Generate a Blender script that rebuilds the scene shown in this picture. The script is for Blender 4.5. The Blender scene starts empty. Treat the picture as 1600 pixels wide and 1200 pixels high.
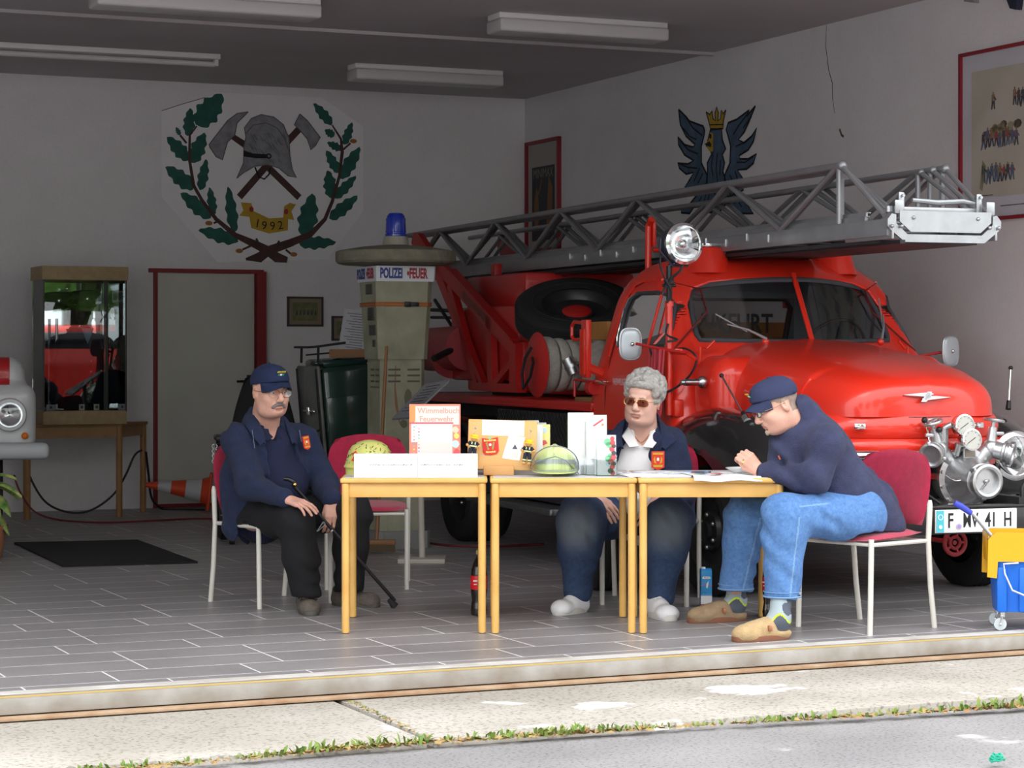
import bpy, bmesh, math, random
import numpy as np
from mathutils import Vector, Matrix, Euler

random.seed(7); np.random.seed(7)
SC = bpy.context.scene
COL = SC.collection
R = math.radians
PI = math.pi

# ---------------------------------------------------------------- camera
cam_data = bpy.data.cameras.new('camera')
cam = bpy.data.objects.new('camera', cam_data)
COL.objects.link(cam)
SC.camera = cam
cam_data.sensor_width = 36.0
cam_data.lens = 36.0 * 3540 / 1600
cam.location = (0, 0, 1.34)
cam.rotation_euler = (R(90), 0, 0)
cam_data.shift_y = -50 / 1600
cam_data.clip_end = 300

# ---------------------------------------------------------------- sky, sun, exposure
world = bpy.data.worlds.new('sky')
SC.world = world
world.use_nodes = True
wn = world.node_tree
wn.nodes.clear()
w_out = wn.nodes.new('ShaderNodeOutputWorld')
w_bg = wn.nodes.new('ShaderNodeBackground')
w_tc = wn.nodes.new('ShaderNodeTexCoord')
w_sep = wn.nodes.new('ShaderNodeSeparateXYZ')
w_ramp = wn.nodes.new('ShaderNodeValToRGB')
wn.links.new(w_tc.outputs['Generated'], w_sep.inputs[0])
wn.links.new(w_sep.outputs['Z'], w_ramp.inputs[0])
w_ramp.color_ramp.elements[0].position = 0.0
w_ramp.color_ramp.elements[0].color = (0.78, 0.79, 0.80, 1)
w_ramp.color_ramp.elements[1].position = 0.6
w_ramp.color_ramp.elements[1].color = (0.97, 0.985, 1.0, 1)
wn.links.new(w_ramp.outputs[0], w_bg.inputs[0])
w_bg.inputs[1].default_value = 2.6
wn.links.new(w_bg.outputs[0], w_out.inputs[0])

sun_d = bpy.data.lights.new('sun', 'SUN')
sun_d.energy = 0.35
sun_d.angle = R(25)
sun_d.color = (1.0, 0.97, 0.92)
sun = bpy.data.objects.new('sun', sun_d)
COL.objects.link(sun)
sun.rotation_euler = Vector((0.18, 0.62, -0.76)).to_track_quat('-Z', 'Y').to_euler()

SC.view_settings.view_transform = 'Standard'
SC.view_settings.look = 'None'
SC.view_settings.gamma = 1
SC.view_settings.exposure = 0.45
SC.view_settings.use_curve_mapping = False

# ---------------------------------------------------------------- frames of the place
CAMF, CAMH, HOR = 3540.0, 1.34, 550.0
BO, BTH = Vector((0.118, 20.88, 0)), R(24)      # back right corner of the garage
TO, TTH = Vector((1.734, 13.2, 0)), R(20)       # fire engine, under its windscreen

def W(px, py, d):
    return Vector(((px - 800) / CAMF * d, d, CAMH - (py - HOR) / CAMF * d))

def fr(o, th, x, y, z=0.0):
    c, s = math.cos(th), math.sin(th)
    return Vector((o.x + c * x - s * y, o.y + s * x + c * y, z))

def Bp(x, y, z=0.0):
    return fr(BO, BTH, x, y, z)

# ---------------------------------------------------------------- materials
MATS = {}
def mat(name, col, rough=0.6, metal=0.0, noise=0.0, nscale=8.0, bump=0.0, bscale=60.0, spec=0.5,
        coat=0.0, trans=0.0, alpha=1.0, emit=None, estr=0.0, sheen=0.0, col2=None, ior=1.45, detail=3.0):
    if name in MATS:
        return MATS[name]
    m = bpy.data.materials.new(name)
    m.use_nodes = True
    nt = m.node_tree
    b = nt.nodes['Principled BSDF']
    c = (col[0], col[1], col[2], 1)
    b.inputs['Base Color'].default_value = c
    b.inputs['Roughness'].default_value = rough
    b.inputs['Metallic'].default_value = metal
    b.inputs['IOR'].default_value = ior
    b.inputs['Specular IOR Level'].default_value = spec
    b.inputs['Coat Weight'].default_value = coat
    b.inputs['Coat Roughness'].default_value = 0.08
    b.inputs['Transmission Weight'].default_value = trans
    b.inputs['Alpha'].default_value = alpha
    b.inputs['Sheen Weight'].default_value = sheen
    if emit:
        b.inputs['Emission Color'].default_value = (*emit, 1)
        b.inputs['Emission Strength'].default_value = estr
    if noise > 0 or col2 or bump > 0:
        tc = nt.nodes.new('ShaderNodeTexCoord')
    if noise > 0 or col2:
        n = nt.nodes.new('ShaderNodeTexNoise')
        n.inputs['Scale'].default_value = nscale
        n.inputs['Detail'].default_value = detail
        nt.links.new(tc.outputs['Object'], n.inputs['Vector'])
        rmp = nt.nodes.new('ShaderNodeValToRGB')
        e = rmp.color_ramp.elements
        e[0].position, e[1].position = 0.32, 0.68
        if col2:
            e[0].color = c
            e[1].color = (*col2, 1)
        else:
            e[0].color = tuple(max(0, v * (1 - noise)) for v in col) + (1,)
            e[1].color = tuple(min(1, v * (1 + noise)) for v in col) + (1,)
        nt.links.new(n.outputs['Fac'], rmp.inputs[0])
        nt.links.new(rmp.outputs[0], b.inputs['Base Color'])
    if bump > 0:
        n2 = nt.nodes.new('ShaderNodeTexNoise')
        n2.inputs['Scale'].default_value = bscale
        n2.inputs['Detail'].default_value = 4
        nt.links.new(tc.outputs['Object'], n2.inputs['Vector'])
        bp = nt.nodes.new('ShaderNodeBump')
        bp.inputs['Strength'].default_value = bump
        bp.inputs['Distance'].default_value = 0.01
        nt.links.new(n2.outputs['Fac'], bp.inputs['Height'])
        nt.links.new(bp.outputs[0], b.inputs['Normal'])
    MATS[name] = m
    return m

def glass_mat(name, col=(0.9, 0.95, 0.95), alpha=0.12, rough=0.02, spec=0.5):
    """thin pane: mostly see-through, with a fresnel reflection"""
    if name in MATS:
        return MATS[name]
    m = bpy.data.materials.new(name)
    m.use_nodes = True
    nt = m.node_tree
    nt.nodes.clear()
    o = nt.nodes.new('ShaderNodeOutputMaterial')
    tr = nt.nodes.new('ShaderNodeBsdfTransparent')
    tr.inputs[0].default_value = (*col, 1)
    gl = nt.nodes.new('ShaderNodeBsdfGlossy')
    gl.inputs['Color'].default_value = (1, 1, 1, 1)
    gl.inputs['Roughness'].default_value = rough
    fz = nt.nodes.new('ShaderNodeFresnel')
    fz.inputs[0].default_value = 1.5
    mp = nt.nodes.new('ShaderNodeMath')
    mp.operation = 'MULTIPLY_ADD'
    mp.inputs[1].default_value = 1.0
    mp.inputs[2].default_value = alpha
    nt.links.new(fz.outputs[0], mp.inputs[0])
    mx = nt.nodes.new('ShaderNodeMixShader')
    nt.links.new(mp.outputs[0], mx.inputs[0])
    nt.links.new(tr.outputs[0], mx.inputs[1])
    nt.links.new(gl.outputs[0], mx.inputs[2])
    nt.links.new(mx.outputs[0], o.inputs[0])
    MATS[name] = m
    return m

# ---------------------------------------------------------------- mesh builder
def frame_m(z, x=None):
    z = Vector(z).normalized()
    if x is None:
        x = Vector((1, 0, 0)) if abs(z.x) < 0.9 else Vector((0, 1, 0))
    x = Vector(x)
    x = (x - z * x.dot(z)).normalized()
    y = z.cross(x)
    return Matrix((x, y, z)).transposed()

class MB:
    def __init__(s):
        s.v = []; s.f = []; s.m = []; s.mi = 0; s.M = Matrix.Identity(4)
    def add(s, vs, fs, M=None):
        T = s.M @ M if M is not None else s.M
        k = len(s.v)
        s.v.extend([tuple(T @ Vector(p)) for p in vs])
        flip = T.determinant() < 0
        for f in fs:
            g = [i + k for i in f]
            s.f.append(g[::-1] if flip else g)
            s.m.append(s.mi)
        return s
    def box(s, c, d, bev=0.0, rot=None, seg=2, M=None):
        hx, hy, hz = d[0] / 2, d[1] / 2, d[2] / 2
        T = Matrix.Translation(Vector(c))
        if rot is not None:
            T = T @ (rot.to_4x4() if isinstance(rot, Matrix) else Euler(rot).to_matrix().to_4x4())
        if M is not None:
            T = M @ T
        if bev <= 0:
            vs = [(x, y, z) for x in (-hx, hx) for y in (-hy, hy) for z in (-hz, hz)]
            fs = [(0, 1, 3, 2), (4, 6, 7, 5), (0, 4, 5, 1), (2, 3, 7, 6), (0, 2, 6, 4), (1, 5, 7, 3)]
            return s.add(vs, fs, T)
        bm = bmesh.new()
        bmesh.ops.create_cube(bm, size=1)
        bmesh.ops.scale(bm, vec=d, verts=bm.verts)
        b = min(bev, hx * .98, hy * .98, hz * .98)
        bmesh.ops.bevel(bm, geom=list(bm.edges), offset=b, segments=seg, affect='EDGES', profile=0.5)
        s.frombm(bm, T)
        return s
    def frombm(s, bm, T=None):
        bm.verts.index_update()
        s.add([v.co.copy() for v in bm.verts], [[v.index for v in f.verts] for f in bm.faces], T)
        bm.free()
    def beam(s, a, b, w, h=None, up=(0, 0, 1), bev=0.0):
        a, b = Vector(a), Vector(b)
        h = w if h is None else h
        d = b - a
        z = d.normalized()
        u = Vector(up)
        if abs(z.dot(u)) > 0.98:
            u = Vector((0, 1, 0))
        x = u.cross(z).normalized()
        y = z.cross(x)
        rot = Matrix((x, y, z)).transposed()
        return s.box((a + b) / 2, (w, h, d.length), bev, rot)
    def tube(s, pts, r, n=8, closed=False, caps=True, flat=None):
        P = [Vector(p) for p in pts]
        m = len(P)
        if not hasattr(r, '__len__'):
            r = [r] * m
        T = []
        for i in range(m):
            if closed:
                t = P[(i + 1) % m] - P[(i - 1) % m]
            else:
                t = P[min(i + 1, m - 1)] - P[max(i - 1, 0)]
            if t.length < 1e-9:
                t = Vector((0, 0, 1))
            T.append(t.normalized())
        x = Vector((0, 0, 1)) if flat is not None else (Vector((1, 0, 0)) if abs(T[0].x) < 0.8 else Vector((0, 1, 0)))
        if flat is not None and abs(T[0].z) > .9:
            x = Vector((0, 1, 0))
        x = (x - T[0] * x.dot(T[0])).normalized()
        vs = []
        for i in range(m):
            x = (x - T[i] * x.dot(T[i]))
            x = x.normalized() if x.length > 1e-6 else Vector((1, 0, 0))
            y = T[i].cross(x)
            fx = 1 if flat is None else flat
            for k in range(n):
                a = 2 * PI * k / n
                vs.append(P[i] + (x * math.cos(a) + y * math.sin(a) * fx) * r[i])
        fs = []
        for i in range(m if closed else m - 1):
            j = (i + 1) % m
            for k in range(n):
                l = (k + 1) % n
                fs.append((i * n + k, i * n + l, j * n + l, j * n + k))
        if caps and not closed:
            fs.append(tuple(range(n))[::-1])
            fs.append(tuple((m - 1) * n + k for k in range(n)))
        return s.add(vs, fs)
    def cyl(s, a, b, r, r2=None, n=20):
        return s.tube([a, b], [r, r if r2 is None else r2], n)
    def lathe(s, prof, n=32, M=None, arc=2 * PI, caps=False):
        vs, fs = [], []
        full = abs(arc - 2 * PI) < 1e-6
        N = n if full else n + 1
        for (r, z) in prof:
            for k in range(N):
                a = arc * k / n
                vs.append((r * math.cos(a), r * math.sin(a), z))
        for i in range(len(prof) - 1):
            for k in range(n):
                l = (k + 1) % N
                fs.append((i * N + k, i * N + l, (i + 1) * N + l, (i + 1) * N + k))
        if full and caps:
            if prof[0][0] > 1e-6: fs.append(tuple(range(N))[::-1])
            if prof[-1][0] > 1e-6: fs.append(tuple((len(prof) - 1) * N + k for k in range(N)))
        return s.add(vs, fs, M)
    def loft(s, rings, caps=True, M=None, closed=True):
        n = len(rings[0])
        vs = [p for r in rings for p in r]
        fs = []
        for i in range(len(rings) - 1):
            for k in range(n if closed else n - 1):
                l = (k + 1) % n
                fs.append((i * n + k, i * n + l, (i + 1) * n + l, (i + 1) * n + k))
        if caps:
            fs.append(tuple(range(n))[::-1])
            fs.append(tuple((len(rings) - 1) * n + k for k in range(n)))
        return s.add(vs, fs, M)
    def prism(s, poly, h, M=None, z0=0.0):
        n = len(poly)
        area = sum(poly[i][0] * poly[(i + 1) % n][1] - poly[(i + 1) % n][0] * poly[i][1] for i in range(n))
        if area < 0:
            poly = poly[::-1]
        vs = [(p[0], p[1], z0) for p in poly] + [(p[0], p[1], z0 + h) for p in poly]
        fs = [tuple(range(n))[::-1], tuple(range(n, 2 * n))]
        for i in range(n):
            j = (i + 1) % n
            fs.append((i, j, n + j, n + i))
        return s.add(vs, fs, M)
    def grid(s, fn, nu, nv, thick=0.0, wrap=False, M=None):
        P = [[Vector(fn(i / (nu - 1), j / (nv - 1))) for j in range(nv)] for i in range(nu)]
        vs = [P[i][j] for i in range(nu) for j in range(nv)]
        fs = [(i * nv + j, (i + 1) * nv + j, (i + 1) * nv + j + 1, i * nv + j + 1) for i in range(nu - 1) for j in range(nv - 1)]
        if thick:
            N = []
            for i in range(nu):
                for j in range(nv):
                    a = P[min(i + 1, nu - 1)][j] - P[max(i - 1, 0)][j]
                    b = P[i][min(j + 1, nv - 1)] - P[i][max(j - 1, 0)]
                    c = a.cross(b)
                    N.append(c.normalized() if c.length > 1e-12 else Vector((0, 0, 1)))
            k = len(vs)
            vs = vs + [v - n * thick for v, n in zip(vs, N)]
            fs = fs + [tuple(i + k for i in f[::-1]) for f in fs]
            br = [i * nv for i in range(nu)] + [(nu - 1) * nv + j for j in range(1, nv)] + \
                 [i * nv + nv - 1 for i in range(nu - 2, -1, -1)] + [j for j in range(nv - 2, 0, -1)]
            for a in range(len(br)):
                b = (a + 1) % len(br)
                fs.append((br[b], br[a], br[a] + k, br[b] + k))
        return s.add(vs, fs, M)
    def sphere(s, c, r, n=16, rot=None):
        if not hasattr(r, '__len__'):
            r = (r, r, r)
        vs, fs = [], []
        m = max(6, n // 2)
        prof = [(math.sin(PI * i / m), -math.cos(PI * i / m)) for i in range(m + 1)]
        prof[0] = (1e-5, -1); prof[-1] = (1e-5, 1)
        T = Matrix.Translation(Vector(c)) @ (rot.to_4x4() if rot is not None else Matrix.Identity(4)) @ Matrix.Diagonal((*r, 1))
        return s.lathe(prof, n, T)
    def text(s, body, size, M, ext=0.0015, sx=1.0, align='CENTER', bold=0.0):
        cu = bpy.data.curves.new('txt', 'FONT')
        cu.body = body; cu.size = size; cu.extrude = ext; cu.align_x = align; cu.align_y = 'CENTER'
        cu.resolution_u = 3
        cu.offset = bold
        o = bpy.data.objects.new('txt', cu)
        COL.objects.link(o)
        dg = bpy.context.evaluated_depsgraph_get()
        me = o.evaluated_get(dg).to_mesh()
        vs = [v.co.copy() for v in me.vertices]
        fs = [tuple(p.vertices) for p in me.polygons]
        o.evaluated_get(dg).to_mesh_clear()
        bpy.data.objects.remove(o)
        bpy.data.curves.remove(cu)
        return s.add(vs, fs, M @ Matrix.Diagonal((sx, 1, 1, 1)))
    def build(s, name, mats, parent=None, ang=38, smooth=True, **tags):
        me = bpy.data.meshes.new(name)
        me.from_pydata(s.v, [], s.f)
        if not isinstance(mats, (list, tuple)):
            mats = [mats]
        for m in mats:
            me.materials.append(m)
        if len(mats) > 1:
            me.polygons.foreach_set('material_index', s.m)
        if smooth:
            me.polygons.foreach_set('use_smooth', [True] * len(me.polygons))
            me.set_sharp_from_angle(angle=R(ang))
        me.update()
        o = bpy.data.objects.new(name, me)
        COL.objects.link(o)
        if parent is not None:
            o.parent = parent
        tag(o, **tags)
        return o

def tag(o, label=None, cat=None, group=None, kind=None):
    if label: o['label'] = label
    if cat: o['category'] = cat
    if group: o['group'] = group
    if kind: o['kind'] = kind
    return o

def thing(name, label, cat, loc=(0, 0, 0), rz=0.0, group=None):
    o = bpy.data.objects.new(name, None)
    o.empty_display_size = 0.1
    COL.objects.link(o)
    o.location = loc
    o.rotation_euler = (0, 0, rz)
    return tag(o, label, cat, group)

def copy_tree(o, parent=None):
    c = o.copy()
    COL.objects.link(c)
    if parent is not None:
        c.parent = parent
    for ch in [x for x in bpy.data.objects if x.parent == o]:
        copy_tree(ch, c)
    return c

def onwall(x, z, y=0.0, side='back'):
    """matrix whose local x runs to the viewer's right along the wall, y up, z out of the wall"""
    if side == 'back':
        m = Matrix(((1, 0, 0), (0, 0, -1), (0, 1, 0)))
        return Matrix.Translation((x, -y, z)) @ m.to_4x4()
    m = Matrix(((0, 0, -1), (-1, 0, 0), (0, 1, 0)))
    return Matrix.Translation((-y, x, z)) @ m.to_4x4()

# ---------------------------------------------------------------- signed distance modeller
def _smin(a, b, k):
    if k <= 0:
        return np.minimum(a, b)
    h = np.maximum(k - np.abs(a - b), 0) / k
    return np.minimum(a, b) - h * h * k * 0.25

class SDF:
    """blobs, limbs and plates blended into ONE continuous surface"""
    def __init__(s, h=0.004):
        s.h = h; s.p = []; s.disp = []
    def cone(s, a, b, ra, rb=None, k=0.01, op='u', flat=None):
        s.p.append(('c', np.array(a, float), np.array(b, float), ra, ra if rb is None else rb, k, op, flat)); return s
    def ell(s, c, r, rot=None, k=0.01, op='u'):
        if not hasattr(r, '__len__'):
            r = (r, r, r)
        m = np.eye(3) if rot is None else np.array(rot)
        s.p.append(('e', np.array(c, float), np.array(r, float), m, None, k, op, None)); return s
    def box(s, c, d, r=0.01, rot=None, k=0.01, op='u'):
        m = np.eye(3) if rot is None else np.array(rot)
        s.p.append(('b', np.array(c, float), np.array(d, float) / 2, m, r, k, op, None)); return s
    def poly(s, pts, axis, lo, hi, k=0.005, op='s', r=0.0):
        """prism of a 2D polygon; axis is the extrusion axis"""
        s.p.append(('p', np.array(pts, float), axis, lo, hi, k, op, r)); return s
    def cyl(s, a, b, r, k=0.005, op='s'):
        s.p.append(('y', np.array(a, float), np.array(b, float), r, None, k, op, None)); return s
    def func(s, fn, lo, hi, k=0.01, op='u'):
        s.p.append(('f', fn, np.array(lo, float), np.array(hi, float), None, k, op, None)); return s
    def _bb(s, q):
        t = q[0]
        if t == 'f':
            return q[2], q[3]
        if t == 'c':
            r = max(q[3], q[4]) * 1.05
            if q[7] is not None: r *= max(1, q[7][1])
            return np.minimum(q[1], q[2]) - r, np.maximum(q[1], q[2]) + r
        if t == 'e':
            e = np.abs(q[3]) @ q[2]
            e = np.minimum(e, q[2].max())
            return q[1] - e, q[1] + e
        if t == 'b':
            e = np.abs(q[3]) @ q[2]
            return q[1] - e, q[1] + e
        if t == 'y':
            return np.minimum(q[1], q[2]) - q[3], np.maximum(q[1], q[2]) + q[3]
        if t == 'p':
            lo = np.zeros(3); hi = np.zeros(3)
            ax = [i for i in range(3) if i != q[2]]
            lo[q[2]], hi[q[2]] = q[3], q[4]
            for n, i in enumerate(ax):
                lo[i] = q[1][:, n].min() - q[7]; hi[i] = q[1][:, n].max() + q[7]
            return lo, hi
    def _d(s, q, P):
        t = q[0]
        if t == 'f':
            return q[1](P[0], P[1], P[2])
        if t == 'c':
            a, b, ra, rb = q[1], q[2], q[3], q[4]
            X = [P[i] - a[i] for i in range(3)]
            ba = b - a
            if q[7] is not None:
                ax, sc = np.array(q[7][0], float), q[7][1]
                ax = ax / np.linalg.norm(ax)
                dt = X[0] * ax[0] + X[1] * ax[1] + X[2] * ax[2]
                f = (1 / sc - 1)
                X = [X[i] + dt * f * ax[i] for i in range(3)]
                ba = ba + ba.dot(ax) * f * ax
            l2 = max(ba.dot(ba), 1e-12)
            h = np.clip((X[0] * ba[0] + X[1] * ba[1] + X[2] * ba[2]) / l2, 0, 1)
            d = np.sqrt((X[0] - ba[0] * h) ** 2 + (X[1] - ba[1] * h) ** 2 + (X[2] - ba[2] * h) ** 2) - (ra + (rb - ra) * h)
            if q[7] is not None: d = d * min(1.0, q[7][1]) ** 0.5
            return d
        if t in 'eb':
            X = [P[i] - q[1][i] for i in range(3)]
            m = q[3]
            L = [X[0] * m[0, i] + X[1] * m[1, i] + X[2] * m[2, i] for i in range(3)]
            if t == 'e':
                r = q[2]
                k0 = np.sqrt((L[0] / r[0]) ** 2 + (L[1] / r[1]) ** 2 + (L[2] / r[2]) ** 2)
                k1 = np.sqrt((L[0] / r[0] ** 2) ** 2 + (L[1] / r[1] ** 2) ** 2 + (L[2] / r[2] ** 2) ** 2)
                return k0 * (k0 - 1) / np.maximum(k1, 1e-9)
            rr = min(q[4], q[2].min() * .99)
            Q = [np.abs(L[i]) - (q[2][i] - rr) for i in range(3)]
            o = np.sqrt(np.maximum(Q[0], 0) ** 2 + np.maximum(Q[1], 0) ** 2 + np.maximum(Q[2], 0) ** 2)
            return o + np.minimum(np.maximum(Q[0], np.maximum(Q[1], Q[2])), 0) - rr
        if t == 'y':
            a, b, r = q[1], q[2], q[3]
            ba = b - a
            L = np.linalg.norm(ba); u = ba / L
            X = [P[i] - a[i] for i in range(3)]
            h = X[0] * u[0] + X[1] * u[1] + X[2] * u[2]
            rad = np.sqrt(np.maximum(X[0] ** 2 + X[1] ** 2 + X[2] ** 2 - h * h, 0)) - r
            return np.maximum(rad, np.abs(h - L / 2) - L / 2)
        if t == 'p':
            ax = [i for i in range(3) if i != q[2]]
            A, Bc = P[ax[0]], P[ax[1]]
            A, Bc = np.broadcast_arrays(A, Bc)
            # work in 2D (one slice)
            sl = [slice(None)] * 3
            sl[q[2]] = slice(0, 1)
            a2, b2 = A[tuple(sl)], Bc[tuple(sl)]
            v = q[1]; n = len(v)
            d = np.full(a2.shape, 1e9); sg = np.ones(a2.shape)
            for i in range(n):
                j = (i - 1) % n
                ex, ey = v[j] - v[i]
                wx, wy = a2 - v[i][0], b2 - v[i][1]
                t_ = np.clip((wx * ex + wy * ey) / (ex * ex + ey * ey), 0, 1)
                d = np.minimum(d, (wx - ex * t_) ** 2 + (wy - ey * t_) ** 2)
                c1 = b2 >= v[i][1]; c2 = b2 < v[j][1]; c3 = ex * wy > ey * wx
                fl = (c1 & c2 & c3) | (~c1 & ~c2 & ~c3)
                sg = np.where(fl, -sg, sg)
            d = sg * np.sqrt(d) - q[7]
            z = P[q[2]]
            return np.maximum(d, np.maximum(q[3] - z, z - q[4]))
    def mesh(s, smooth=0):
        h = s.h
        lo = np.min([s._bb(q)[0] for q in s.p if q[6] == 'u'], axis=0) - 4 * h
        hi = np.max([s._bb(q)[1] for q in s.p if q[6] == 'u'], axis=0) + 4 * h
        N = np.ceil((hi - lo) / h).astype(int) + 1
        F = np.full(tuple(N), 1.0, np.float32)
        ax = [(lo[i] + h * np.arange(N[i])).astype(np.float32) for i in range(3)]
        for q in s.p:
            k, op = q[5], q[6]
            b0, b1 = s._bb(q)
            mg = k + 3 * h
            i0 = np.clip(np.floor((b0 - mg - lo) / h).astype(int), 0, N)
            i1 = np.clip(np.ceil((b1 + mg - lo) / h).astype(int) + 1, 0, N)
            if (i1 <= i0).any():
                continue
            P = [ax[0][i0[0]:i1[0], None, None], ax[1][None, i0[1]:i1[1], None], ax[2][None, None, i0[2]:i1[2]]]
            d = s._d(q, P)
            sub = F[i0[0]:i1[0], i0[1]:i1[1], i0[2]:i1[2]]
            if op == 'u':
                r = _smin(sub, d, k)
            elif op == 's':
                r = -_smin(-sub, d, k)
            F[i0[0]:i1[0], i0[1]:i1[1], i0[2]:i1[2]] = r
        for fn in s.disp:
            m = np.abs(F) < 0.03
            idx = np.nonzero(m)
            F[idx] += fn(ax[0][idx[0]], ax[1][idx[1]], ax[2][idx[2]]).astype(np.float32)
        return s._nets(F, ax, h, smooth)
    def _nets(s, F, ax, h, smooth):
        S = F < 0
        c = S[:-1, :-1, :-1].astype(np.int8)
        tot = np.zeros(c.shape, np.int8)
        offs = [(i, j, k) for i in (0, 1) for j in (0, 1) for k in (0, 1)]
        nx, ny, nz = c.shape
        for (i, j, k) in offs:
            tot += S[i:i + nx, j:j + ny, k:k + nz]
        act = (tot > 0) & (tot < 8)
        ci = np.array(np.nonzero(act))
        vid = np.full(c.shape, -1, np.int32)
        vid[act] = np.arange(ci.shape[1])
        acc = np.zeros((ci.shape[1], 3)); cnt = np.zeros(ci.shape[1])
        C = {}
        for o in offs:
            C[o] = F[ci[0] + o[0], ci[1] + o[1], ci[2] + o[2]]
        for a in offs:
            for d in range(3):
                if a[d] == 0:
                    b = list(a); b[d] = 1; b = tuple(b)
                    fa, fb = C[a], C[b]
                    m = (fa < 0) != (fb < 0)
                    den = np.where(m, fa - fb, 1)
                    t = np.clip(np.where(m, fa / den, 0), 0, 1)
                    p = np.stack([np.full(t.shape, float(a[i])) if i != d else t for i in range(3)], 1)
                    acc[m] += p[m]; cnt[m] += 1
        V = acc / np.maximum(cnt, 1)[:, None] + ci.T
        V = V * h + np.array([ax[0][0], ax[1][0], ax[2][0]])
        quads = []
        for d in range(3):
            u, w = (d + 1) % 3, (d + 2) % 3
            sa = [slice(1, -1)] * 3; sb = [slice(1, -1)] * 3
            sa[d] = slice(0, -1); sb[d] = slice(1, None)
            A = S[tuple(sa)]; Bq = S[tuple(sb)]
            for flag in (0, 1):
                m = (A & ~Bq) if flag == 0 else (~A & Bq)
                e = np.array(np.nonzero(m))
                if e.shape[1] == 0: continue
                off = np.ones(3, int); off[d] = 0
                e = e + off[:, None]
                def g(du, dw):
                    q = e.copy(); q[u] -= du; q[w] -= dw
                    return vid[q[0], q[1], q[2]]
                Q = np.stack([g(1, 1), g(0, 1), g(0, 0), g(1, 0)], 1)
                if flag: Q = Q[:, ::-1]
                quads.append(Q)
        Q = np.concatenate(quads)
        Q = Q[(Q >= 0).all(1)]
        for _ in range(smooth):
            A = np.zeros_like(V); n = np.zeros(len(V))
            for i in range(4):
                a, b = Q[:, i], Q[:, (i + 1) % 4]
                for ax_ in range(3):
                    A[:, ax_] += np.bincount(a, V[b, ax_], len(V)) + np.bincount(b, V[a, ax_], len(V))
                n += np.bincount(a, minlength=len(V)) + np.bincount(b, minlength=len(V))
            V = V * 0.4 + 0.6 * A / np.maximum(n, 1)[:, None]
        return V, Q
    def build(s, name, mats, parent=None, smooth=1, pick=None, **tags):
        V, Q = s.mesh(smooth)
        me = bpy.data.meshes.new(name)
        me.vertices.add(len(V)); me.vertices.foreach_set('co', V.astype(np.float32).ravel())
        me.loops.add(Q.size); me.loops.foreach_set('vertex_index', Q.astype(np.int32).ravel())
        me.polygons.add(len(Q))
        me.polygons.foreach_set('loop_start', np.arange(0, Q.size, 4, dtype=np.int32))
        me.polygons.foreach_set('loop_total', np.full(len(Q), 4, np.int32))
        if not isinstance(mats, (list, tuple)): mats = [mats]
        for m in mats: me.materials.append(m)
        if pick is not None:
            c = V[Q].mean(1)
            me.polygons.foreach_set('material_index', pick(c[:, 0], c[:, 1], c[:, 2]).astype(np.int32))
        me.update(calc_edges=True)
        me.polygons.foreach_set('use_smooth', np.ones(len(Q), bool))
        o = bpy.data.objects.new(name, me)
        COL.objects.link(o)
        if parent is not None: o.parent = parent
        tag(o, **tags)
        return o

def folds(amp, vec, freq, ph=0.0, amp2=None):
    """soft cloth wrinkles along a direction"""
    v = np.array(vec, float); v /= np.linalg.norm(v)
    def fn(x, y, z):
        t = x * v[0] + y * v[1] + z * v[2]
        w = np.sin(t * freq + ph + 2.2 * np.sin(x * 13 + z * 9 + ph) + 1.4 * np.sin(y * 17 - z * 11))
        return amp * w * (0.6 + 0.4 * np.sin(x * 21 + y * 15 + z * 6 + ph))
    return fn
# ================================================================ THE GARAGE
def wall_mat(name, col, dark, blotch=0.8):
    m = mat(name, col, rough=0.9, bump=0.25, bscale=90)
    nt = m.node_tree
    b = nt.nodes['Principled BSDF']
    tc = nt.nodes.new('ShaderNodeTexCoord')
    n = nt.nodes.new('ShaderNodeTexNoise'); n.inputs['Scale'].default_value = blotch; n.inputs['Detail'].default_value = 8
    n.inputs['Roughness'].default_value = 0.65
    n2 = nt.nodes.new('ShaderNodeTexNoise'); n2.inputs['Scale'].default_value = 45; n2.inputs['Detail'].default_value = 3
    mx = nt.nodes.new('ShaderNodeMix'); mx.data_type = 'FLOAT'; mx.inputs[0].default_value = 0.25
    r = nt.nodes.new('ShaderNodeValToRGB')
    e = r.color_ramp.elements
    e[0].position = 0.3; e[0].color = (*dark, 1); e[1].position = 0.62; e[1].color = (*col, 1)
    nt.links.new(tc.outputs['Object'], n.inputs['Vector']); nt.links.new(tc.outputs['Object'], n2.inputs['Vector'])
    nt.links.new(n.outputs['Fac'], mx.inputs[2]); nt.links.new(n2.outputs['Fac'], mx.inputs[3])
    nt.links.new(mx.outputs[0], r.inputs[0]); nt.links.new(r.outputs[0], b.inputs['Base Color'])
    return m
m_wall = wall_mat('painted_plaster', (0.80, 0.775, 0.79), (0.68, 0.66, 0.665))
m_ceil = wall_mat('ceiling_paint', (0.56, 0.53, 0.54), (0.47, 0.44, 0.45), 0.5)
m_patch = wall_mat('fresh_paint', (0.85, 0.825, 0.84), (0.78, 0.76, 0.77))

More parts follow.
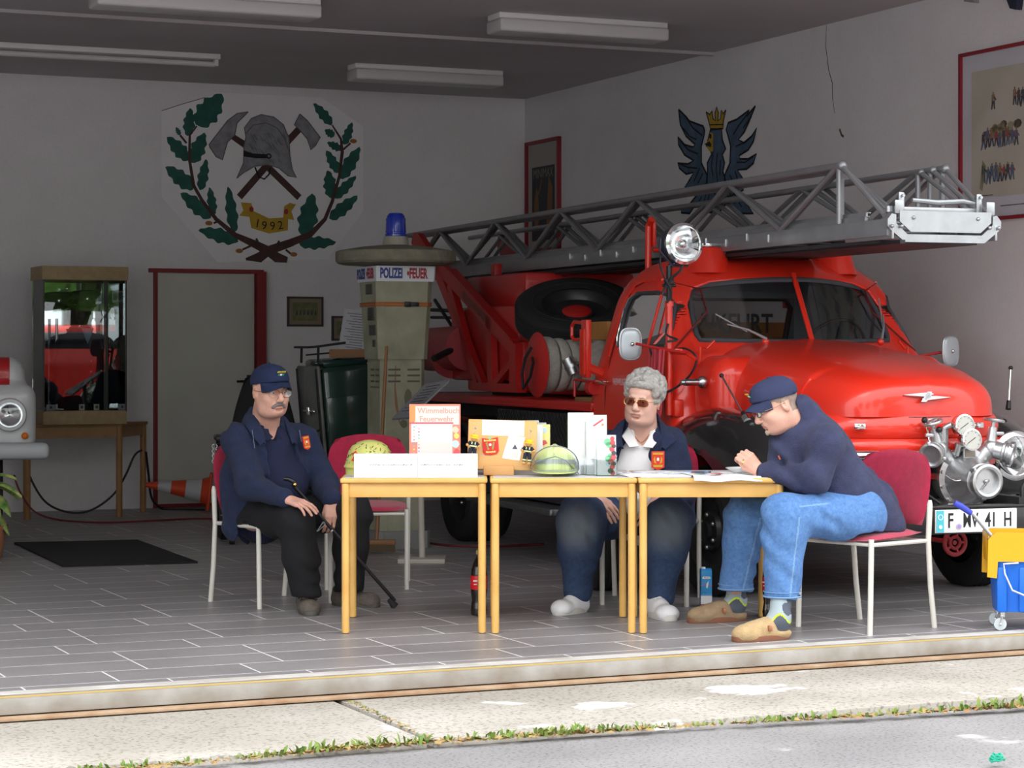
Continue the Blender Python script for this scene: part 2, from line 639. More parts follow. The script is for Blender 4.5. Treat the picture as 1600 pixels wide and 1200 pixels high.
def floor_material():
    m = bpy.data.materials.new('grey_tiles'); m.use_nodes = True
    nt = m.node_tree; b = nt.nodes['Principled BSDF']
    tc = nt.nodes.new('ShaderNodeTexCoord')
    br = nt.nodes.new('ShaderNodeTexBrick')
    br.offset = 0.33; br.offset_frequency = 3; br.squash = 1
    br.inputs['Scale'].default_value = 1.0
    br.inputs['Brick Width'].default_value = 0.6
    br.inputs['Row Height'].default_value = 0.3
    br.inputs['Mortar Size'].default_value = 0.0045
    br.inputs['Mortar Smooth'].default_value = 0.1
    br.inputs['Color1'].default_value = (0.275, 0.262, 0.268, 1)
    br.inputs['Color2'].default_value = (0.305, 0.29, 0.296, 1)
    br.inputs['Mortar'].default_value = (0.85, 0.83, 0.83, 1)
    mp = nt.nodes.new('ShaderNodeMapping'); mp.inputs['Location'].default_value = (0.11, 0.05, 0)
    nt.links.new(tc.outputs['Object'], mp.inputs[0]); nt.links.new(mp.outputs[0], br.inputs['Vector'])
    n = nt.nodes.new('ShaderNodeTexNoise'); n.inputs['Scale'].default_value = 1.7; n.inputs['Detail'].default_value = 6
    nt.links.new(tc.outputs['Object'], n.inputs['Vector'])
    mx = nt.nodes.new('ShaderNodeMix'); mx.data_type = 'RGBA'; mx.blend_type = 'MULTIPLY'; mx.inputs[0].default_value = 0.6
    r = nt.nodes.new('ShaderNodeValToRGB'); r.color_ramp.elements[0].color = (0.72, 0.72, 0.72, 1); r.color_ramp.elements[0].position = 0.35
    r.color_ramp.elements[1].position = 0.65
    nt.links.new(n.outputs['Fac'], r.inputs[0])
    nt.links.new(br.outputs['Color'], mx.inputs[6]); nt.links.new(r.outputs[0], mx.inputs[7])
    nt.links.new(mx.outputs[2], b.inputs['Base Color'])
    rr = nt.nodes.new('ShaderNodeMapRange'); rr.inputs[3].default_value = 0.32; rr.inputs[4].default_value = 0.5
    nt.links.new(n.outputs['Fac'], rr.inputs[0]); nt.links.new(rr.outputs[0], b.inputs['Roughness'])
    bp = nt.nodes.new('ShaderNodeBump'); bp.inputs['Strength'].default_value = 0.3; bp.inputs['Distance'].default_value = 0.003; bp.invert = True
    nt.links.new(br.outputs['Fac'], bp.inputs['Height']); nt.links.new(bp.outputs[0], b.inputs['Normal'])
    return m
m_floor = floor_material()

def conc_mat(name, c1, c2, speck, ss, patch=None, psc=3.0):
    m = bpy.data.materials.new(name); m.use_nodes = True
    nt = m.node_tree; b = nt.nodes['Principled BSDF']; b.inputs['Roughness'].default_value = 0.92
    tc = nt.nodes.new('ShaderNodeTexCoord')
    def ns(sc, d=6):
        n = nt.nodes.new('ShaderNodeTexNoise'); n.inputs['Scale'].default_value = sc; n.inputs['Detail'].default_value = d
        nt.links.new(tc.outputs['Object'], n.inputs['Vector']); return n
    def ramp(src, p0, c0, p1, c1_):
        r = nt.nodes.new('ShaderNodeValToRGB'); e = r.color_ramp.elements
        e[0].position, e[1].position = p0, p1; e[0].color = (*c0, 1); e[1].color = (*c1_, 1)
        nt.links.new(src, r.inputs[0]); return r
    base = ramp(ns(1.6, 8).outputs['Fac'], 0.35, c1, 0.65, c2)
    sp = ramp(ns(ss, 3).outputs['Fac'], 0.36, speck, 0.46, (1, 1, 1))
    mx = nt.nodes.new('ShaderNodeMix'); mx.data_type = 'RGBA'; mx.blend_type = 'MULTIPLY'; mx.inputs[0].default_value = 1
    nt.links.new(base.outputs[0], mx.inputs[6]); nt.links.new(sp.outputs[0], mx.inputs[7])
    out = mx.outputs[2]
    if patch:
        pr = ramp(ns(psc, 9).outputs['Fac'], 0.635, (0, 0, 0), 0.66, (1, 1, 1))
        m2 = nt.nodes.new('ShaderNodeMix'); m2.data_type = 'RGBA'
        nt.links.new(pr.outputs[0], m2.inputs[0]); nt.links.new(out, m2.inputs[6]); m2.inputs[7].default_value = (*patch, 1)
        out = m2.outputs[2]
    nt.links.new(out, b.inputs['Base Color'])
    bp = nt.nodes.new('ShaderNodeBump'); bp.inputs['Strength'].default_value = 0.5; bp.inputs['Distance'].default_value = 0.006
    nt.links.new(ns(ss * .8, 5).outputs['Fac'], bp.inputs['Height']); nt.links.new(bp.outputs[0], b.inputs['Normal'])
    return m
m_slab = conc_mat('concrete_slab', (0.36, 0.33, 0.285), (0.47, 0.44, 0.395), (0.62, 0.60, 0.58), 55, (0.66, 0.65, 0.63), 2.2)
m_asph = conc_mat('asphalt', (0.225, 0.218, 0.22), (0.29, 0.28, 0.28), (0.6, 0.6, 0.6), 70, (0.42, 0.41, 0.40), 1.7)

def struct(mb, name, m, **k):
    o = mb.build(name, m, None, **k)
    o.location = BO; o.rotation_euler = (0, 0, BTH)
    o['kind'] = 'structure'
    return o

ROOMX0, FRONT, CEIL = -11.5, -10.12, 3.67
b = MB(); b.box(((ROOMX0) / 2, FRONT / 2, -0.1), (-ROOMX0, -FRONT, 0.2)); struct(b, 'floor', m_floor, smooth=False)
b = MB(); b.box((ROOMX0 / 2, 0.12, CEIL / 2), (-ROOMX0 + .4, 0.24, CEIL)); struct(b, 'wall_back', m_wall, smooth=False)
b = MB(); b.box((0.12, FRONT / 2 - .1, CEIL / 2), (0.24, -FRONT + .2, CEIL)); struct(b, 'wall_right', m_wall, smooth=False)
b = MB(); b.box((ROOMX0 - .12, FRONT / 2 - .1, CEIL / 2), (0.24, -FRONT + .2, CEIL)); struct(b, 'wall_left', m_wall, smooth=False)
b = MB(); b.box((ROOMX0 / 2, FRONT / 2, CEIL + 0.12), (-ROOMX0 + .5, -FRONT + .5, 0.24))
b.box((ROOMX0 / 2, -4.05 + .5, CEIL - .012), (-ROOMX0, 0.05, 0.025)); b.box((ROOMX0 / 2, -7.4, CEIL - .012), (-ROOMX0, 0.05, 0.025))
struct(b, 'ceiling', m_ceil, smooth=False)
b = MB(); b.box((ROOMX0 / 2, FRONT - .1, (CEIL + 3.55) / 2 + .3), (-ROOMX0 + .5, 0.3, CEIL - 3.55 + .6)); struct(b, 'wall_front', m_wall, smooth=False)
m_sill = mat('galvanised_sill', (0.42, 0.41, 0.39), 0.6, 0.3, bump=0.2, bscale=30, col2=(0.27, 0.24, 0.20), nscale=5)
m_rust = mat('rust', (0.30, 0.17, 0.09), 0.8, col2=(0.42, 0.30, 0.20), nscale=9)
m_yel = mat('yellow_line', (0.50, 0.36, 0.12), 0.7)
m_wsill = mat('white_sill', (0.62, 0.60, 0.58), 0.6, col2=(0.45, 0.42, 0.38), nscale=6)
b = MB()
b.box((ROOMX0 / 2, FRONT - .035, -.035), (-ROOMX0, .07, .072), .004)
b.mi = 1; b.box((ROOMX0 / 2, FRONT - .06, -.083), (-ROOMX0, .11, .014), .003)
b.mi = 2; b.box((ROOMX0 / 2, FRONT - .067, -.001), (-ROOMX0, .008, .006))
b.mi = 3; b.box((ROOMX0 / 2, FRONT + .02, .001), (-ROOMX0, .085, .004))
struct(b, 'trim_1', [m_sill, m_rust, m_yel, m_wsill])
GZ = -0.095
m_dark = mat('joint_dirt', (0.10, 0.08, 0.05), 0.95, noise=.4, nscale=20)
for nm, x0, x1 in (('ground_slab', -5.45, 6.0), ('ground_slab', -13.0, -5.48)):
    b = MB(); b.box(((x0 + x1) / 2, -10.68, GZ - .1), (x1 - x0, 1.14, .2), .006); struct(b, nm, m_slab)
b = MB(); b.box((-3, -10.7, GZ - .13), (22, 1.3, .2)); struct(b, 'ground_joint', m_dark)
b = MB(); b.box((-5, -26.2, GZ - .12), (60, 29.8, .2)); struct(b, 'ground_asphalt', m_asph)

# steel door in its red frame
m_door = mat('door_paint', (0.56, 0.55, 0.50), 0.55, bump=.1, bscale=120, noise=.05, nscale=2)
m_dred = mat('red_frame', (0.24, 0.018, 0.022), 0.5)
m_black = mat('black_plastic', (0.012, 0.012, 0.014), 0.4)
m_steel = mat('steel', (0.55, 0.56, 0.58), 0.3, 1.0)
DX0, DX1, DZ = -3.50, -2.575, 2.04
b = MB()
b.box((DX0 + .012, -.02, DZ / 2), (.03, .05, DZ)); b.box((DX1 + .02, -.04, DZ / 2), (.085, .09, DZ)); b.box(((DX0 + DX1) / 2, -.03, DZ), (DX1 - DX0 + .09, .06, .035))
b.box(((DX0 + DX1) / 2, -.03, .02), (DX1 - DX0, .06, .03))
dr = struct(b, 'door_1', m_dred, smooth=False)
b = MB(); b.box(((DX0 + DX1) / 2 - .01, -.02, DZ / 2), (DX1 - DX0 - .06, .045, DZ - .04), .003); b.build('door_panel', m_door, dr)
b = MB(); hx = DX1 - .085
b.box((hx, -.05, 1.02), (.045, .014, .24), .006); b.tube([(hx, -.05, 1.085), (hx, -.095, 1.085), (hx - .125, -.1, 1.085)], .011, 8)
h = b.build('door_handle', m_black, dr)
b = MB(); b.cyl((hx, -.056, .975), (hx, -.062, .975), .014, n=12); b.build('lock', m_steel, h)

# ---- helpers that turn the mural's outlines (read off the wall) into wall coordinates
def wb(px, py):
    a = (px - 800) / CAMF; c, s = math.cos(BTH), math.sin(BTH)
    d = (-s * BO.x + c * BO.y) / (-s * a + c)
    return (c * (a * d - BO.x) + s * (d - BO.y), CAMH - (py - HOR) / CAMF * d)
def wr(px, py):
    a = (px - 800) / CAMF; c, s = math.cos(BTH), math.sin(BTH)
    d = (c * BO.x + s * BO.y) / (c * a + s)
    return (-(-s * (a * d - BO.x) + c * (d - BO.y)), CAMH - (py - HOR) / CAMF * d)   # x = distance towards the front
def ribbon(mb, pts, w, M, z0, h=.002):
    if not hasattr(w, '__len__'): w = [w] * len(pts)
    L, Rr = [], []
    for i, p in enumerate(pts):
        a = pts[max(i - 1, 0)]; c = pts[min(i + 1, len(pts) - 1)]
        t = Vector((c[0] - a[0], c[1] - a[1])); t = t.normalized() if t.length > 0 else Vector((1, 0))
        n = Vector((-t.y, t.x)) * w[i] / 2
        L.append((p[0] + n.x, p[1] + n.y)); Rr.append((p[0] - n.x, p[1] - n.y))
    for i in range(len(pts) - 1):
        mb.prism([L[i], L[i + 1], Rr[i + 1], Rr[i]], h, M, z0)

M_BACK = Matrix.Translation((0, 0, 0)) @ onwall(0, 0, 0)
M_RIGHT = Matrix(((0, 0, -1, 0), (-1, 0, 0, 0), (0, 1, 0, 0), (0, 0, 0, 1)))   # x = distance to the front, y = up, z = into the room
Z = lambda zx, zy: wb(220 + zx / 4, 130 + zy / 4)
p_green = mat('paint_green', (0.022, 0.105, 0.085), 0.8, noise=.2, nscale=9)
p_brown = mat('paint_brown', (0.075, 0.035, 0.035), 0.8, noise=.2)
p_grey = mat('paint_grey', (0.30, 0.30, 0.32), 0.8, col2=(0.20, 0.20, 0.22), nscale=14)
p_lgrey = mat('paint_dark_grey', (0.12, 0.12, 0.13), 0.8)
p_black = mat('paint_black', (0.012, 0.012, 0.015), 0.8)
p_gold = mat('paint_gold', (0.48, 0.30, 0.03), 0.8, noise=.12, nscale=9)
p_red = mat('paint_red', (0.35, 0.04, 0.03), 0.8)
p_orange = mat('paint_acorn', (0.36, 0.15, 0.04), 0.8)
mural = thing('painted_wreath', 'oak wreath emblem with helmet, crossed axes and 1992 ribbon on the back wall', 'mural', BO, BTH)
b = MB(); b.prism([Z(*p) for p in ((130, 170), (510, 60), (1130, 90), (1390, 270), (1390, 800), (1170, 1100), (480, 1120), (130, 710))], .001, M_BACK, 0)
b.build('wall_patch', m_patch, mural, smooth=False)
def oak(tip, base, w, seed):
    rnd = random.Random(seed)
    t, s = Vector(Z(*tip)), Vector(Z(*base)); d = t - s; n = Vector((-d.y, d.x)).normalized()
    L = d.length; N = 22; sd = []
    for sgn in (1, -1):
        ph = rnd.random() * 6
        pts = []
        for i in range(N + 1):
            u = i / N
            ww = w * (math.sin(PI * min(1, u ** .8 * .97 + .02)) ** .7) * (1 + .17 * math.sin(u * 24 + ph))
            pts.append(s + d * u + n * sgn * ww / 2)
        sd.append(pts)
    return [tuple(p) for p in sd[0]] + [tuple(p) for p in sd[1][::-1][1:-1]]
LV = [((510, 70), (350, 265), .20), ((310, 155), (295, 330), .10), ((165, 335), (300, 480), .12), ((400, 310), (318, 500), .13), ((155, 520), (330, 660), .13),
      ((410, 475), (372, 670), .09), ((250, 685), (440, 840), .13), ((430, 650), (455, 825), .08), ((545, 645), (585, 935), .10), ((360, 915), (610, 985), .12), ((220, 275), (245, 325), .04),
      ((1080, 125), (1195, 260), .09), ((1150, 292), (1210, 330), .07), ((1165, 370), (1255, 415), .07), ((1320, 245), (1270, 385), .08), ((1160, 420), (1235, 560), .09), ((1370, 400), (1245, 600), .12),
      ((1170, 545), (1195, 720), .12), ((1345, 580), (1210, 720), .09), ((1355, 705), (1180, 850), .11), ((1075, 690), (1020, 960), .17), ((1220, 995), (985, 1000), .11)]
for i, (t, s, w) in enumerate(LV):
    b = MB(); b.prism(oak(t, s, w, i), .002, M_BACK, .001); b.build('oak_leaf', p_green, mural, smooth=False)
b = MB()
ribbon(b, [Z(*p) for p in ((350, 268), (305, 325), (303, 480), (330, 640), (380, 730), (470, 850), (590, 950), (720, 1010), (790, 1045), (850, 1090), (915, 1105))],
       [.012, .02, .025, .028, .03, .035, .045, .07, .08, .09, .05], M_BACK, .003)
ribbon(b, [Z(*p) for p in ((1195, 262), (1250, 350), (1258, 430), (1240, 580), (1195, 740), (1150, 850), (1060, 945), (930, 1000), (800, 1045), (740, 1090), (655, 1100))],
       [.012, .02, .03, .025, .03, .035, .05, .07, .08, .09, .02], M_BACK, .004)
for q in (((245, 325), (285, 375)), ((1258, 420), (1310, 375)), ((485, 862), (455, 875)), ((690, 1015), (635, 1040)), ((905, 1040), (935, 1065)), ((720, 970), (745, 1020)), ((865, 985), (850, 1010))):
    ribbon(b, [Z(*p) for p in q], .018, M_BACK, .003)
b.build('wreath_branch', p_brown, mural, smooth=False)
for c in ((1328, 362), (425, 875), (615, 1048), (955, 1070)):
    b = MB(); x, z = Z(*c); b.prism([(x + .03 * math.cos(a) * 1.1, z + .02 * math.sin(a)) for a in [k * PI / 6 for k in range(12)]], .003, M_BACK, .002); b.build('acorn', p_orange, mural, smooth=False)
b = MB()
ribbon(b, [Z(*p) for p in ((575, 335), (650, 385), (990, 715))], [.05, .06, .06], M_BACK, .002)
ribbon(b, [Z(*p) for p in ((990, 285), (930, 350), (615, 712))], [.06, .06, .06], M_BACK, .0025)
b.build('axe_handle', p_brown, mural, smooth=False)
for pts in (((670, 180), (600, 190), (540, 235), (425, 385), (430, 400), (470, 460), (508, 480), (540, 370), (585, 325), (600, 250)), ((993, 193), (1040, 235), (1120, 340), (1090, 390), (1062, 418), (1040, 350), (985, 285), (958, 262))):
    b = MB(); b.prism([Z(*p) for p in pts], .002, M_BACK, .005)
    b.mi = 1; q = [Z(*p) for p in pts]; ribbon(b, q + [q[0]], .009, M_BACK, .0065, .0015)
    b.build('axe_head', [p_grey, p_lgrey], mural, smooth=False)
hel = [(598, 595), (640, 500), (642, 400), (655, 335), (645, 280), (690, 220), (750, 197), (830, 212), (890, 260), (925, 345), (930, 450), (945, 540), (972, 590), (920, 580), (860, 530), (790, 510), (710, 520), (640, 560)]
b = MB(); b.prism([Z(*p) for p in hel], .002, M_BACK, .006)
b.mi = 1; q = [Z(*p) for p in hel]; ribbon(b, q + [q[0]], .008, M_BACK, .0075, .0015)
ribbon(b, [Z(*p) for p in ((650, 320), (700, 262), (780, 248), (850, 280), (900, 350), (925, 430))], .008, M_BACK, .0075, .0015)
for i in range(46):
    x, y = 670 + random.random() * 220, 300 + random.random() * 180
    ribbon(b, [Z(x, y), Z(x + 22, y + 34)], .004, M_BACK, .0075, .001)
b.mi = 2; b.prism([Z(*p) for p in ((642, 420), (700, 440), (800, 445), (800, 470), (720, 470), (642, 458))], .003, M_BACK, .0075)
x, z = Z(798, 456); b.prism([(x + .024 * math.cos(a), z + .024 * math.sin(a)) for a in [k * PI / 8 for k in range(16)]], .003, M_BACK, .009)
ribbon(b, [Z(*p) for p in ((712, 525), (735, 585), (770, 600), (800, 570), (805, 530))], .014, M_BACK, .007)
b.mi = 0; b.prism([(x + .012 * math.cos(a), z + .012 * math.sin(a)) for a in [k * PI / 6 for k in range(12)]], .002, M_BACK, .012)
b.build('helmet_painting', [p_grey, p_lgrey, p_black], mural, smooth=False)
b = MB(); b.prism([Z(*p) for p in ((625, 745), (690, 750), (705, 800), (800, 845), (890, 840), (895, 770), (930, 748), (970, 758), (940, 800), (957, 855), (920, 850), (918, 920), (800, 940), (690, 905), (678, 835), (615, 828), (640, 795))], .003, M_BACK, .002)
b.mi = 1
for c in ((690, 788), (907, 803)):
    x, z = Z(*c); b.prism([(x + .02 * math.cos(a), z + .025 * math.sin(a)) for a in [k * PI / 5 for k in range(10)]], .002, M_BACK, .005)
b.mi = 2
for ch, c, rr in (('1', (728, 880), -10), ('9', (770, 892), -5), ('9', (822, 895), 2), ('2', (872, 890), 8)):
    x, z = Z(*c); b.text(ch, .105, M_BACK @ Matrix.Translation((x, z, .006)) @ Matrix.Rotation(R(rr), 4, 'Z'), .001)
b.build('year_ribbon', [p_gold, p_red, p_black], mural, smooth=False)

# ---- blue eagle on the right wall
p_blue = mat('paint_blue', (0.075, 0.12, 0.19), 0.8, noise=.2, nscale=9)
E_ = lambda zx, zy: wr(800 + zx / 3.81, 150 + zy / 3.81)
eagle = thing('painted_eagle', 'blue heraldic eagle with a gold crown painted on the right wall above the ladder', 'mural', BO, BTH)
wing = [(995, 80), (1040, 125), (1060, 150), (1140, 180), (1150, 205), (1145, 240), (1130, 300), (1130, 400), (1165, 470), (1165, 520), (1120, 560), (1030, 545), (1060, 500), (1085, 455), (1040, 465), (1000, 430), (990, 400), (1050, 405), (1085, 385), (1030, 350), (995, 290), (990, 245), (1030, 290), (1080, 305), (1095, 290), (1040, 240), (1005, 170)]
wing2 = [(1452, 60), (1415, 150), (1385, 215), (1350, 260), (1385, 280), (1430, 240), (1458, 190), (1440, 270), (1410, 320), (1355, 355), (1360, 375), (1410, 375), (1458, 345), (1440, 400), (1400, 435), (1345, 440), (1375, 490), (1380, 560), (1290, 600), (1265, 560), (1270, 470), (1300, 400), (1305, 300), (1290, 240), (1278, 200), (1290, 160), (1340, 140), (1415, 85), (1400, 120)]
body = [(1185, 200), (1250, 195), (1255, 260), (1275, 315), (1255, 350), (1268, 400), (1258, 450), (1280, 520), (1320, 560), (1400, 640), (1440, 700), (1360, 700), (1280, 640), (1230, 700), (1160, 690), (1100, 640), (1060, 700), (1010, 695), (1010, 670), (1050, 660), (1110, 580), (1160, 520), (1168, 450), (1165, 400), (1190, 350), (1185, 320), (1160, 300)]
b = MB()
for pl in (wing, wing2, body):
    b.mi = 0; b.prism([E_(*p) for p in pl], .002, M_RIGHT, .001 if pl is not body else .002)
    b.mi = 1; q = [E_(*p) for p in pl]; ribbon(b, q + [q[0]], .016, M_RIGHT, .0045, .001)
b.mi = 1
for ln in (((1040, 130), (1080, 190), (1135, 235)), ((1000, 260), (1050, 320), (1110, 345)), ((1000, 405), (1050, 425), (1105, 430)), ((1020, 190), (1060, 240), (1100, 260)), ((1140, 460), (1110, 520)), ((1120, 430), (1085, 510)),
           ((1410, 100), (1350, 180), (1320, 230)), ((1440, 230), (1380, 280), (1335, 300)), ((1440, 360), (1390, 395), (1340, 395)), ((1430, 120), (1380, 190)), ((1300, 470), (1330, 540)), ((1330, 450), (1350, 510)),
           ((1200, 330), (1190, 420), (1200, 480)), ((1225, 340), (1218, 440), (1230, 540)), ((1245, 380), (1240, 470)), ((1190, 520), (1170, 620)), ((1215, 540), (1205, 640)), ((1245, 540), (1250, 640)), ((1290, 560), (1330, 640)), ((1330, 590), (1370, 660)), ((1130, 600), (1110, 650)), ((1160, 570), (1140, 660))):
    ribbon(b, [E_(*p) for p in ln], .012, M_RIGHT, .0045, .001)
b.build('eagle_body', [p_blue, p_black], eagle, smooth=False)
b = MB(); cr = [(1160, 95), (1180, 110), (1195, 90), (1200, 135), (1215, 150), (1212, 100), (1222, 66), (1232, 100), (1230, 150), (1245, 135), (1250, 85), (1262, 105), (1278, 80), (1262, 150), (1260, 195), (1185, 195), (1175, 150)]
b.prism([E_(*p) for p in cr], .002, M_RIGHT, .003); q = [E_(*p) for p in cr]; b.mi = 1; ribbon(b, q + [q[0]], .010, M_RIGHT, .006, .001)
ribbon(b, [E_(1180, 172), E_(1262, 170)], .009, M_RIGHT, .006, .001)
b.build('crown', [p_gold, p_black], eagle, smooth=False)
b = MB(); fc = [(1182, 215), (1200, 225), (1200, 330), (1180, 330), (1160, 300), (1180, 300), (1150, 288), (1172, 265), (1178, 240)]
b.prism([E_(*p) for p in fc], .002, M_RIGHT, .004); b.mi = 1; b.prism([E_(*p) for p in ((1150, 288), (1180, 270), (1192, 290), (1185, 305))], .002, M_RIGHT, .006)
x, z = E_(1185, 240); b.prism([(x + .02 * math.cos(a), z + .02 * math.sin(a)) for a in [k * PI / 5 for k in range(10)]], .002, M_RIGHT, .006)
b.build('eagle_face', [p_gold, p_black], eagle, smooth=False)
# crack in the plaster
p_crack = mat('crack', (0.10, 0.09, 0.09), .9)
b = MB(); ribbon(b, [wr(1170 + x / 3.72, y / 3.72) for x, y in ((452, 140), (448, 270), (465, 410), (485, 480), (487, 570), (500, 660))], [.003, .006, .007, .008, .006, .003], M_RIGHT, .0005, .001)
ribbon(b, [wr(1170 + x / 3.72, y / 3.72) for x, y in ((528, 750), (540, 785), (552, 795))], .018, M_RIGHT, .0005, .001)
ribbon(b, [wr(1170 + x / 3.72, y / 3.72) for x, y in ((360, 135), (395, 115), (415, 95))], .012, M_RIGHT, .0005, .001)
o = struct(b, 'wall_crack', p_crack, smooth=False)
b = MB(); ribbon(b, [Z(130, 172), Z(260, 130), Z(400, 90)], .006, M_BACK, .0005, .001); struct(b, 'wall_crack', p_crack, smooth=False)

# ---- framed things
m_pap = mat('aged_paper', (0.47, 0.44, 0.37), .8, noise=.08, nscale=3)
m_papw = mat('pale_mount', (0.55, 0.55, 0.60), .8, noise=.05, nscale=3)
m_frred = mat('poster_frame_red', (0.27, 0.02, 0.03), .45)
inks = [mat('ink_dark', (0.07, 0.07, 0.09), .8), mat('ink_brown', (0.25, 0.17, 0.10), .8), mat('ink_blue', (0.10, 0.13, 0.20), .8), mat('ink_red', (0.28, 0.08, 0.07), .8), mat('ink_olive', (0.28, 0.27, 0.17), .8)]
def frame_rect(mb, x0, x1, z0, z1, w, M, d0, d1):
    mb.prism([(x0, z0), (x1, z0), (x1, z0 + w), (x0, z0 + w)], d1, M, d0); mb.prism([(x0, z1 - w), (x1, z1 - w), (x1, z1), (x0, z1)], d1, M, d0)
    mb.prism([(x0, z0), (x0 + w, z0), (x0 + w, z1), (x0, z1)], d1, M, d0); mb.prism([(x1 - w, z0), (x1, z0), (x1, z1), (x1 - w, z1)], d1, M, d0)
def quad(mb, x0, x1, z0, z1, M, d0, d1):
    mb.prism([(x0, z0), (x1, z0), (x1, z1), (x0, z1)], d1, M, d0)
t = thing('framed_poster', 'large red-framed poster with rows of tiny uniformed figures on the right wall', 'poster', BO, BTH)
X0, X1, Z0, Z1 = 6.85, 8.75, 2.17, 3.26
b = MB(); frame_rect(b, X0, X1, Z0, Z1, .022, M_RIGHT, 0, .03); b.build('frame', m_frred, t, smooth=False)
b = MB(); quad(b, X0 + .02, X1 - .02, Z0 + .02, Z1 - .02, M_RIGHT, 0, .01); b.mi = 1; quad(b, X0 + .12, X1 - .1, Z0 + .15, Z1 - .13, M_RIGHT, .01, .002)
b.build('paper', [m_papw, m_pap], t, smooth=False)
b = MB(); rnd = random.Random(3)
def figure(mb, x, z, h, M, d):
    mb.mi = rnd.choice([0, 0, 2, 2, 1, 3]); w = h * .16
    mb.prism([(x - w, z + h * .45), (x + w, z + h * .45), (x + w * .8, z + h * .85), (x - w * .8, z + h * .85)], .001, M, d)
    k = rnd.random() * .1 * h
    mb.mi = rnd.choice([0, 2, 0]); mb.prism([(x - w * .9 - k, z), (x - w * .2 - k, z), (x + w * .3, z + h * .48), (x - w * .7, z + h * .48)], .001, M, d)
    mb.prism([(x + w * .3 + k, z), (x + w * .9 + k, z), (x + w * .9, z + h * .48), (x, z + h * .48)], .001, M, d)
    mb.mi = 1; mb.prism([(x + .07 * h * math.cos(a), z + .92 * h + .08 * h * math.sin(a)) for a in [j * PI / 3 for j in range(6)]], .001, M, d)
    mb.mi = rnd.choice([0, 3, 1]); mb.prism([(x + w * .7, z + .75 * h), (x + w * 1.9, z + .55 * h), (x + w * 1.7, z + .48 * h), (x + w * .5, z + .62 * h)], .001, M, d + .0005)
for row, (zz, groups) in enumerate(((2.86, ((7.20, 1), (7.42, 3), (7.66, 4), (7.95, 6))), (2.62, ((7.10, 9), (7.62, 5), (7.95, 8))), (2.40, ((7.10, 8), (7.55, 6), (7.9, 9))))):
    for gx, n in groups:
        for i in range(n):
            figure(b, gx + i * .042 + rnd.random() * .01, zz + rnd.random() * .02, .10 + rnd.random() * .03, M_RIGHT, .013)
        if n > 7 and row == 1:
            for i in range(26):
                b.mi = rnd.choice([4, 4, 1, 0]); x, z, r = gx + rnd.random() * .38, zz + .07 + rnd.random() * .08, .02 + rnd.random() * .02
                b.prism([(x + r * math.cos(a), z + r * .7 * math.sin(a)) for a in [j * PI / 4 for j in range(8)]], .0008, M_RIGHT, .0122)
b.mi = 4; b.prism([(7.06, 2.38), (7.09, 2.36), (7.13, 2.52), (7.09, 2.56)], .001, M_RIGHT, .013)
b.mi = 0
for x, z, w in ((7.08, 2.33, .12), (7.28, 2.255, .25), (7.75, 2.33, .2), (8.1, 2.255, .3)):
    quad(b, x, x + w, z, z + .005, M_RIGHT, .013, .001)
b.build('figure_prints', inks, t, smooth=False)
t = thing('framed_poster', 'narrow red-framed dark poster beside the back right corner, behind the ladder', 'poster', BO, BTH)
X0, X1, Z0, Z1 = .07, .79, 2.25, 3.26
b = MB(); frame_rect(b, X0, X1, Z0, Z1, .03, M_RIGHT, 0, .035); b.build('frame', m_frred, t, smooth=False)
b = MB(); quad(b, X0 + .02, X1 - .02, Z0 + .02, Z1 - .02, M_RIGHT, 0, .01); b.build('paper', mat('poster_margin', (0.36, 0.34, 0.31), .8), t, smooth=False)
b = MB(); quad(b, X0 + .12, X1 - .12, Z0 + .1, Z1 - .24, M_RIGHT, .01, .003)
b.mi = 1; b.prism([(.50, 2.4), (.62, 2.4), (.63, 2.83), (.55, 2.93), (.52, 2.7)], .001, M_RIGHT, .013); b.prism([(.25, 2.45), (.33, 2.45), (.34, 2.7), (.29, 2.85), (.24, 2.7)], .001, M_RIGHT, .013)
ribbon(b, [(.30, 2.75), (.36, 2.82), (.40, 2.90)], .02, M_RIGHT, .013, .001)
b.mi = 2; b.text('MINIMAX', .12, M_RIGHT @ Matrix.Translation((.43, 2.955, .014)), .0006, sx=.85)
b.build('print', [mat('poster_dark', (0.035, 0.037, 0.045), .7), mat('poster_ochre', (0.20, 0.10, 0.045), .7), mat('poster_letters', (0.22, 0.19, 0.15), .7)], t, smooth=False)
m_frdk = mat('dark_wood_frame', (0.06, 0.045, 0.04), .5)
m_photo = mat('sepia_green_photo', (0.20, 0.21, 0.09), .6, col2=(0.12, 0.13, 0.06), nscale=14)
for (x0, x1, z0, z1, lab) in ((-2.30, -1.965, 1.565, 1.828, 'small framed green-brown photograph of a carriage hung right of the steel door'), (-1.885, -1.56, 1.44, 1.66, 'small dark-framed photograph half hidden behind the grey call pillar')):
    t = thing('framed_picture', lab, 'picture', BO, BTH)
    b = MB(); frame_rect(b, x0, x1, z0, z1, .018, M_BACK, 0, .02); b.build('frame', m_frdk, t, smooth=False)
    b = MB(); quad(b, x0 + .015, x1 - .015, z0 + .015, z1 - .015, M_BACK, 0, .008); b.build('mount', mat('brown_mount', (0.27, 0.21, 0.15), .8), t, smooth=False)
    b = MB(); quad(b, x0 + .05, x1 - .05, z0 + .05, z1 - .05, M_BACK, .008, .002)
    b.mi = 1; cx, cz = (x0 + x1) / 2, (z0 + z1) / 2
    for k in range(6): b.prism([(cx - .09 + k * .035, cz - .03), (cx - .07 + k * .035, cz - .03), (cx - .072 + k * .035, cz + .01), (cx - .08 + k * .035, cz + .015)], .001, M_BACK, .010)
    b.build('photograph', [m_photo, inks[0]], t, smooth=False)

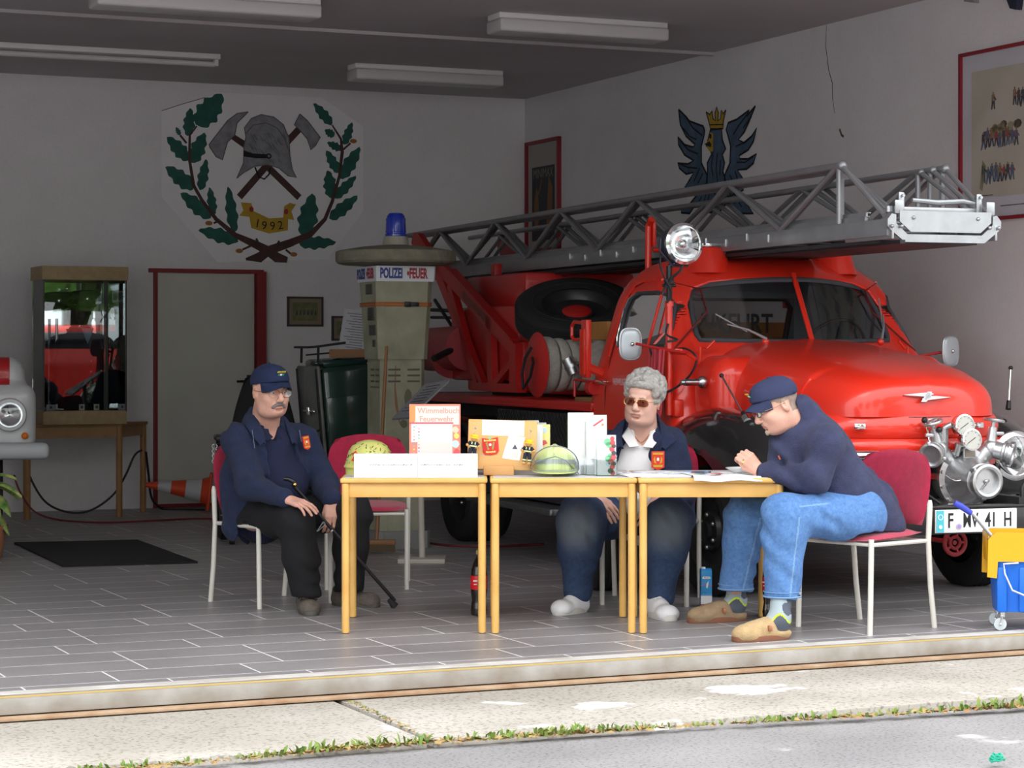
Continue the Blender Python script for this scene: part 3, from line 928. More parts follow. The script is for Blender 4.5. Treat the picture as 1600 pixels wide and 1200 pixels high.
# ---- ceiling lights
m_diff = mat('light_cover', (0.62, 0.60, 0.60), .35); m_lh = mat('light_housing', (0.75, 0.74, 0.74), .5)
def ceiling_light(x, y, L, w, hh, label, slim=False):
    t = thing('ceiling_light', label, 'ceiling light', Bp(x, y, CEIL), BTH, 'ceiling lights')
    b = MB(); b.box((0, 0, -.02), (L, w * .8, .04), .004); b.build('housing', m_lh, t)
    b = MB()
    if slim:
        b.cyl((-L / 2 + .03, 0, -.075), (L / 2 - .03, 0, -.075), .022); b.box((-L / 2 + .02, 0, -.06), (.03, .05, .06), .005); b.box((L / 2 - .02, 0, -.06), (.03, .05, .06), .005)
        b.build('tube', m_diff, t)
    else:
        b.box((0, 0, -.04 - hh / 2), (L, w, hh), .018, seg=3); b.build('cover', m_diff, t)
ceiling_light(-4.42, -4.75, 1.5, .26, .09, 'long box ceiling light at the top left edge of the photo')
ceiling_light(-1.72, -4.72, 1.3, .26, .09, 'box ceiling light nearest the right wall and the viewer')
ceiling_light(-4.45, -1.85, 1.95, .16, .06, 'slim bare tube ceiling light near the left end of the back wall', True)
ceiling_light(-1.68, -1.75, 1.3, .24, .09, 'box ceiling light near the back wall, between wreath and corner')
# small lamp bracket at the top right
t = thing('wall_bracket', 'dark bracket high on the right wall at the top right corner of the photo', 'bracket', BO, BTH)
b = MB(); b.prism([wr(1575, -20), wr(1602, -20), wr(1597, 16), wr(1588, 14)], .05, M_RIGHT, 0); b.build('bracket_arm', mat('dark_blue_metal', (.02, .025, .05), .5), t)
b = MB(); q = [wr(1514, -12), wr(1530, -12), wr(1530, 5), wr(1514, 3)]; b.prism(q, .04, M_RIGHT, 0)
o = b.build('junction_box', mat('box_grey', (.3, .28, .28), .6), None); o.location = BO; o.rotation_euler = (0, 0, BTH); tag(o, 'small grey junction box under the ceiling on the right wall', 'junction box')
# floor mat
b = MB(); c = [Vector(Bp(x, y)) for x, y in ((-5.344, -3.17), (-5.42, -5.0), (-4.58, -5.1), (-4.5, -3.3))]
MC = sum(c, Vector()) / 4
b.prism([(p.x - MC.x, p.y - MC.y) for p in c], .012, None, 0); 
o = b.build('floor_mat', mat('black_mat', (0.012, 0.012, 0.014), .95, bump=.6, bscale=150)); o.location = (MC.x, MC.y, .001); tag(o, 'black rectangular mat lying flat on the tiles left of the seated man', 'floor mat')
def rebase(t, p):
    """move a thing's empty to its own base point p (local), keeping its parts where they are"""
    p = Vector(p)
    T = Matrix.Translation(-p)
    for c in [x for x in bpy.data.objects if x.parent == t]:
        for q in [c] + [x for x in bpy.data.objects if x.parent == c]:
            q.data.transform(T)
    t.location = t.matrix_basis @ p
    return t
rebase(mural, (-2.58, 0, 2.1)); rebase(eagle, (0, -3.6, 2.4))
for o in list(bpy.data.objects):
    if o.type == 'EMPTY' and o.location.x == BO.x and o.name.split('.')[0] in ('framed_poster', 'framed_picture', 'wall_bracket'):
        v = [c.data.vertices[0].co for c in o.children][0].copy()
        rebase(o, v)

# ================================================================ FURNITURE
m_beech = mat('beech', (0.78, 0.47, 0.14), 0.38, col2=(0.68, 0.38, 0.10), nscale=6, coat=.2)
m_lam = mat('speckled_laminate', (0.62, 0.62, 0.64), 0.35, col2=(0.50, 0.50, 0.53), nscale=160)
m_foot = mat('leg_cap', (0.10, 0.07, 0.05), .6)
TH = 0.742
def make_table(label):
    t = thing('wooden_table', label, 'table', (0, 0, 0), 0, 'beech tables in a row')
    w = .70
    b = MB(); b.box((0, 0, TH - .0135), (w, w, .025), .008, seg=3)
    b.mi = 1; b.box((0, 0, TH - .0005), (w - .03, w - .03, .002))
    b.build('tabletop', [m_beech, m_lam], t)
    b = MB()
    for y in (-.315, .315): b.box((0, y, TH - .06), (w - .07, .02, .068), .003)
    for x in (-.315, .315): b.box((x, 0, TH - .06), (.02, w - .07, .068), .003)
    b.build('apron', m_beech, t)
    for x in (-.325, .325):
        for y in (-.325, .325):
            b = MB(); b.lathe([(.017, .004), (.0185, .01), (.0185, TH - .03), (.015, TH - .026)], 16, Matrix.Translation((x, y, 0)))
            b.mi = 1; b.lathe([(.015, 0), (.0165, .002), (.0165, .006)], 16, Matrix.Translation((x, y, 0)))
            b.build('leg', [m_beech, m_foot], t)
    return t
TX = (-.473, .240, .944)
tb = make_table('beech table under the white card and the picture book, leftmost of the row')
tb.location = (TX[0], 11.115, 0); tb.rotation_euler.z = R(1)
for x, lab in ((TX[1], 'middle beech table of the row, carrying the helmet with visor'), (TX[2], 'beech table with the newspaper, nearest the man in jeans')):
    c = copy_tree(tb); c.location = (x, 11.115, 0); c['label'] = lab

m_seat = mat('red_upholstery', (0.42, 0.012, 0.055), .85, bump=.35, bscale=260, sheen=.3, noise=.1, nscale=30)
m_tube = mat('cream_tube', (0.62, 0.60, 0.54), .35)
def make_chair(label):
    t = thing('red_chair', label, 'chair', (0, 0, 0), 0, 'red upholstered chairs')
    def sp(u, v, top):
        x = (u - .5) * 2; y = (v - .5) * 2
        f = max(0, 1 - (abs(x) ** 4 + abs(y) ** 4)) ** .35
        X = x * .225 * (1 - .04 * y * y); Y = y * .21 * (1 - .05 * x * x)
        z = .455 + (.022 * f if top else -.016 * f) - (.012 * (1 - v) ** 3) + .012 * (v ** 4)
        return (X, Y, z)
    b = MB(); b.grid(lambda u, v: sp(u, v, True), 21, 21); b.grid(lambda u, v: sp(v, u, False), 21, 21); b.build('seat', m_seat, t)
    def bp(u, v, k):
        x = (u - .5) * 2; s = v
        hw = .215 + .018 * math.sin(PI * min(1, s * 1.05)) - .028 * max(0, s - .75) ** 2 * 16
        z = .50 + .33 * s + (.03 * (1 - x * x) if s > .5 else 0) * (s - .5) * 2
        f = max(0, 1 - (abs(x) ** 5 + abs(2 * s - 1) ** 5)) ** .4
        y = .215 + .075 * (z - .5) / .35 - .035 * (1 - x * x) * -1 + k * .017 * f - .02
        return (x * hw, y, z)
    b = MB(); b.grid(lambda u, v: bp(u, v, -1), 21, 21); b.grid(lambda u, v: bp(v, u, 1), 21, 21); b.build('backrest', m_seat, t)
    r = .0135
    for sx in (-1, 1):
        b = MB(); b.tube([(sx * .225, -.205, 0), (sx * .225, -.20, .2), (sx * .225, -.195, .44), (sx * .225, -.195, .452)], r, 10); b.build('leg', m_tube, t)
        b = MB(); b.tube([(sx * .235, .265, 0), (sx * .235, .235, .2), (sx * .237, .215, .42), (sx * .238, .225, .60), (sx * .238, .227, .622)], [r, r, r, r * 1.05, r * .6], 10)
        b.tube([(sx * .232, .225, .585), (sx * .205, .23, .585)], .008, 8); b.build('leg', m_tube, t)
    b = MB()
    for sx in (-1, 1): b.tube([(sx * .228, -.197, .425), (sx * .232, .215, .425)], .0105, 8)
    b.tube([(-.225, -.19, .425), (.225, -.19, .425)], .009, 8); b.tube([(-.23, .2, .425), (.23, .2, .425)], .009, 8)
    b.build('seat_frame', m_tube, t)
    return t
ch = make_chair('red chair carrying the man with glasses and moustache')
ch.location = (-1.27, 12.11, 0); ch.rotation_euler.z = R(39)
for x, y, a, lab in ((-.83, 12.98, 3, 'empty red chair behind the leftmost table'), (.74, 12.16, -12, 'red chair under the grey-haired woman, mostly hidden'), (1.70, 11.02, -49, 'red chair carrying the man in jeans, beside the mop bucket')):
    c = copy_tree(ch); c.location = (x, y, 0); c.rotation_euler.z = R(a); c['label'] = lab

# ---------------------------------------------------------------- things on the tables
m_white = mat('white_paper', (0.86, 0.86, 0.87), .75)
m_gink = mat('faint_ink', (0.22, 0.22, 0.24), .8)
t = thing('folded_card', 'long white folded card with faint handwriting on the leftmost table', 'card', (-.46, 10.86, TH), R(1))
b = MB()
for sgn in (-1, 1):
    b.box((0, sgn * .026, .055), (.59, .0015, .113), 0, (R(sgn * 12), 0, 0))
b.mi = 1
rnd = random.Random(5)
Mx = Matrix.Translation((0, -.0275, .055)) @ Matrix.Rotation(R(-12), 4, 'X') @ Matrix.Rotation(R(90), 4, 'X')
for i in range(34):
    x = -.22 + i * .012 + (.04 if i > 16 else 0)
    if x > .03 and i < 30 and i > 28: continue
    b.prism([(x - .0, .0), (x + .010, rnd.random() * .006 + .001), (x + .010, rnd.random() * .006 + .003), (x, .003)], .0004, Mx, .0006)
b.prism([(.008, -.055), (.0095, -.055), (.0095, .055), (.008, .055)], .0004, Mx, .0006)
b.build('card_sheet', [m_white, m_gink], t, smooth=False)

m_hy = mat('helmet_yellow', (0.62, 0.62, 0.18), .4, coat=.3, col2=(0.50, 0.50, 0.15), nscale=12)
m_hk = mat('helmet_scratch', (0.06, 0.05, 0.03), .8); m_hr = mat('helmet_red_mark', (0.75, 0.05, 0.03), .5)
t = thing('old_helmet', 'worn yellow helmet with dark scratches and a red mark behind the white card', 'helmet', (-.70, 11.14, TH), R(10))
b = MB()
b.lathe([(.118, .045), (.119, .055), (.113, .075), (.104, .11), (.086, .138), (.058, .156), (.025, .165), (0.0001, .167)], 40, Matrix.Diagonal((1, 1.15, 1, 1)))
b.lathe([(.108, .046), (.1, .11), (.0001, .155)], 30, Matrix.Diagonal((-1, 1.15, 1, 1)))
b.build('shell', m_hy, t)
b = MB(); b.lathe([(.121, .038), (.126, .032), (.127, .036), (.119, .05)], 40, Matrix.Diagonal((1, 1.18, 1, 1))); b.lathe([(.118, .0), (.12, .04), (.112, .04), (.11, 0)], 30, Matrix.Diagonal((1, 1.1, 1, 1))); b.build('brim', m_hy, t)
b = MB(); rnd = random.Random(11)
def onhel(a, z):
    r = .1195 if z < .06 else (.113 if z < .08 else .106 - (z - .11) * .6)
    prof = [(.045, .118), (.055, .119), (.075, .113), (.11, .104), (.138, .086), (.156, .058)]
    for i in range(len(prof) - 1):
        if prof[i][0] <= z <= prof[i + 1][0]:
            f = (z - prof[i][0]) / (prof[i + 1][0] - prof[i][0]); r = prof[i][1] * (1 - f) + prof[i + 1][1] * f
    return Vector((r * 1.006 * math.cos(a), r * 1.15 * 1.006 * math.sin(a), z + .0005))
for i in range(60):
    a = PI + rnd.random() * PI; z = .06 + rnd.random() * .085; p = onhel(a, z); q = onhel(a + rnd.uniform(-.12, .12), min(.15, z + rnd.uniform(-.008, .014)))
    b.tube([p, q], rnd.uniform(.0008, .0022), 5)
b.mi = 1; b.tube([onhel(PI + .55, .10), onhel(PI + .75, .112), onhel(PI + .85, .10), onhel(PI + .7, .085), onhel(PI + .6, .07), onhel(PI + .8, .068)], .0045, 6)
b.build('scratches', [m_hk, m_hr], t)

def book(name, label, cat, loc, rz, w, h, th, lean, mats, marks=None, group=None):
    t = thing(name, label, cat, loc, rz, group)
    Mb = Matrix.Rotation(R(-lean), 4, 'X')
    b = MB(); b.M = Mb; b.box((0, th / 2, h / 2), (w, th, h), .002)
    b.build('cover', mats[0], t, smooth=False)
    if marks:
        b = MB(); b.M = Mb @ Matrix.Rotation(R(90), 4, 'X')      # x right, y up, z to the viewer
        marks(b); b.build('cover_print', mats[1:], t, smooth=False)
    return t
def Q(b, mi, x0, x1, y0, y1, z=.0003):
    b.mi = mi; b.prism([(x0, y0), (x1, y0), (x1, y1), (x0, y1)], .0003, None, z)
def blob(b, mi, x, y, r, z=.0006, sx=1.0, n=9, rn=random.Random(2)):
    b.mi = mi; b.prism([(x + r * sx * (1 + .25 * rn.random()) * math.cos(2 * PI * k / n), y + r * (1 + .25 * rn.random()) * math.sin(2 * PI * k / n)) for k in range(n)], .0003, None, z)
k_pink = mat('cover_salmon', (0.80, 0.25, 0.18), .4); k_lt = mat('print_pale_pink', (0.88, 0.66, 0.62), .4); k_or = mat('print_orange', (0.85, 0.30, 0.10), .4); k_tx = mat('print_title', (0.62, 0.35, 0.28), .4)
k_bl = mat('print_blue', (0.15, 0.40, 0.72), .4); k_ye = mat('print_yellow', (0.85, 0.75, 0.15), .4); k_gr = mat('print_green', (0.20, 0.55, 0.30), .4); k_pu = mat('print_mauve', (0.60, 0.38, 0.42), .4); k_rd = mat('print_red', (0.72, 0.10, 0.12), .4); k_dk = mat('print_dark', (0.08, 0.08, 0.10), .4); k_lb = mat('print_pale_blue', (0.55, 0.72, 0.82), .4); k_tan = mat('print_tan', (0.78, 0.58, 0.42), .4)
def m1(b):
    Q(b, 0, -.10, .118, .245, .335); b.mi = 1
    T_ = Matrix.Translation((.018, .312, .0008)); b.mi = 5; b.text('Wimmelbuch', .038, T_, .0003, sx=1.0, bold=.0006)
    b.text('Feuerwehr', .038, Matrix.Translation((.008, .272, .0008)), .0003, sx=1.0, bold=.0006)
    Q(b, 2, -.123, -.095, .26, .34, .0004); Q(b, 3, -.123, .09, .248, .256, .001)
    Q(b, 4, -.115, .085, .16, .248, .001); Q(b, 0, -.085, .085, 0, .16, .0009)
    for k in range(26):
        Q(b, [6, 7, 3, 8, 9][k % 5], -.105 if k % 2 else -.082, -.098 if k % 2 else -.074, .035 + k * .0078, .041 + k * .0078, .0014)
    b.mi = 9; b.prism([(-.075, 0), (-.055, .04), (-.02, .055), (.0, .045), (.07, .01), (.08, 0)], .0003, None, .0014)
    b.mi = 10; b.prism([(-.06, .02), (-.07, .06), (-.03, .085), (-.015, .05)], .0003, None, .0016)
    for x, y, r, c in ((.10, .22, .014, 10), (.105, .19, .012, 7), (.10, .15, .016, 11), (.105, .11, .014, 3), (.1, .08, .013, 11), (.107, .05, .012, 10), (.1, .02, .012, 8)): blob(b, c, x, y, r, .0012)
book('picture_book', 'tall pink picture book titled in pale letters, standing behind the white card', 'book', (-.375, 11.02, TH), R(2), .25, .345, .012, 4,
     [k_pink, k_lt, k_pink, k_or, k_rd, m_white, k_tx, k_bl, k_ye, k_gr, k_pu, k_tan, k_lb], m1)

m_board = mat('board_wood', (0.74, 0.43, 0.16), .45, col2=(0.66, 0.36, 0.12), nscale=5)
t = thing('display_board', 'wooden display board on a small wooden stand between book and visor helmet', 'display board', (-.05, 11.0, TH), R(1))
Mb = Matrix.Translation((0, 0, .028)) @ Matrix.Rotation(R(-9), 4, 'X') @ Matrix.Rotation(R(1.5), 4, 'Y')
b = MB(); b.M = Mb; b.box((0, .005, .12), (.335, .010, .245), .012, seg=3); b.build('board', m_board, t)
b = MB(); b.box((-.015, -.02, .024), (.148, .018, .046), .005); b.box((-.015, .02, .012), (.148, .06, .02), .003); b.build('stand', mat('stand_wood', (0.62, 0.33, 0.12), .5), t)
Mq = Mb @ Matrix.Rotation(R(90), 4, 'X')
b = MB(); b.M = Mq; b.prism([(-.10, .165), (.105, .165), (.105, .24), (-.10, .24)], .0006, None, .0002); b.prism([(.00, .055), (.085, .045), (.11, .16), (.03, .165)], .0006, None, .001)
b.mi = 1; b.prism([(.045, .055), (.075, .055), (.078, .095), (.048, .10)], .0005, None, .0016); b.mi = 2; b.prism([(.048, .1), (.075, .1), (.062, .125)], .0005, None, .0016)
b.build('paper_note', [m_white, k_lt, k_dk], t, smooth=False)
t = thing('fabric_patch', 'red shield-shaped embroidered patch pinned to the wooden display board', 'patch', (-.05, 10.985, TH), R(1))
b = MB(); b.M = Matrix.Translation((0, .015, .028)) @ Matrix.Rotation(R(-9), 4, 'X') @ Matrix.Rotation(R(90), 4, 'X') @ Matrix.Translation((-.055, .115, .003)) @ Matrix.Rotation(R(4), 4, 'Z')
b.prism([(-.038, -.03), (-.028, -.042), (0, -.046), (.028, -.042), (.04, -.028), (.04, .04), (.0, .033), (-.038, .04)], .002, None, 0)
b.mi = 1; b.text('Brandschutz', .015, Matrix.Translation((0, .027, .0022)), .0004, sx=.8, bold=.0004); b.text('Mannschaft', .013, Matrix.Translation((0, -.03, .0022)), .0004, sx=.8, bold=.0004)
b.mi = 2
for sx in (-1, 1):
    for k in range(4): blob(b, 2, sx * (.017 - k * .002), .012 - k * .009, .0045, .0022)
b.mi = 3; blob(b, 3, 0, .005, .006, .0022)
b.mi = 4; blob(b, 4, 0, .038, .006, .003, n=12)
b.build('patch_cloth', [mat('patch_red', (0.60, 0.035, 0.03), .8), k_ye, mat('patch_olive', (0.3, 0.3, 0.08), .8), m_white, k_gr], t, smooth=False)

m_doll = mat('plush_skin', (0.72, 0.38, 0.14), .9); m_dn = mat('plush_navy', (0.02, 0.025, 0.04), .9); m_dy = mat('plush_yellow', (0.85, 0.55, 0.03), .8); m_ds = mat('plush_reflective', (0.68, 0.72, 0.40), .7)
def doll(loc, rz, roll, label, ring):
    t = thing('plush_keyring', label, 'keyring', loc, rz, 'plush firefighter keyrings')
    Rm = Matrix.Rotation(R(roll), 4, 'Y')
    b = MB(); b.M = Rm; b.sphere((0, 0, .062), (.017, .014, .016), 14)
    for s in (-1, 1): b.sphere((s * .028, -.004, .028), (.008, .008, .008), 10); b.sphere((s * .013, -.006, -.034), (.010, .014, .009), 10)
    b.build('plush_body', m_doll, t)
    b = MB(); b.M = Rm; b.sphere((.002, .004, .072), (.020, .017, .013), 14); b.lathe([(.021, .066), (.026, .064), (.021, .069)], 18); b.build('helmet', m_dy, t)
    b = MB(); b.M = Rm; b.sphere((0, 0, .032), (.017, .013, .021), 12)
    for s in (-1, 1):
        b.tube([(s * .013, 0, .045), (s * .027, -.003, .030)], .0075, 8); b.tube([(s * .009, 0, .015), (s * .013, -.003, -.026)], [.0105, .009], 8)
    b.mi = 1; b.lathe([(.0185, .022), (.0185, .029)], 14, Matrix.Diagonal((1, .8, 1, 1)))
    for s in (-1, 1): b.tube([(s * .0125, -.003, -.014), (s * .013, -.003, -.021)], .0105, 8); b.box((s * .008, -.0135, .040), (.005, .002, .012))
    b.build('uniform', [m_dn, m_ds], t)
    b = MB(); b.M = Rm
    if ring: b.tube([(.010 * math.cos(a), 0, .098 + .012 * math.sin(a)) for a in [k * PI / 8 for k in range(16)]], .0012, 6, closed=True); b.sphere((0, -.002, .115), .005, 10)
    else: b.tube([(0, 0, .085), (.004, -.002, .122)], .0014, 6); b.sphere((.004, -.002, .125), .0055, 10)
    b.build('ring', m_steel, t)
doll((-.192, 10.965, .860), R(4), 8, 'small plush firefighter keyring hanging at the left edge of the display board', True)
doll((.074, 10.965, .835), R(-4), 6, 'small plush firefighter keyring hanging at the right side of the display board', False)

def m2(b):
    Q(b, 0, -.11, .11, .20, .255); Q(b, 1, -.11, -.07, .17, .22, .0006); Q(b, 2, .02, .10, .215, .25, .0006); blob(b, 3, .05, .23, .008, .001); blob(b, 3, -.06, .225, .008, .001)
book('picture_book', 'pink and blue picture book standing behind the display board', 'book', (.02, 11.15, TH), 0, .225, .262, .010, 6, [k_lb, k_pu, k_bl, k_rd, k_dk], m2)
book('booklet', 'thin pale grey booklet peeping out behind the pink and blue book', 'booklet', (.055, 11.185, TH), 0, .23, .25, .006, 6, [mat('cover_grey', (.55, .57, .58), .5)])
book('paper_sheet', 'white sheet standing between the display board and the yellow book', 'paper', (.065, 11.08, TH), 0, .17, .24, .003, 6, [m_white, k_lb], lambda b: blob(b, 0, -.05, .22, .008))
def m3(b):
    blob(b, 0, .055, .215, .013); b.mi = 1; b.prism([(.0, .16), (.06, .165), (.07, .15), (.05, .14), (.01, .145)], .0003, None, .0006)
    Q(b, 1, .0, .05, .09, .12, .0006); Q(b, 2, .005, .04, .098, .112, .001); Q(b, 3, .055, .075, .02, .09, .0006); b.mi = 4; b.text('112', .02, Matrix.Translation((.02, .19, .0008)), .0003)
    Q(b, 1, .0, .03, .02, .08, .0006)
book('picture_book', 'yellow picture book with a small red car, standing behind the visor helmet', 'book', (.105, 11.12, TH), 0, .165, .243, .008, 5, [mat('cover_yellow', (.88, .80, .30), .4), k_lb, k_rd, m_white, k_pu, k_dk], m3)

# fire helmet with visor
m_hel = mat('helmet_lime', (0.70, 0.80, 0.34), .35, coat=.3); m_refl = mat('grey_band', (0.45, 0.50, 0.50), .3, .3)
t = thing('fire_helmet', 'pale lime fire helmet with raised clear visor on the middle table', 'helmet', (.207, 10.93, TH), R(0))
b = SDF(.003)
b.ell((0, .03, .055), (.098, .125, .092)).box((0, .03, -.03), (.3, .4, .10), .001, op='s', k=.002).ell((0, .03, .02), (.09, .116, .10), op='s', k=.003)
b.cone((0, -.07, .146), (0, .12, .148), .004, .004, k=.02)
b.poly([(-.062, -.01), (.062, -.01), (.058, .022), (.03, .027), (-.03, .027), (-.058, .022)], 1, -.3, -.02, k=.006)
b.build('shell', m_hel, t, smooth=2)
b = MB()
def rim(a, k=1.0): return (.100 * math.cos(a) * k, .03 + .127 * math.sin(a) * k)
b.grid(lambda u, v: (*rim(PI + PI * u, 1.006 - .05 * v * 0), .052 + .022 * v + .012 * math.sin(PI * u)), 30, 3, .002); b.build('band', m_refl, t)
b = MB(); b.grid(lambda u, v: (*rim(PI * 1.02 + PI * .96 * u, 1.02 + .10 * math.sin(PI * u) * (1 - v) + .06), .022 - .005 * math.sin(PI * u) + .014 * v), 30, 4, .003); b.build('brim', m_hel, t)
m_vis = glass_mat('clear_visor', (0.94, 0.97, 0.97), .0, .05)
b = MB()
def vis(u, v):
    a = PI + PI * u
    h = .03 + (.118 * math.sin(PI * u) ** .75) * v
    k = 1.17 + .05 * math.sin(PI * u)
    x, y = rim(a, k)
    return (x * (1 - .12 * v * v * math.sin(PI * u)), y + .02 * v, h)
b.grid(vis, 36, 8); b.build('visor', m_vis, t)
b = MB(); b.tube([vis(i / 30, 1) for i in range(31)], .0028, 6); b.tube([vis(i / 30, .0) for i in range(31)], .002, 6)
b.tube([(-.115, .03, .03), (-.09, -.09, .075), (0, -.125, .10), (.05, -.11, .08), (.115, .02, .01)], .0025, 6); b.build('visor_edge', mat('visor_rim', (0.22, 0.27, 0.29), .3), t)
b = MB(); b.M = Matrix.Translation((0, -.092, .108)) @ Matrix.Rotation(R(62), 4, 'X'); b.text('II :', .022, Matrix.Identity(4), .0006); b.build('number', mat('number_grey', (.35, .4, .25), .6), t)

# brochures
m_clear = glass_mat('acrylic', (0.95, 0.97, 0.98), .08)
def brochure(loc, w, h, label, marks=None, mats=(), lean=6, th=.012, holder=False, group='white brochures in table stands'):
    t = thing('brochure_stack', label, 'brochures', loc, 0, group)
    Mb = Matrix.Rotation(R(-lean), 4, 'X')
    b = MB(); b.M = Mb; b.box((0, 0, h / 2 + .003), (w, th, h), .0008); b.build('leaflets', m_white, t, smooth=False)
    if marks:
        b = MB(); b.M = Mb @ Matrix.Translation((0, -th / 2, 0)) @ Matrix.Rotation(R(90), 4, 'X'); marks(b); b.build('leaflet_print', list(mats), t, smooth=False)
    b = MB(); b.M = Mb
    b.box((0, -th / 2 - .004, .04), (w + .008, .002, .08)); b.box((0, th / 2 + .003, h * .45), (w + .008, .002, h * .9)); b.box((0, 0, .001), (w + .008, th + .01, .002))
    for s in (-1, 1): b.box((s * (w / 2 + .004), 0, .05), (.002, th + .008, .10))
    b.build('holder', m_clear, t, smooth=False)
brochure((.335, 11.03, TH), .125, .30, 'tall plain white brochure in a clear stand, leftmost beside the visor helmet', th=.02)
def m4(b):
    Q(b, 0, -.042, .045, .225, .285); b.mi = 1; b.prism([(-.02, .24), (.03, .275), (.035, .268), (-.01, .237)], .0004, None, .001); blob(b, 2, .03, .245, .006, .001); Q(b, 3, -.046, .046, .2, .245 - .01, .001)
brochure((.41, 10.985, TH), .10, .29, 'white brochure with a pale blue picture panel, in the middle of the clear stands', m4, (k_lb, k_rd, k_or, m_white), th=.02)
def m5(b):
    for x, y, r, c in ((.005, .165, .016, 0), (.012, .15, .013, 0), (.028, .18, .01, 1), (.03, .16, .012, 1), (.035, .145, .01, 2), (.026, .13, .012, 1), (.035, .11, .011, 2), (.03, .09, .014, 1), (.018, .10, .010, 0), (.008, .085, .014, 0), (.02, .07, .014, 1), (.034, .06, .01, 2), (.01, .06, .012, 3), (.028, .045, .012, 1), (.02, .025, .013, 2), (.03, .015, .01, 1)): blob(b, c, x, y, r)
    for k in range(7): Q(b, 4, -.03, -.026, .06 + k * .017, .07 + k * .017)
brochure((.455, 10.91, TH), .092, .195, 'short white brochure with red and green drawing in the front clear stand', m5, (k_gr, k_rd, k_dk, k_lb, k_lt), th=.02)

# flat papers
def flat(name, label, cat, x, y, w, d, rz, mats, n=3, h=.004, marks=None, z0=0.0, group=None):
    t = thing(name, label, cat, (x, y, TH + .001 + z0), R(rz), group)
    b = MB(); rn = random.Random(int(x * 100))
    for k in range(n): b.box((rn.uniform(-.006, .006), rn.uniform(-.006, .006), h * (k + .5) / n), (w, d, h / n * .9), 0, (0, 0, rn.uniform(-.03, .03)))
    b.build('pages', m_white, t, smooth=False)
    if marks:
        b = MB(); b.M = Matrix.Translation((0, 0, h)); marks(b); b.build('page_print', mats, t, smooth=False)
def mk(seed, n, cols):
    def f(b):
        rn = random.Random(seed)
        for i in range(n):
            x, y = rn.uniform(-.09, .08), rn.uniform(-.12, .10); Q(b, rn.randrange(cols), x, x + rn.uniform(.01, .05), y, y + rn.uniform(.006, .03), .0003 + i * 2e-5)
    return f
pm = [k_dk, k_bl, k_rd, k_pu, k_gr]
flat('magazine', 'white magazine with dark pictures nearest the brochure stands', 'magazine', .62, 10.98, .20, .27, 12, pm, 4, .010, mk(1, 8, 4), group='magazines on the tables')
flat('magazine', 'thin open magazine left of the newspaper', 'magazine', .80, 10.96, .20, .28, -18, pm, 3, .007, mk(2, 12, 3), group='magazines on the tables')
flat('booklet', 'small booklet lying behind the magazines, beside a pen', 'booklet', .74, 11.2, .15, .21, 30, pm, 2, .005, mk(3, 5, 2))
b = MB(); b.cyl((-.07, 0, .005), (.06, 0, .005), .004, n=8); b.mi = 1; b.cyl((.06, 0, .005), (.075, 0, .005), .0042, n=8); o = b.build('pen', [k_bl, k_dk]); o.location = (.90, 11.03, TH + .008); o.rotation_euler.z = R(20); tag(o, 'blue pen lying on the magazines', 'pen')
t = thing('newspaper', 'open newspaper with a red picture, hanging slightly over the front table edge', 'newspaper', (1.0, 10.93, TH + .004), R(8))
def npz(x, y):
    z = .006 + .004 * math.sin(x * 30)
    return z - (max(0, -.165 - y) * .9)
b = MB(); b.grid(lambda u, v: ((u - .5) * .33, -.19 + v * .34, npz((u - .5) * .33, -.19 + v * .34)), 14, 14, .003); b.build('pages', m_white, t)
b = MB(); rn = random.Random(4)
for i in range(34):
    x, y = rn.uniform(-.15, .12), rn.uniform(-.14, .12); mi = 0 if i > 10 else rn.choice([0, 2, 2, 4, 1])
    w, d = (rn.uniform(.02, .06), rn.uniform(.02, .05)) if i < 10 else (.045, .003)
    if i < 10: x = rn.uniform(-.15, -.02)
    b.mi = mi; b.prism([(x, y), (x + w, y), (x + w, y + d), (x, y + d)], .0004, None, .0125)
b.build('page_print', pm, t, smooth=False)
t = thing('plate', 'white plate beside the clasped hands of the man in jeans', 'plate', (1.13, 11.08, TH + .0))
b = MB(); b.lathe([(.001, .004), (.05, .004), (.062, .018), (.085, .030), (.087, .033), (.062, .024), (.048, .010), (.001, .009)], 36); b.build('dish', mat('porcelain', (.8, .8, .8), .15), t)
b = MB(); b.lathe([(.03, 0), (.05, 0), (.05, .006), (.03, .006)], 24); b.build('foot_ring', mat('porcelain', (.8, .8, .8), .15), t)

# under the tables
def bottle(loc, label):
    t = thing('cola_bottle', label, 'bottle', loc, 0, 'cola bottles on the floor')
    b = MB(); b.lathe([(.030, 0), (.041, .006), (.043, .03), (.040, .055), (.037, .08), (.041, .11), (.043, .135), (.0425, .14), (.0425, .20), (.043, .205), (.040, .235), (.028, .27), (.016, .295), (.0135, .31), (.0135, .318)], 24)
    b.build('bottle_body', mat('dark_cola', (.012, .006, .005), .08, coat=.5), t)
    b = MB(); b.lathe([(.043, .135), (.0435, .137), (.0435, .203), (.043, .205)], 24); b.build('label', mat('cola_label_red', (.70, .012, .018), .35), t)
    b = MB(); b.box((-.018, -.0425, .18), (.022, .003, .007)); b.box((-.018, -.0425, .162), (.016, .003, .004)); b.box((.02, -.0425, .165), (.004, .003, .03)); b.build('label_print', m_white, t)
    b = MB(); b.lathe([(.015, .312), (.0155, .33), (.013, .334), (.001, .334)], 16); b.build('cap', mat('cap_gold', (.45, .33, .12), .4), t)
bottle((-.168, 11.52, 0), 'large dark cola bottle with red label behind the legs of the first two tables')
bottle((1.29, 11.46, 0), 'dark cola bottle with red label between the man in jeans and the rear table leg')
t = thing('drink_carton', 'tall blue and white drink carton standing on the floor beside the suede clogs', 'carton', (1.02, 11.93, 0), R(0))
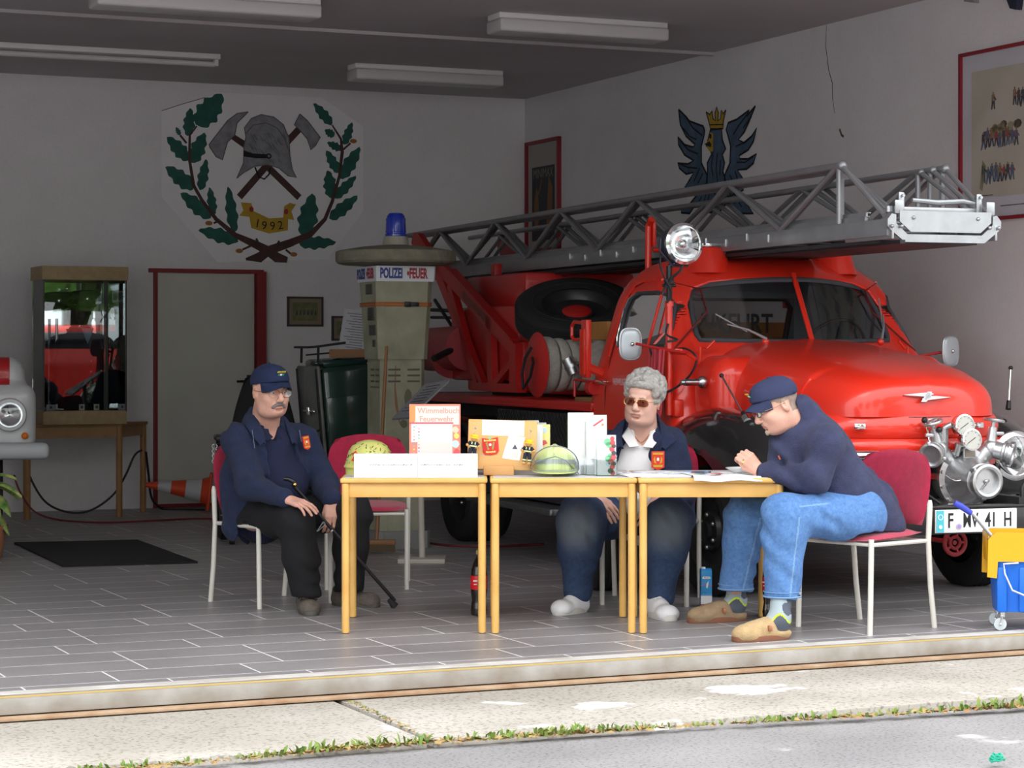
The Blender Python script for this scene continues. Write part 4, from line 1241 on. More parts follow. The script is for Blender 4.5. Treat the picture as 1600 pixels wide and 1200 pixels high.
b = MB(); b.box((0, 0, .0975), (.058, .09, .195), .003); b.box((0, 0, .197), (.058, .06, .006), .002); b.build('carton_box', mat('carton_blue', (.03, .30, .66), .35), t)
b = MB(); b.cyl((-.014, -.01, .196), (-.014, -.01, .209), .012, n=16); b.build('cap', mat('cap_white', (.75, .76, .82), .4), t)
b = MB(); b.M = Matrix.Translation((0, -.0452, 0)) @ Matrix.Rotation(R(90), 4, 'X')
Q(b, 0, -.029, .029, .018, .062, .0002); Q(b, 1, -.029, .029, .004, .018, .0002); b.mi = 1; b.prism([(-.029, .112), (-.01, .117), (.029, .112), (.029, .116), (-.01, .121), (-.029, .116)], .0003, None, .0003)
b.mi = 0; b.prism([(.0, .125), (.012, .14), (.008, .11), (.005, .10), (-.002, .105)], .0003, None, .0006); b.prism([(-.02 + .0, .150), (.02, .150), (.022, .156), (.018, .162), (-.018, .162), (-.022, .156)], .0003, None, .0003)
b.mi = 2
for k in range(9): blob(b, 2, -.025 + k * .006, .064 + (k % 3) * .003, .0035, .0005)
b.mi = 3; b.text('MILCH', .009, Matrix.Translation((0, .156, .0006)), .0003)
b.build('carton_print', [m_white, k_rd, k_bl, k_dk], t, smooth=False)
# ================================================================ THE LADDER FIRE ENGINE
m_red = mat('engine_red', (0.74, 0.028, 0.012), .32, coat=.5, spec=.5)
m_reds = mat('chassis_red', (0.50, 0.016, 0.015), .42, coat=.2)
m_blk = mat('engine_black', (0.012, 0.012, 0.013), .15, coat=.8)
m_chas = mat('chassis_dark', (0.02, 0.02, 0.022), .6)
m_rub = mat('rubber', (0.016, 0.016, 0.018), .75, bump=.3, bscale=80)
m_chr = mat('chrome', (0.80, 0.81, 0.82), .12, 1.0)
m_alu = mat('cast_aluminium', (0.50, 0.51, 0.52), .36, .9, bump=.12, bscale=50)
m_lad = mat('ladder_steel', (0.32, 0.325, 0.34), .42, .6, noise=.12, nscale=4)
m_gask = mat('window_rubber', (0.05, 0.055, 0.065), .5)
m_glass = glass_mat('window_glass', (0.80, 0.84, 0.84), .03)
m_cabin = mat('cab_lining', (0.17, 0.195, 0.22), .8)
fe = thing('fire_engine', 'red old ladder fire engine with black fenders and a front pump', 'fire engine', TO, TTH)

# ---- cab
def _smx(a, b, k):
    return -_smin(-a, -b, k)
def _wz(z):      # half width of the cab
    return np.interp(z, [.5, .9, 1.2, 1.36, 1.72, 1.95], [.86, .875, .86, .825, .765, .74])
def _yf(z):      # front face
    return np.interp(z, [.5, .8, 1.15, 1.33, 1.40, 1.77, 1.95], [.0, -.10, -.13, -.10, -.03, .20, .30])
def _yr(z):
    return np.interp(z, [.5, .95, 1.3, 1.62, 1.95], [1.41, 1.41, 1.32, 1.20, 1.08])
def cab_d(x, y, z):
    ax = np.abs(x)
    sw = .20 * (np.minimum(ax, .66) / .62) ** 1.8 * np.interp(z, [.9, 1.35], [.25, 1.0])
    d = (ax - _wz(z)) * .98
    d = _smx(d, (_yf(z) + sw - y) * .86, .11)
    d = _smx(d, (y - _yr(z)) * .96, .20)
    top = 1.925 - .10 * (y - .80) ** 2 - .05 * (ax / .7) ** 2.5
    d = _smx(d, z - top, .24)
    return np.maximum(d, .52 - z)
def cab_in(x, y, z):
    return np.maximum(cab_d(x, y, z) + .038, .80 - z)
s = SDF(.0085)
s.func(cab_d, (-.95, -.25, .5), (.95, 1.48, 2.0), k=0)
s.func(cab_in, (-.95, -.25, .7), (.95, 1.48, 2.0), k=.01, op='s')
# side, rear and front window openings
side = [(.24, 1.375), (.93, 1.375), (.95, 1.43), (.91, 1.60), (.86, 1.665), (.77, 1.695), (.48, 1.695), (.40, 1.675), (.33, 1.61), (.26, 1.47)]
s.poly(side, 0, -1.2, -.5, k=.01); s.poly(side, 0, .5, 1.2, k=.01)
rear = [(-.42, 1.38), (.42, 1.38), (.47, 1.43), (.47, 1.62), (.42, 1.68), (-.42, 1.68), (-.47, 1.62), (-.47, 1.43)]
s.poly(rear, 1, .95, 1.6, k=.02)
fw = [(-.60, 1.405), (-.3, 1.395), (0, 1.40), (.3, 1.395), (.60, 1.405), (.635, 1.46), (.625, 1.62), (.585, 1.705), (.48, 1.745), (.25, 1.765), (0, 1.772), (-.25, 1.765), (-.48, 1.745), (-.585, 1.705), (-.625, 1.62), (-.635, 1.46)]
s.poly(fw, 1, -.5, .62, k=.02)
cab = s.build('cab', [m_red, m_cabin], fe, smooth=3, pick=lambda x, y, z: (cab_d(x, y, z) < -.020).astype(int))
b = MB(); b.box((0, 1.08, 1.2), (1.3, .03, .34)); 
b.grid(lambda u, v: (-.70 + 1.4 * u, 1.135 - .12 * max(0, v - .35) ** 1.5, 1.28 + .5 * v), 30, 20, .01)
bm_ = b
b2 = MB()   # lining panel with its window opening: four strips around it
for (x0, x1, z0, z1) in ((-.70, -.47, 1.15, 1.74), (.47, .70, 1.15, 1.74), (-.47, .47, 1.15, 1.38), (-.47, .47, 1.68, 1.78)):
    b2.box(((x0 + x1) / 2, 1.12, (z0 + z1) / 2), (x1 - x0, .012, z1 - z0))
b2.build('cab_lining', m_cabin, fe, smooth=False)
# windscreen panes, one each side of the bar
def wsp(u, v, sx):   # u 0..1 from bar to pillar, v bottom..top
    x = sx * (.012 + u * .615 - (.05 * u * v * v))
    y = (-.015 + .225 * v) + .20 * u ** 1.6
    z = 1.395 + v * (.372 - .045 * u ** 2) + .012 * u * (1 - v)
    return (x, y, z)
for sx in (-1, 1):
    b = MB(); b.grid(lambda u, v: wsp(u, v, sx), 14, 10); b.build('windscreen', m_glass, fe)
b = MB()
for sx in (-1, 1):
    loop = [wsp(u / 10, 0, sx) for u in range(10)] + [wsp(.98, .0, sx)] + [wsp(1, v / 10, sx) for v in range(1, 10)] + [wsp(.97, 1, sx)] + [wsp(u / 10, 1, sx) for u in range(9, -1, -1)]
    b.tube(loop, .017, 8)
b.build('windscreen_seal', m_gask, fe)
b = MB(); b.tube([wsp(0, -.06, 1), wsp(0, .5, 1), wsp(0, 1.1, 1)], .016, 10); b.build('windscreen_bar', m_red, fe)
def sidex(y, z):   # outer face of the cab side
    xs = np.linspace(.4, .95, 221)
    d = cab_d(xs, np.full_like(xs, y), np.full_like(xs, z))
    return float(np.interp(0, d, xs))
for sx in (-1, 1):
    b = MB(); P = [(sx * (sidex(y, z) - .02), y, z) for y, z in side]; b.add(P, [tuple(range(len(P)))]); g = b.build('door_window', m_glass, fe, smooth=False)
    b = MB(); b.tube([(sx * (sidex(y, z) - .008), y, z) for y, z in side], .011, 8, closed=True); b.build('window_seal', m_gask, g)
    b = MB(); b.tube([(sx * (sidex(y, z) + .002), y + .006, z) for y, z in side[1:6]], .006, 8); b.build('window_trim', m_chr, g)
    b = MB(); b.tube([(sx * (sidex(.50, 1.37) - .012), .50, 1.37), (sx * (sidex(.44, 1.68) - .012), .44, 1.68)], .010, 8); b.build('quarter_bar', m_red, g)
b = MB(); P = [(x, float(_yr(z)) - .02, z) for x, z in rear]; b.add(P, [tuple(range(len(P)))]); g = b.build('rear_window', m_glass, fe, smooth=False)
b = MB(); b.tube([(x, float(_yr(z)) - .03, z) for x, z in rear], .02, 8, closed=True); b.build('window_seal', mat('seal_black', (.012, .012, .014), .5), g)
b = MB(); b.M = Matrix.Translation((-.02, 1.175, 1.515)) @ Matrix.Rotation(R(90), 4, 'X'); b.text('FRANKFURT', .17, Matrix.Identity(4), .001, sx=.78, bold=.003); b.build('rear_lettering', mat('lettering_black', (.02, .02, .02), .5), g)
# door outline, handle, lettering
for sx in (-1, 1):
    b = MB(); pts = [(1.02, .62), (1.02, 1.1), (1.00, 1.30), (.965, 1.45), (.91, 1.62), (.84, 1.73), (.70, 1.765), (.48, 1.76), (.33, 1.71), (.24, 1.58), (.17, 1.35), (.12, 1.1), (.12, .62)]
    b.tube([(sx * (sidex(*p) + .001), p[0], p[1]) for p in pts], .0055, 6); b.build('door_gap', mat('gap_dark_red', (.12, .004, .004), .5), fe)
for sx in (-1, 1):
    b = MB(); pts = [(1.0, 1.30), (.945, 1.50), (.89, 1.64), (.80, 1.735), (.70, 1.752), (.48, 1.75)]
    b.tube([(sx * (sidex(p[0] + .02, p[1] + .015) + .004), p[0] + .02, p[1] + .015) for p in pts], .010, 8); b.build('rain_gutter', m_red, fe)
b = MB(); b.cyl((-.85, 1.06, 1.157), (-.90, 1.06, 1.157), .012); b.tube([(-.90, 1.07, 1.16), (-.905, 1.0, 1.155), (-.905, .93, 1.145)], [.013, .011, .010], 10); b.build('door_handle', m_chr, fe)
b = MB(); b.M = Matrix(((0, 0, -1, -.862), (-1, 0, 0, .66), (0, 1, 0, 1.158), (0, 0, 0, 1))); b.text('FREIWILLIGE FEUERWEHR', .058, Matrix.Translation((-.25, 0, 0)), .001, sx=.62, align='LEFT', bold=.0006); b.build('door_lettering', mat('lettering_silver', (.55, .42, .42), .5), fe)
# wipers
for sx in (-1, 1):
    b = MB(); x0 = -.30 if sx < 0 else .45; b.sphere((x0, -.03, 1.40), .022, 12); g = b.build('wiper_pivot', m_red, fe)
    b = MB(); q0 = (x0, -.045, 1.415); q1 = (x0 - .22, .02, 1.50) if sx < 0 else (x0 + .09, .10, 1.56)
    q2 = (x0 - .27, .075, 1.56) if sx < 0 else (x0 + .10, .17, 1.66)
    b.tube([q0, ((q0[0] + q1[0]) / 2, (q0[1] + q1[1]) / 2 - .02, (q0[2] + q1[2]) / 2 + .01), q1], [.009, .006, .004], 8); b.tube([((q0[0] + q1[0]) / 2, (q0[1] + q1[1]) / 2 - .004, (q0[2] + q1[2]) / 2), q2], .0045, 6); b.build('wiper', mat('wiper_grey', (.35, .36, .38), .4, .5), fe)
# steering wheel and seats
b = MB(); cw = Vector((.36, .38, 1.36)); fr_ = frame_m((0, .8, .45))
ring = [cw + fr_ @ Vector((.20 * math.cos(a), .20 * math.sin(a), 0)) for a in [k * PI / 16 for k in range(32)]]
b.tube(ring, .011, 8, closed=True)
for k in range(3): b.tube([cw, cw + fr_ @ Vector((.20 * math.cos(k * 2.1 + .5), .20 * math.sin(k * 2.1 + .5), 0))], .008, 6)
b.cyl(cw, cw + Vector((0, -.25, -.2)), .018); b.build('steering_wheel', m_black, fe)
b = MB(); b.box((0, .85, 1.0), (1.35, .5, .16), .05); b.box((0, 1.06, 1.16), (1.35, .10, .34), .04); b.build('bench_seat', mat('seat_dark', (.03, .03, .035), .7), fe)

# ---- hood
def crest(y):
    t = min(1, max(0, (.02 - y) / 1.38))
    return 1.415 - .10 * t - .10 * t ** 2 - .20 * max(0, t - .86) ** 1.5 * 8
def hoodpt(u, v):
    # u: 0 rear .. 1 nose, v: 0..1 across
    t = u
    y = .04 - 1.40 * math.sin(t * PI / 2) ** .92 if t > 0 else .04
    k = (1 - max(0, (t - .0)) ** 5.0)
    a = (.655 - .17 * (math.sin(t * PI / 2)) ** 2) * max(.0, k) ** .42
    if t >= 1: a = .001
    base = 1.0 + .0 * t
    c = base + (1.415 - .13 * (-(y - .04) / 1.4) - .075 * (-(y - .04) / 1.4) ** 2 - base) * max(0, 1 - t ** 7) ** .5
    ph = PI * v
    n = 3.1
    cs, sn = math.cos(ph), math.sin(ph)
    x = -a * math.copysign(abs(cs) ** (2 / n), cs)
    z = base + (c - base) * (abs(sn) ** (2 / n))
    yy = y + (.045 * (abs(x) / .6) ** 2 if t > .5 else 0)
    z += .006 * max(0, 1 - abs(x) / .03)
    return (x, yy, z)
b = MB(); b.grid(hoodpt, 46, 61); b.build('hood', m_red, fe, ang=60)
b = MB()
pts = []
for i in range(31):
    a = PI * i / 30
    pts.append((-.50 * math.copysign(abs(math.cos(a)) ** (2 / 2.6), math.cos(a)) , -.86 - .50 * abs(math.sin(a)) ** (2 / 3.0), 1.0))
b.tube([(p[0] * 1.0, p[1], p[2] - .004) for p in pts], .006, 6); b.build('hood_gap', mat('gap_dark_red', (.12, .004, .004), .5), fe)
# painted crease beside the hood
for sx in (-1, 1):
    b = MB(); b.tube([(sx * .60, .02, 1.405), (sx * .645, .03, 1.36), (sx * .675, .05, 1.37), (sx * .69, .045, 1.16), (sx * .69, .0, 1.06), (sx * .66, -.12, 1.02)], .008, 8); b.build('hood_edge', m_red, fe)
s = SDF(.011); s.box((0, -.14, 1.12), (1.50, .40, .40), .12, k=.04); s.box((0, -.2, .84), (1.50, .34, .3), .08, k=.05); s.build('scuttle', m_red, fe, smooth=3)
# front apron: red nose bands under the hood
def band(u, z, r, bulge=0):
    a = PI * u; n = 2.7
    cs, sn = math.cos(a), max(0, math.sin(a))
    return (-(.56 + r) * math.copysign(abs(cs) ** (2 / n), cs), -.80 - (.53 + r) * sn ** (2 / n), z)
b = MB(); b.grid(lambda u, v: band(u, .995 - .10 * v, .012 + .02 * math.sin(PI * v * .9) + .0 * v), 50, 9, .02); b.build('nose_panel', m_red, fe)
b = MB(); b.grid(lambda u, v: band(u, .872 - .055 * v, .03 + .015 * math.sin(PI * v)), 50, 7, .02); b.build('nose_panel', m_red, fe)
b = MB(); b.grid(lambda u, v: band(.12 + .76 * u, .812 - .028 * v, .055 + .012 * math.sin(PI * v)), 40, 6, .015); b.build('grille_bar', m_chr, fe)
b = MB(); b.grid(lambda u, v: band(u, 1.0 - .5 * v, -.03), 30, 3, .01); b.build('grille_backing', mat('grille_black', (.008, .008, .009), .6), fe)
b = MB(); b.grid(lambda u, v: band(.1 + .8 * u, .768 - .03 * v, .02), 30, 4, .02); b.grid(lambda u, v: band(.1 + .8 * u, .70 - .03 * v, .02), 30, 4, .02); b.build('grille_slat', m_reds, fe)
for i, x in enumerate((-.40, -.14, .02, .16, .30)):
    b = MB(); y = -1.335 - .035 + abs(x) ** 2.4 * .35
    b.box((x, y, .952), (.065 if i else .06, .012, .03), .004, (0, 0, x * .5)); b.build('badge_plate', m_chr, fe)
b = MB(); _e = min((Vector(hoodpt(i / 200, .5)) for i in range(120, 200)), key=lambda p: abs(p.z - 1.10)); Me = Matrix.Translation((-.03, _e.y - .012, 1.098)) @ Matrix.Rotation(R(62), 4, 'X')
for q in ([(-.14, .012), (-.03, .022), (.02, .026), (.045, .015), (.0, .0), (-.05, .004)], [(.14, -.004), (.03, -.016), (-.02, -.022), (-.035, -.012), (.0, .004), (.05, .004)], [(.035, .03), (.01, .03), (-.045, -.03), (-.015, -.03), (.02, -.005)]):
    b.prism(q, .016, Me, 0)
b.build('hood_emblem', m_alu, fe)
# ---- fenders with headlight pods
for sx in (-1, 1):
    s = SDF(.011)
    s.ell((sx * .74, -.42, .70), (.235, .74, .335), k=.06); s.ell((sx * .64, -.86, .70), (.23, .30, .26), k=.12); s.cone((sx * .62, -.88, .77), (sx * .62, -1.00, .778), .165, .155, k=.08)
    s.ell((sx * .76, .16, .55), (.19, .34, .30), k=.08)
    s.box((sx * .52, -.60, .66), (.28, .9, .44), .08, k=.08)
    s.cyl((sx * .60, -.44, .36), (sx * 1.2, -.44, .36), .425, k=.02); s.box((sx * .75, -.44, .12), (.9, 1.0, .5), .02, op='s', k=.02); s.ell((sx * .72, -.42, .60), (.19, .62, .27), op='s', k=.02)
    s.box((sx * .62, -1.25, .40), (.8, .5, .32), .02, op='s', k=.03)
    s.build('fender', m_blk, fe, smooth=3)
    g = MB(); Mh = Matrix.Translation((sx * .62, -1.19, .778)) @ Matrix.Rotation(R(90), 4, 'X')
    g.lathe([(.128, -.03), (.136, 0), (.135, .02), (.118, .034), (.108, .036), (.108, .025)], 40, Mh); hl = g.build('headlight', m_chr, fe)
    g = MB(); g.lathe([(.001, .058), (.04, .055), (.08, .046), (.108, .030)], 36, Mh); g.build('headlight_lens', glass_mat('lamp_glass', (.95, .97, .98), .04), hl)
    g = MB(); g.lathe([(.108, .026), (.09, 0), (.05, -.03), (.001, -.04)], 36, Mh); g.sphere((sx * .62, -1.19, .778), .018, 12); g.build('reflector', mat('lamp_reflector', (.85, .86, .87), .14, 1.0), hl)
# fender text
b = MB(); b.M = Matrix(((.18, 0, -.98, -.972), (-.98, 0, -.18, -.44), (0, 1, 0, .735), (0, 0, 0, 1))); b.text('2,5 atü', .042, Matrix.Identity(4), .012, sx=.8); b.build('fender_lettering', m_white, fe)
# width indicator on the near fender and the far one
for sx, base, top in ((-1, (-.80, -.80, .985), (-.78, -.455, 1.21)), (1, (.80, -.85, 1.02), (.86, -.78, 1.25))):
    b = MB(); a_, c_ = Vector(base), Vector(top); d_ = (c_ - a_).normalized()
    b.cyl(a_, a_ + d_ * .05, .016, .012, 12); g = b.build('width_rod_base', m_black, fe)
    b = MB(); b.cyl(a_ + d_ * .04, c_, .0055, n=8); g2 = b.build('width_rod', m_chr, fe)
    b = MB(); b.sphere(c_, .013, 12); b.build('rod_knob', m_black, g2)
    if sx < 0: b = MB(); b.cyl(a_ - d_ * .03, a_ + d_ * .01, .022, n=16); b.tube([a_, a_ + Vector((.0, -.06, -.04)), a_ + Vector((.02, -.14, -.07))], [.006, .004, .002], 6); b.build('rod_mount', m_chr, g2)
# ---- wheels
def wheel(x, y, r, w, sx, dual=False):
    M = Matrix.Translation((x, y, r - .008)) @ Matrix.Rotation(R(90) * sx, 4, 'Y')
    b = MB(); b.lathe([(r * .62, -w * .40), (r * .80, -w * .5), (r * .93, -w * .47), (r, -w * .36), (r, w * .36), (r * .93, w * .47), (r * .80, w * .5), (r * .62, w * .40)], 48, M)
    for k in range(4):
        zc = w * (-.27 + .18 * k); b.lathe([(r * 1.0, zc - w * .05), (r * 1.008, zc - w * .04), (r * 1.008, zc + w * .04), (r, zc + w * .05)], 48, M)
    t_ = b.build('tyre', m_rub, fe)
    b = MB(); b.lathe([(r * .62, w * .40), (r * .60, w * .34), (r * .52, w * .18), (r * .34, w * .15), (r * .30, w * .28), (r * .16, w * .30), (r * .15, w * .42), (r * .08, w * .44), (.001, w * .44)], 40, M)
    b.build('rim', mat('rim_black', (.03, .03, .032), .35, .2), t_)
    b = MB()
    for k in range(6):
        a = k * PI / 3; c = M @ Vector((r * .25 * math.cos(a), r * .25 * math.sin(a), w * .32)); b.sphere(c, .014, 8)
    b.build('wheel_nut', m_steel, t_)
for sx in (-1, 1):
    wheel(sx * .80, -.44, .36, .19, sx)
    wheel(sx * .86, 3.45, .37, .34, sx)
# ---- bumper, plate, chassis
b = MB(); b.box((.02, -1.70, .478), (1.62, .05, .135), .008)
b.box((.02, -1.69, .55), (1.62, .10, .012), .003); fb = b.build('bumper', mat('bumper_black', (.018, .018, .02), .35, coat=.2), fe)
b = MB(); b.tube([(.36, -1.68, .55), (.36, -1.68, .64), (.40, -1.67, .69), (.52, -1.66, .695), (.60, -1.66, .66), (.62, -1.66, .55)], .014, 10); b.build('bumper_loop', m_black, fb)
b = MB()
for sx in (-1, 1): b.box((sx * .36, 1.4, .52), (.07, 6.2, .14)); 
for y in (-1.0, .4, 1.6, 3.0, 4.3): b.box((0, y, .5), (.72, .08, .10))
b.build('chassis_rail', m_chas, fe)
b = MB(); b.cyl((-.8, -.44, .35), (.8, -.44, .35), .045); b.cyl((-.8, 3.45, .36), (.8, 3.45, .36), .07); b.sphere((0, 3.45, .36), .17); b.box((0, -.5, .75), (.6, .9, .5), .1); b.build('axle', m_chas, fe)
b = MB(); b.M = Matrix.Translation((.066, -1.5, .346)) @ Matrix.Rotation(R(90), 4, 'X')
for k in range(10):
    a = 2 * PI * k / 10
b.tube([(.062 * math.cos(a), .062 * math.sin(a), 0) for a in [k * PI / 12 for k in range(24)]], .012, 8, closed=True); b.tube([(.03 * math.cos(a), .03 * math.sin(a), 0) for a in [k * PI / 8 for k in range(16)]], .010, 8, closed=True)
for k in range(5): b.tube([(.03 * math.cos(k * 1.257), .03 * math.sin(k * 1.257), 0), (.06 * math.cos(k * 1.257), .06 * math.sin(k * 1.257), 0)], .008, 6)
b.M = b.M @ Matrix.Translation((0, 0, -.25)); b.cyl((0, 0, 0), (0, 0, .25), .012); b.build('hand_wheel', mat('dull_red', (.25, .015, .02), .5), fe)
b = MB(); px0, px1 = -.190, .290
b.box(((px0 + px1) / 2, -1.732, .478), (px1 - px0, .008, .118), .003); pl = b.build('number_plate', mat('plate_white', (.80, .81, .80), .35), fe)
b = MB(); b.box((px0 + .028, -1.7375, .478), (.042, .003, .110)); b.build('plate_band', mat('plate_turquoise', (.08, .55, .65), .4), pl)
b = MB(); b.M = Matrix.Translation((0, -1.7368, .478)) @ Matrix.Rotation(R(90), 4, 'X')
b.text('F', .105, Matrix.Translation((px0 + .088, 0, 0)), .0012, sx=.72, bold=.0012); b.text('MV', .105, Matrix.Translation((px0 + .205, 0, 0)), .0012, sx=.62, bold=.0012); b.text('41', .105, Matrix.Translation((px0 + .325, 0, 0)), .0012, sx=.66, bold=.0012); b.text('H', .105, Matrix.Translation((px0 + .425, 0, 0)), .0012, sx=.66, bold=.0012)
b.build('plate_characters', m_black, pl)
b = MB(); b.M = Matrix.Translation((0, -1.7368, .478)) @ Matrix.Rotation(R(90), 4, 'X'); b.lathe([(.001, 0), (.016, 0), (.016, .002), (.001, .002)], 20, Matrix.Translation((px0 + .137, -.028, 0)))
b.mi = 1; b.lathe([(.001, 0), (.010, 0), (.010, .003), (.001, .003)], 20, Matrix.Translation((px0 + .137, -.028, 0))); b.mi = 2
ribbon(b, [(px0 + .028 + .013 * math.cos(a), .022 + .013 * math.sin(a)) for a in [k * PI / 8 for k in range(17)]], .004, Matrix.Identity(4), .0035, .001); b.lathe([(.001, 0), (.010, 0), (.010, .005), (.001, .005)], 12, Matrix.Translation((px0 + .028, -.028, 0)))
b.build('plate_seals', [mat('seal_silver', (.5, .5, .6), .4), mat('seal_mauve', (.40, .25, .60), .4), m_white], pl)
# ---- front pump
pc = Vector((.165, -1.42, .675))
def Mf(p, d=(0, -1, 0)):
    return Matrix.Translation(p) @ frame_m(d).to_4x4()
b = MB(); b.lathe([(.001, -.16), (.10, -.15), (.135, -.10), (.145, -.03), (.145, .0), (.162, .002), (.162, .028), (.132, .032), (.115, .07), (.09, .12), (.078, .15)], 48, Mf(pc)); 
for k in range(12):
    a = 2 * PI * (k + .5) / 12; c = pc + Vector((.150 * math.cos(a), -.028, .150 * math.sin(a))); b.cyl(c, c + Vector((0, -.016, 0)), .010, n=6)
b.box((pc.x, pc.y - .02, pc.z + .165), (.09, .08, .05), .01); b.box((pc.x, pc.y + .05, pc.z - .15), (.22, .16, .08), .02)
pump = b.build('pump', m_alu, fe)
b = MB(); q = pc + Vector((.01, -.14, -.005)); b.lathe([(.074, 0), (.088, .002), (.091, .03), (.080, .034), (.080, .055), (.090, .058), (.090, .085), (.078, .090), (.066, .086), (.064, .060), (.001, .060)], 44, Mf(q))
for k in range(3):
    a = k * 2.1 + .3; b.box(q + Vector((.087 * math.cos(a), -.05, .087 * math.sin(a))), (.02, .045, .02), .004)
b.sphere(q + Vector((0, -.065, 0)), .012, 10)
b.build('suction_inlet', m_alu, pump)
b = MB(); pts = []
for i in range(14):
    pts.append(q + Vector((-.03 + .0035 * i * (1 if i < 7 else 1), -.070 - .002 * (i % 2), -.045 + .004 * i)))
b.tube(pts, [.004 + .0015 * (i % 2) for i in range(14)], 6)
pts = [q + Vector((-.19 + .016 * i, .02, .03 - .03 * math.sin(i * .35))) for i in range(10)]
b.tube(pts, [.003 + .0015 * (i % 2) for i in range(10)], 6); b.build('chain', m_steel, pump)
b = MB(); b.box((pc.x - .005, pc.y - .068, pc.z + .135), (.075, .012, .05), .003); b.mi = 1; b.box((pc.x - .005, pc.y - .076, pc.z + .135), (.06, .004, .038), .002); b.build('type_plate', [m_alu, mat('plate_engraved', (.25, .22, .18), .5, .5)], pump)
for sx in (-1, 1):
    base = pc + Vector((sx * .085, .0, .09)); d = Vector((sx * .62, -.35, .35)).normalized()
    body_ = base + Vector((sx * .070, -.01, .065))
    b = MB(); b.tube([base, base + Vector((sx * .04, 0, .04)), body_], [.042, .046, .05], 20); b.sphere(body_, .052, 20)
    od = Vector((sx * .72, -.62, -.22)).normalized()
    b.lathe([(.044, 0), (.048, .045), (.060, .05), (.060, .062), (.052, .066), (.052, .078), (.066, .082), (.066, .104), (.056, .108), (.048, .104), (.045, .09), (.001, .09)], 32, Mf(body_ + od * .02, od))
    for k in range(3):
        fm = frame_m(od); a = k * 2.1; b.box(body_ + od * .113 + fm @ Vector((.064 * math.cos(a), .064 * math.sin(a), 0)), (.018, .03, .018), .004)
    b.box(base + Vector((0, 0, .0)), (.10, .07, .025), .005, (0, R(-sx * 45), 0))
    oo = b.build('pump_outlet', m_alu, pump)
    sd = Vector((-sx * .12 - .02 + (.0 if sx < 0 else .14), -.05, .95)).normalized() if sx < 0 else Vector((.12, -.05, .95)).normalized()
    if sx < 0: sd = Vector((-.30, -.08, .93)).normalized()
    b = MB(); b.tube([body_, body_ + sd * .06, body_ + sd * .115], [.04, .027, .023], 16); b.cyl(body_ + sd * .11, body_ + sd * .16, .012)
    b.box(body_ + sd * .08 + Vector((sx * .04, -.01, .0)), (.05, .02, .02), .006)
    hc = body_ + sd * .152; fm = frame_m(sd)
    b.tube([hc + fm @ Vector((  .050 * math.cos(a), .050 * math.sin(a), 0)) for a in [k * PI / 12 for k in range(24)]], .009, 8, closed=True)
    for k in range(4): a = k * PI / 2 + .4; b.tube([hc, hc + fm @ Vector((.048 * math.cos(a), .048 * math.sin(a), 0))], .006, 6)
    b.build('valve_wheel', m_alu, oo)
for i, (x, z, dx) in enumerate(((.125, .955, -.10), (.150, .880, -.05))):
    c = Vector((x, -1.47 - .03 * i, z)); d = Vector((-.10 + .12, -.97, .06 + .03)).normalized()
    b = MB(); b.lathe([(.048, -.03), (.054, -.02), (.054, .022), (.058, .024), (.058, .034), (.050, .036)], 32, Mf(c, d)); g = b.build('pressure_gauge', m_chr, pump)
    b = MB(); b.lathe([(.001, .033), (.051, .033)], 30, Mf(c, d)); b.mi = 1; b.M = Mf(c, d); ribbon(b, [(-.03, -.02), (.02, .012)], .003, Matrix.Identity(4), .034, .001)
    for k in range(9): a = -.6 + k * .55; ribbon(b, [(.040 * math.cos(a), .040 * math.sin(a)), (.046 * math.cos(a), .046 * math.sin(a))], .002, Matrix.Identity(4), .034, .001)
    b.build('gauge_face', [mat('gauge_white', (.50, .50, .46), .3), m_black], g, smooth=False)
b = MB(); b.cyl((.04, -1.43, .80), (.03, -1.44, .94), .022); b.cyl((.04, -1.43, .94), (.075, -1.45, .96), .016); b.box((.04, -1.42, .85), (.05, .05, .18), .01); b.cyl((.10, -1.46, .80), (.105, -1.48, .86), .016); b.build('gauge_pipe', m_alu, pump)
for a_, c_ in (((-.03, -1.43, .84), (-.085, -1.45, .985)), ((.03, -1.44, .86), (-.01, -1.47, .935))):
    b = MB(); b.cyl(a_, c_, .006, n=8); g = b.build('lever', m_chr, pump); b = MB(); b.sphere(c_, .017, 14); b.build('lever_knob', m_black, g)
b = MB(); b.tube([(-.16, -1.42, .60), (-.17, -1.45, .66), (-.10, -1.44, .68), (-.07, -1.44, .60), (-.02, -1.5, .55)], .008, 8); b.build('pump_hose', m_black, pump)
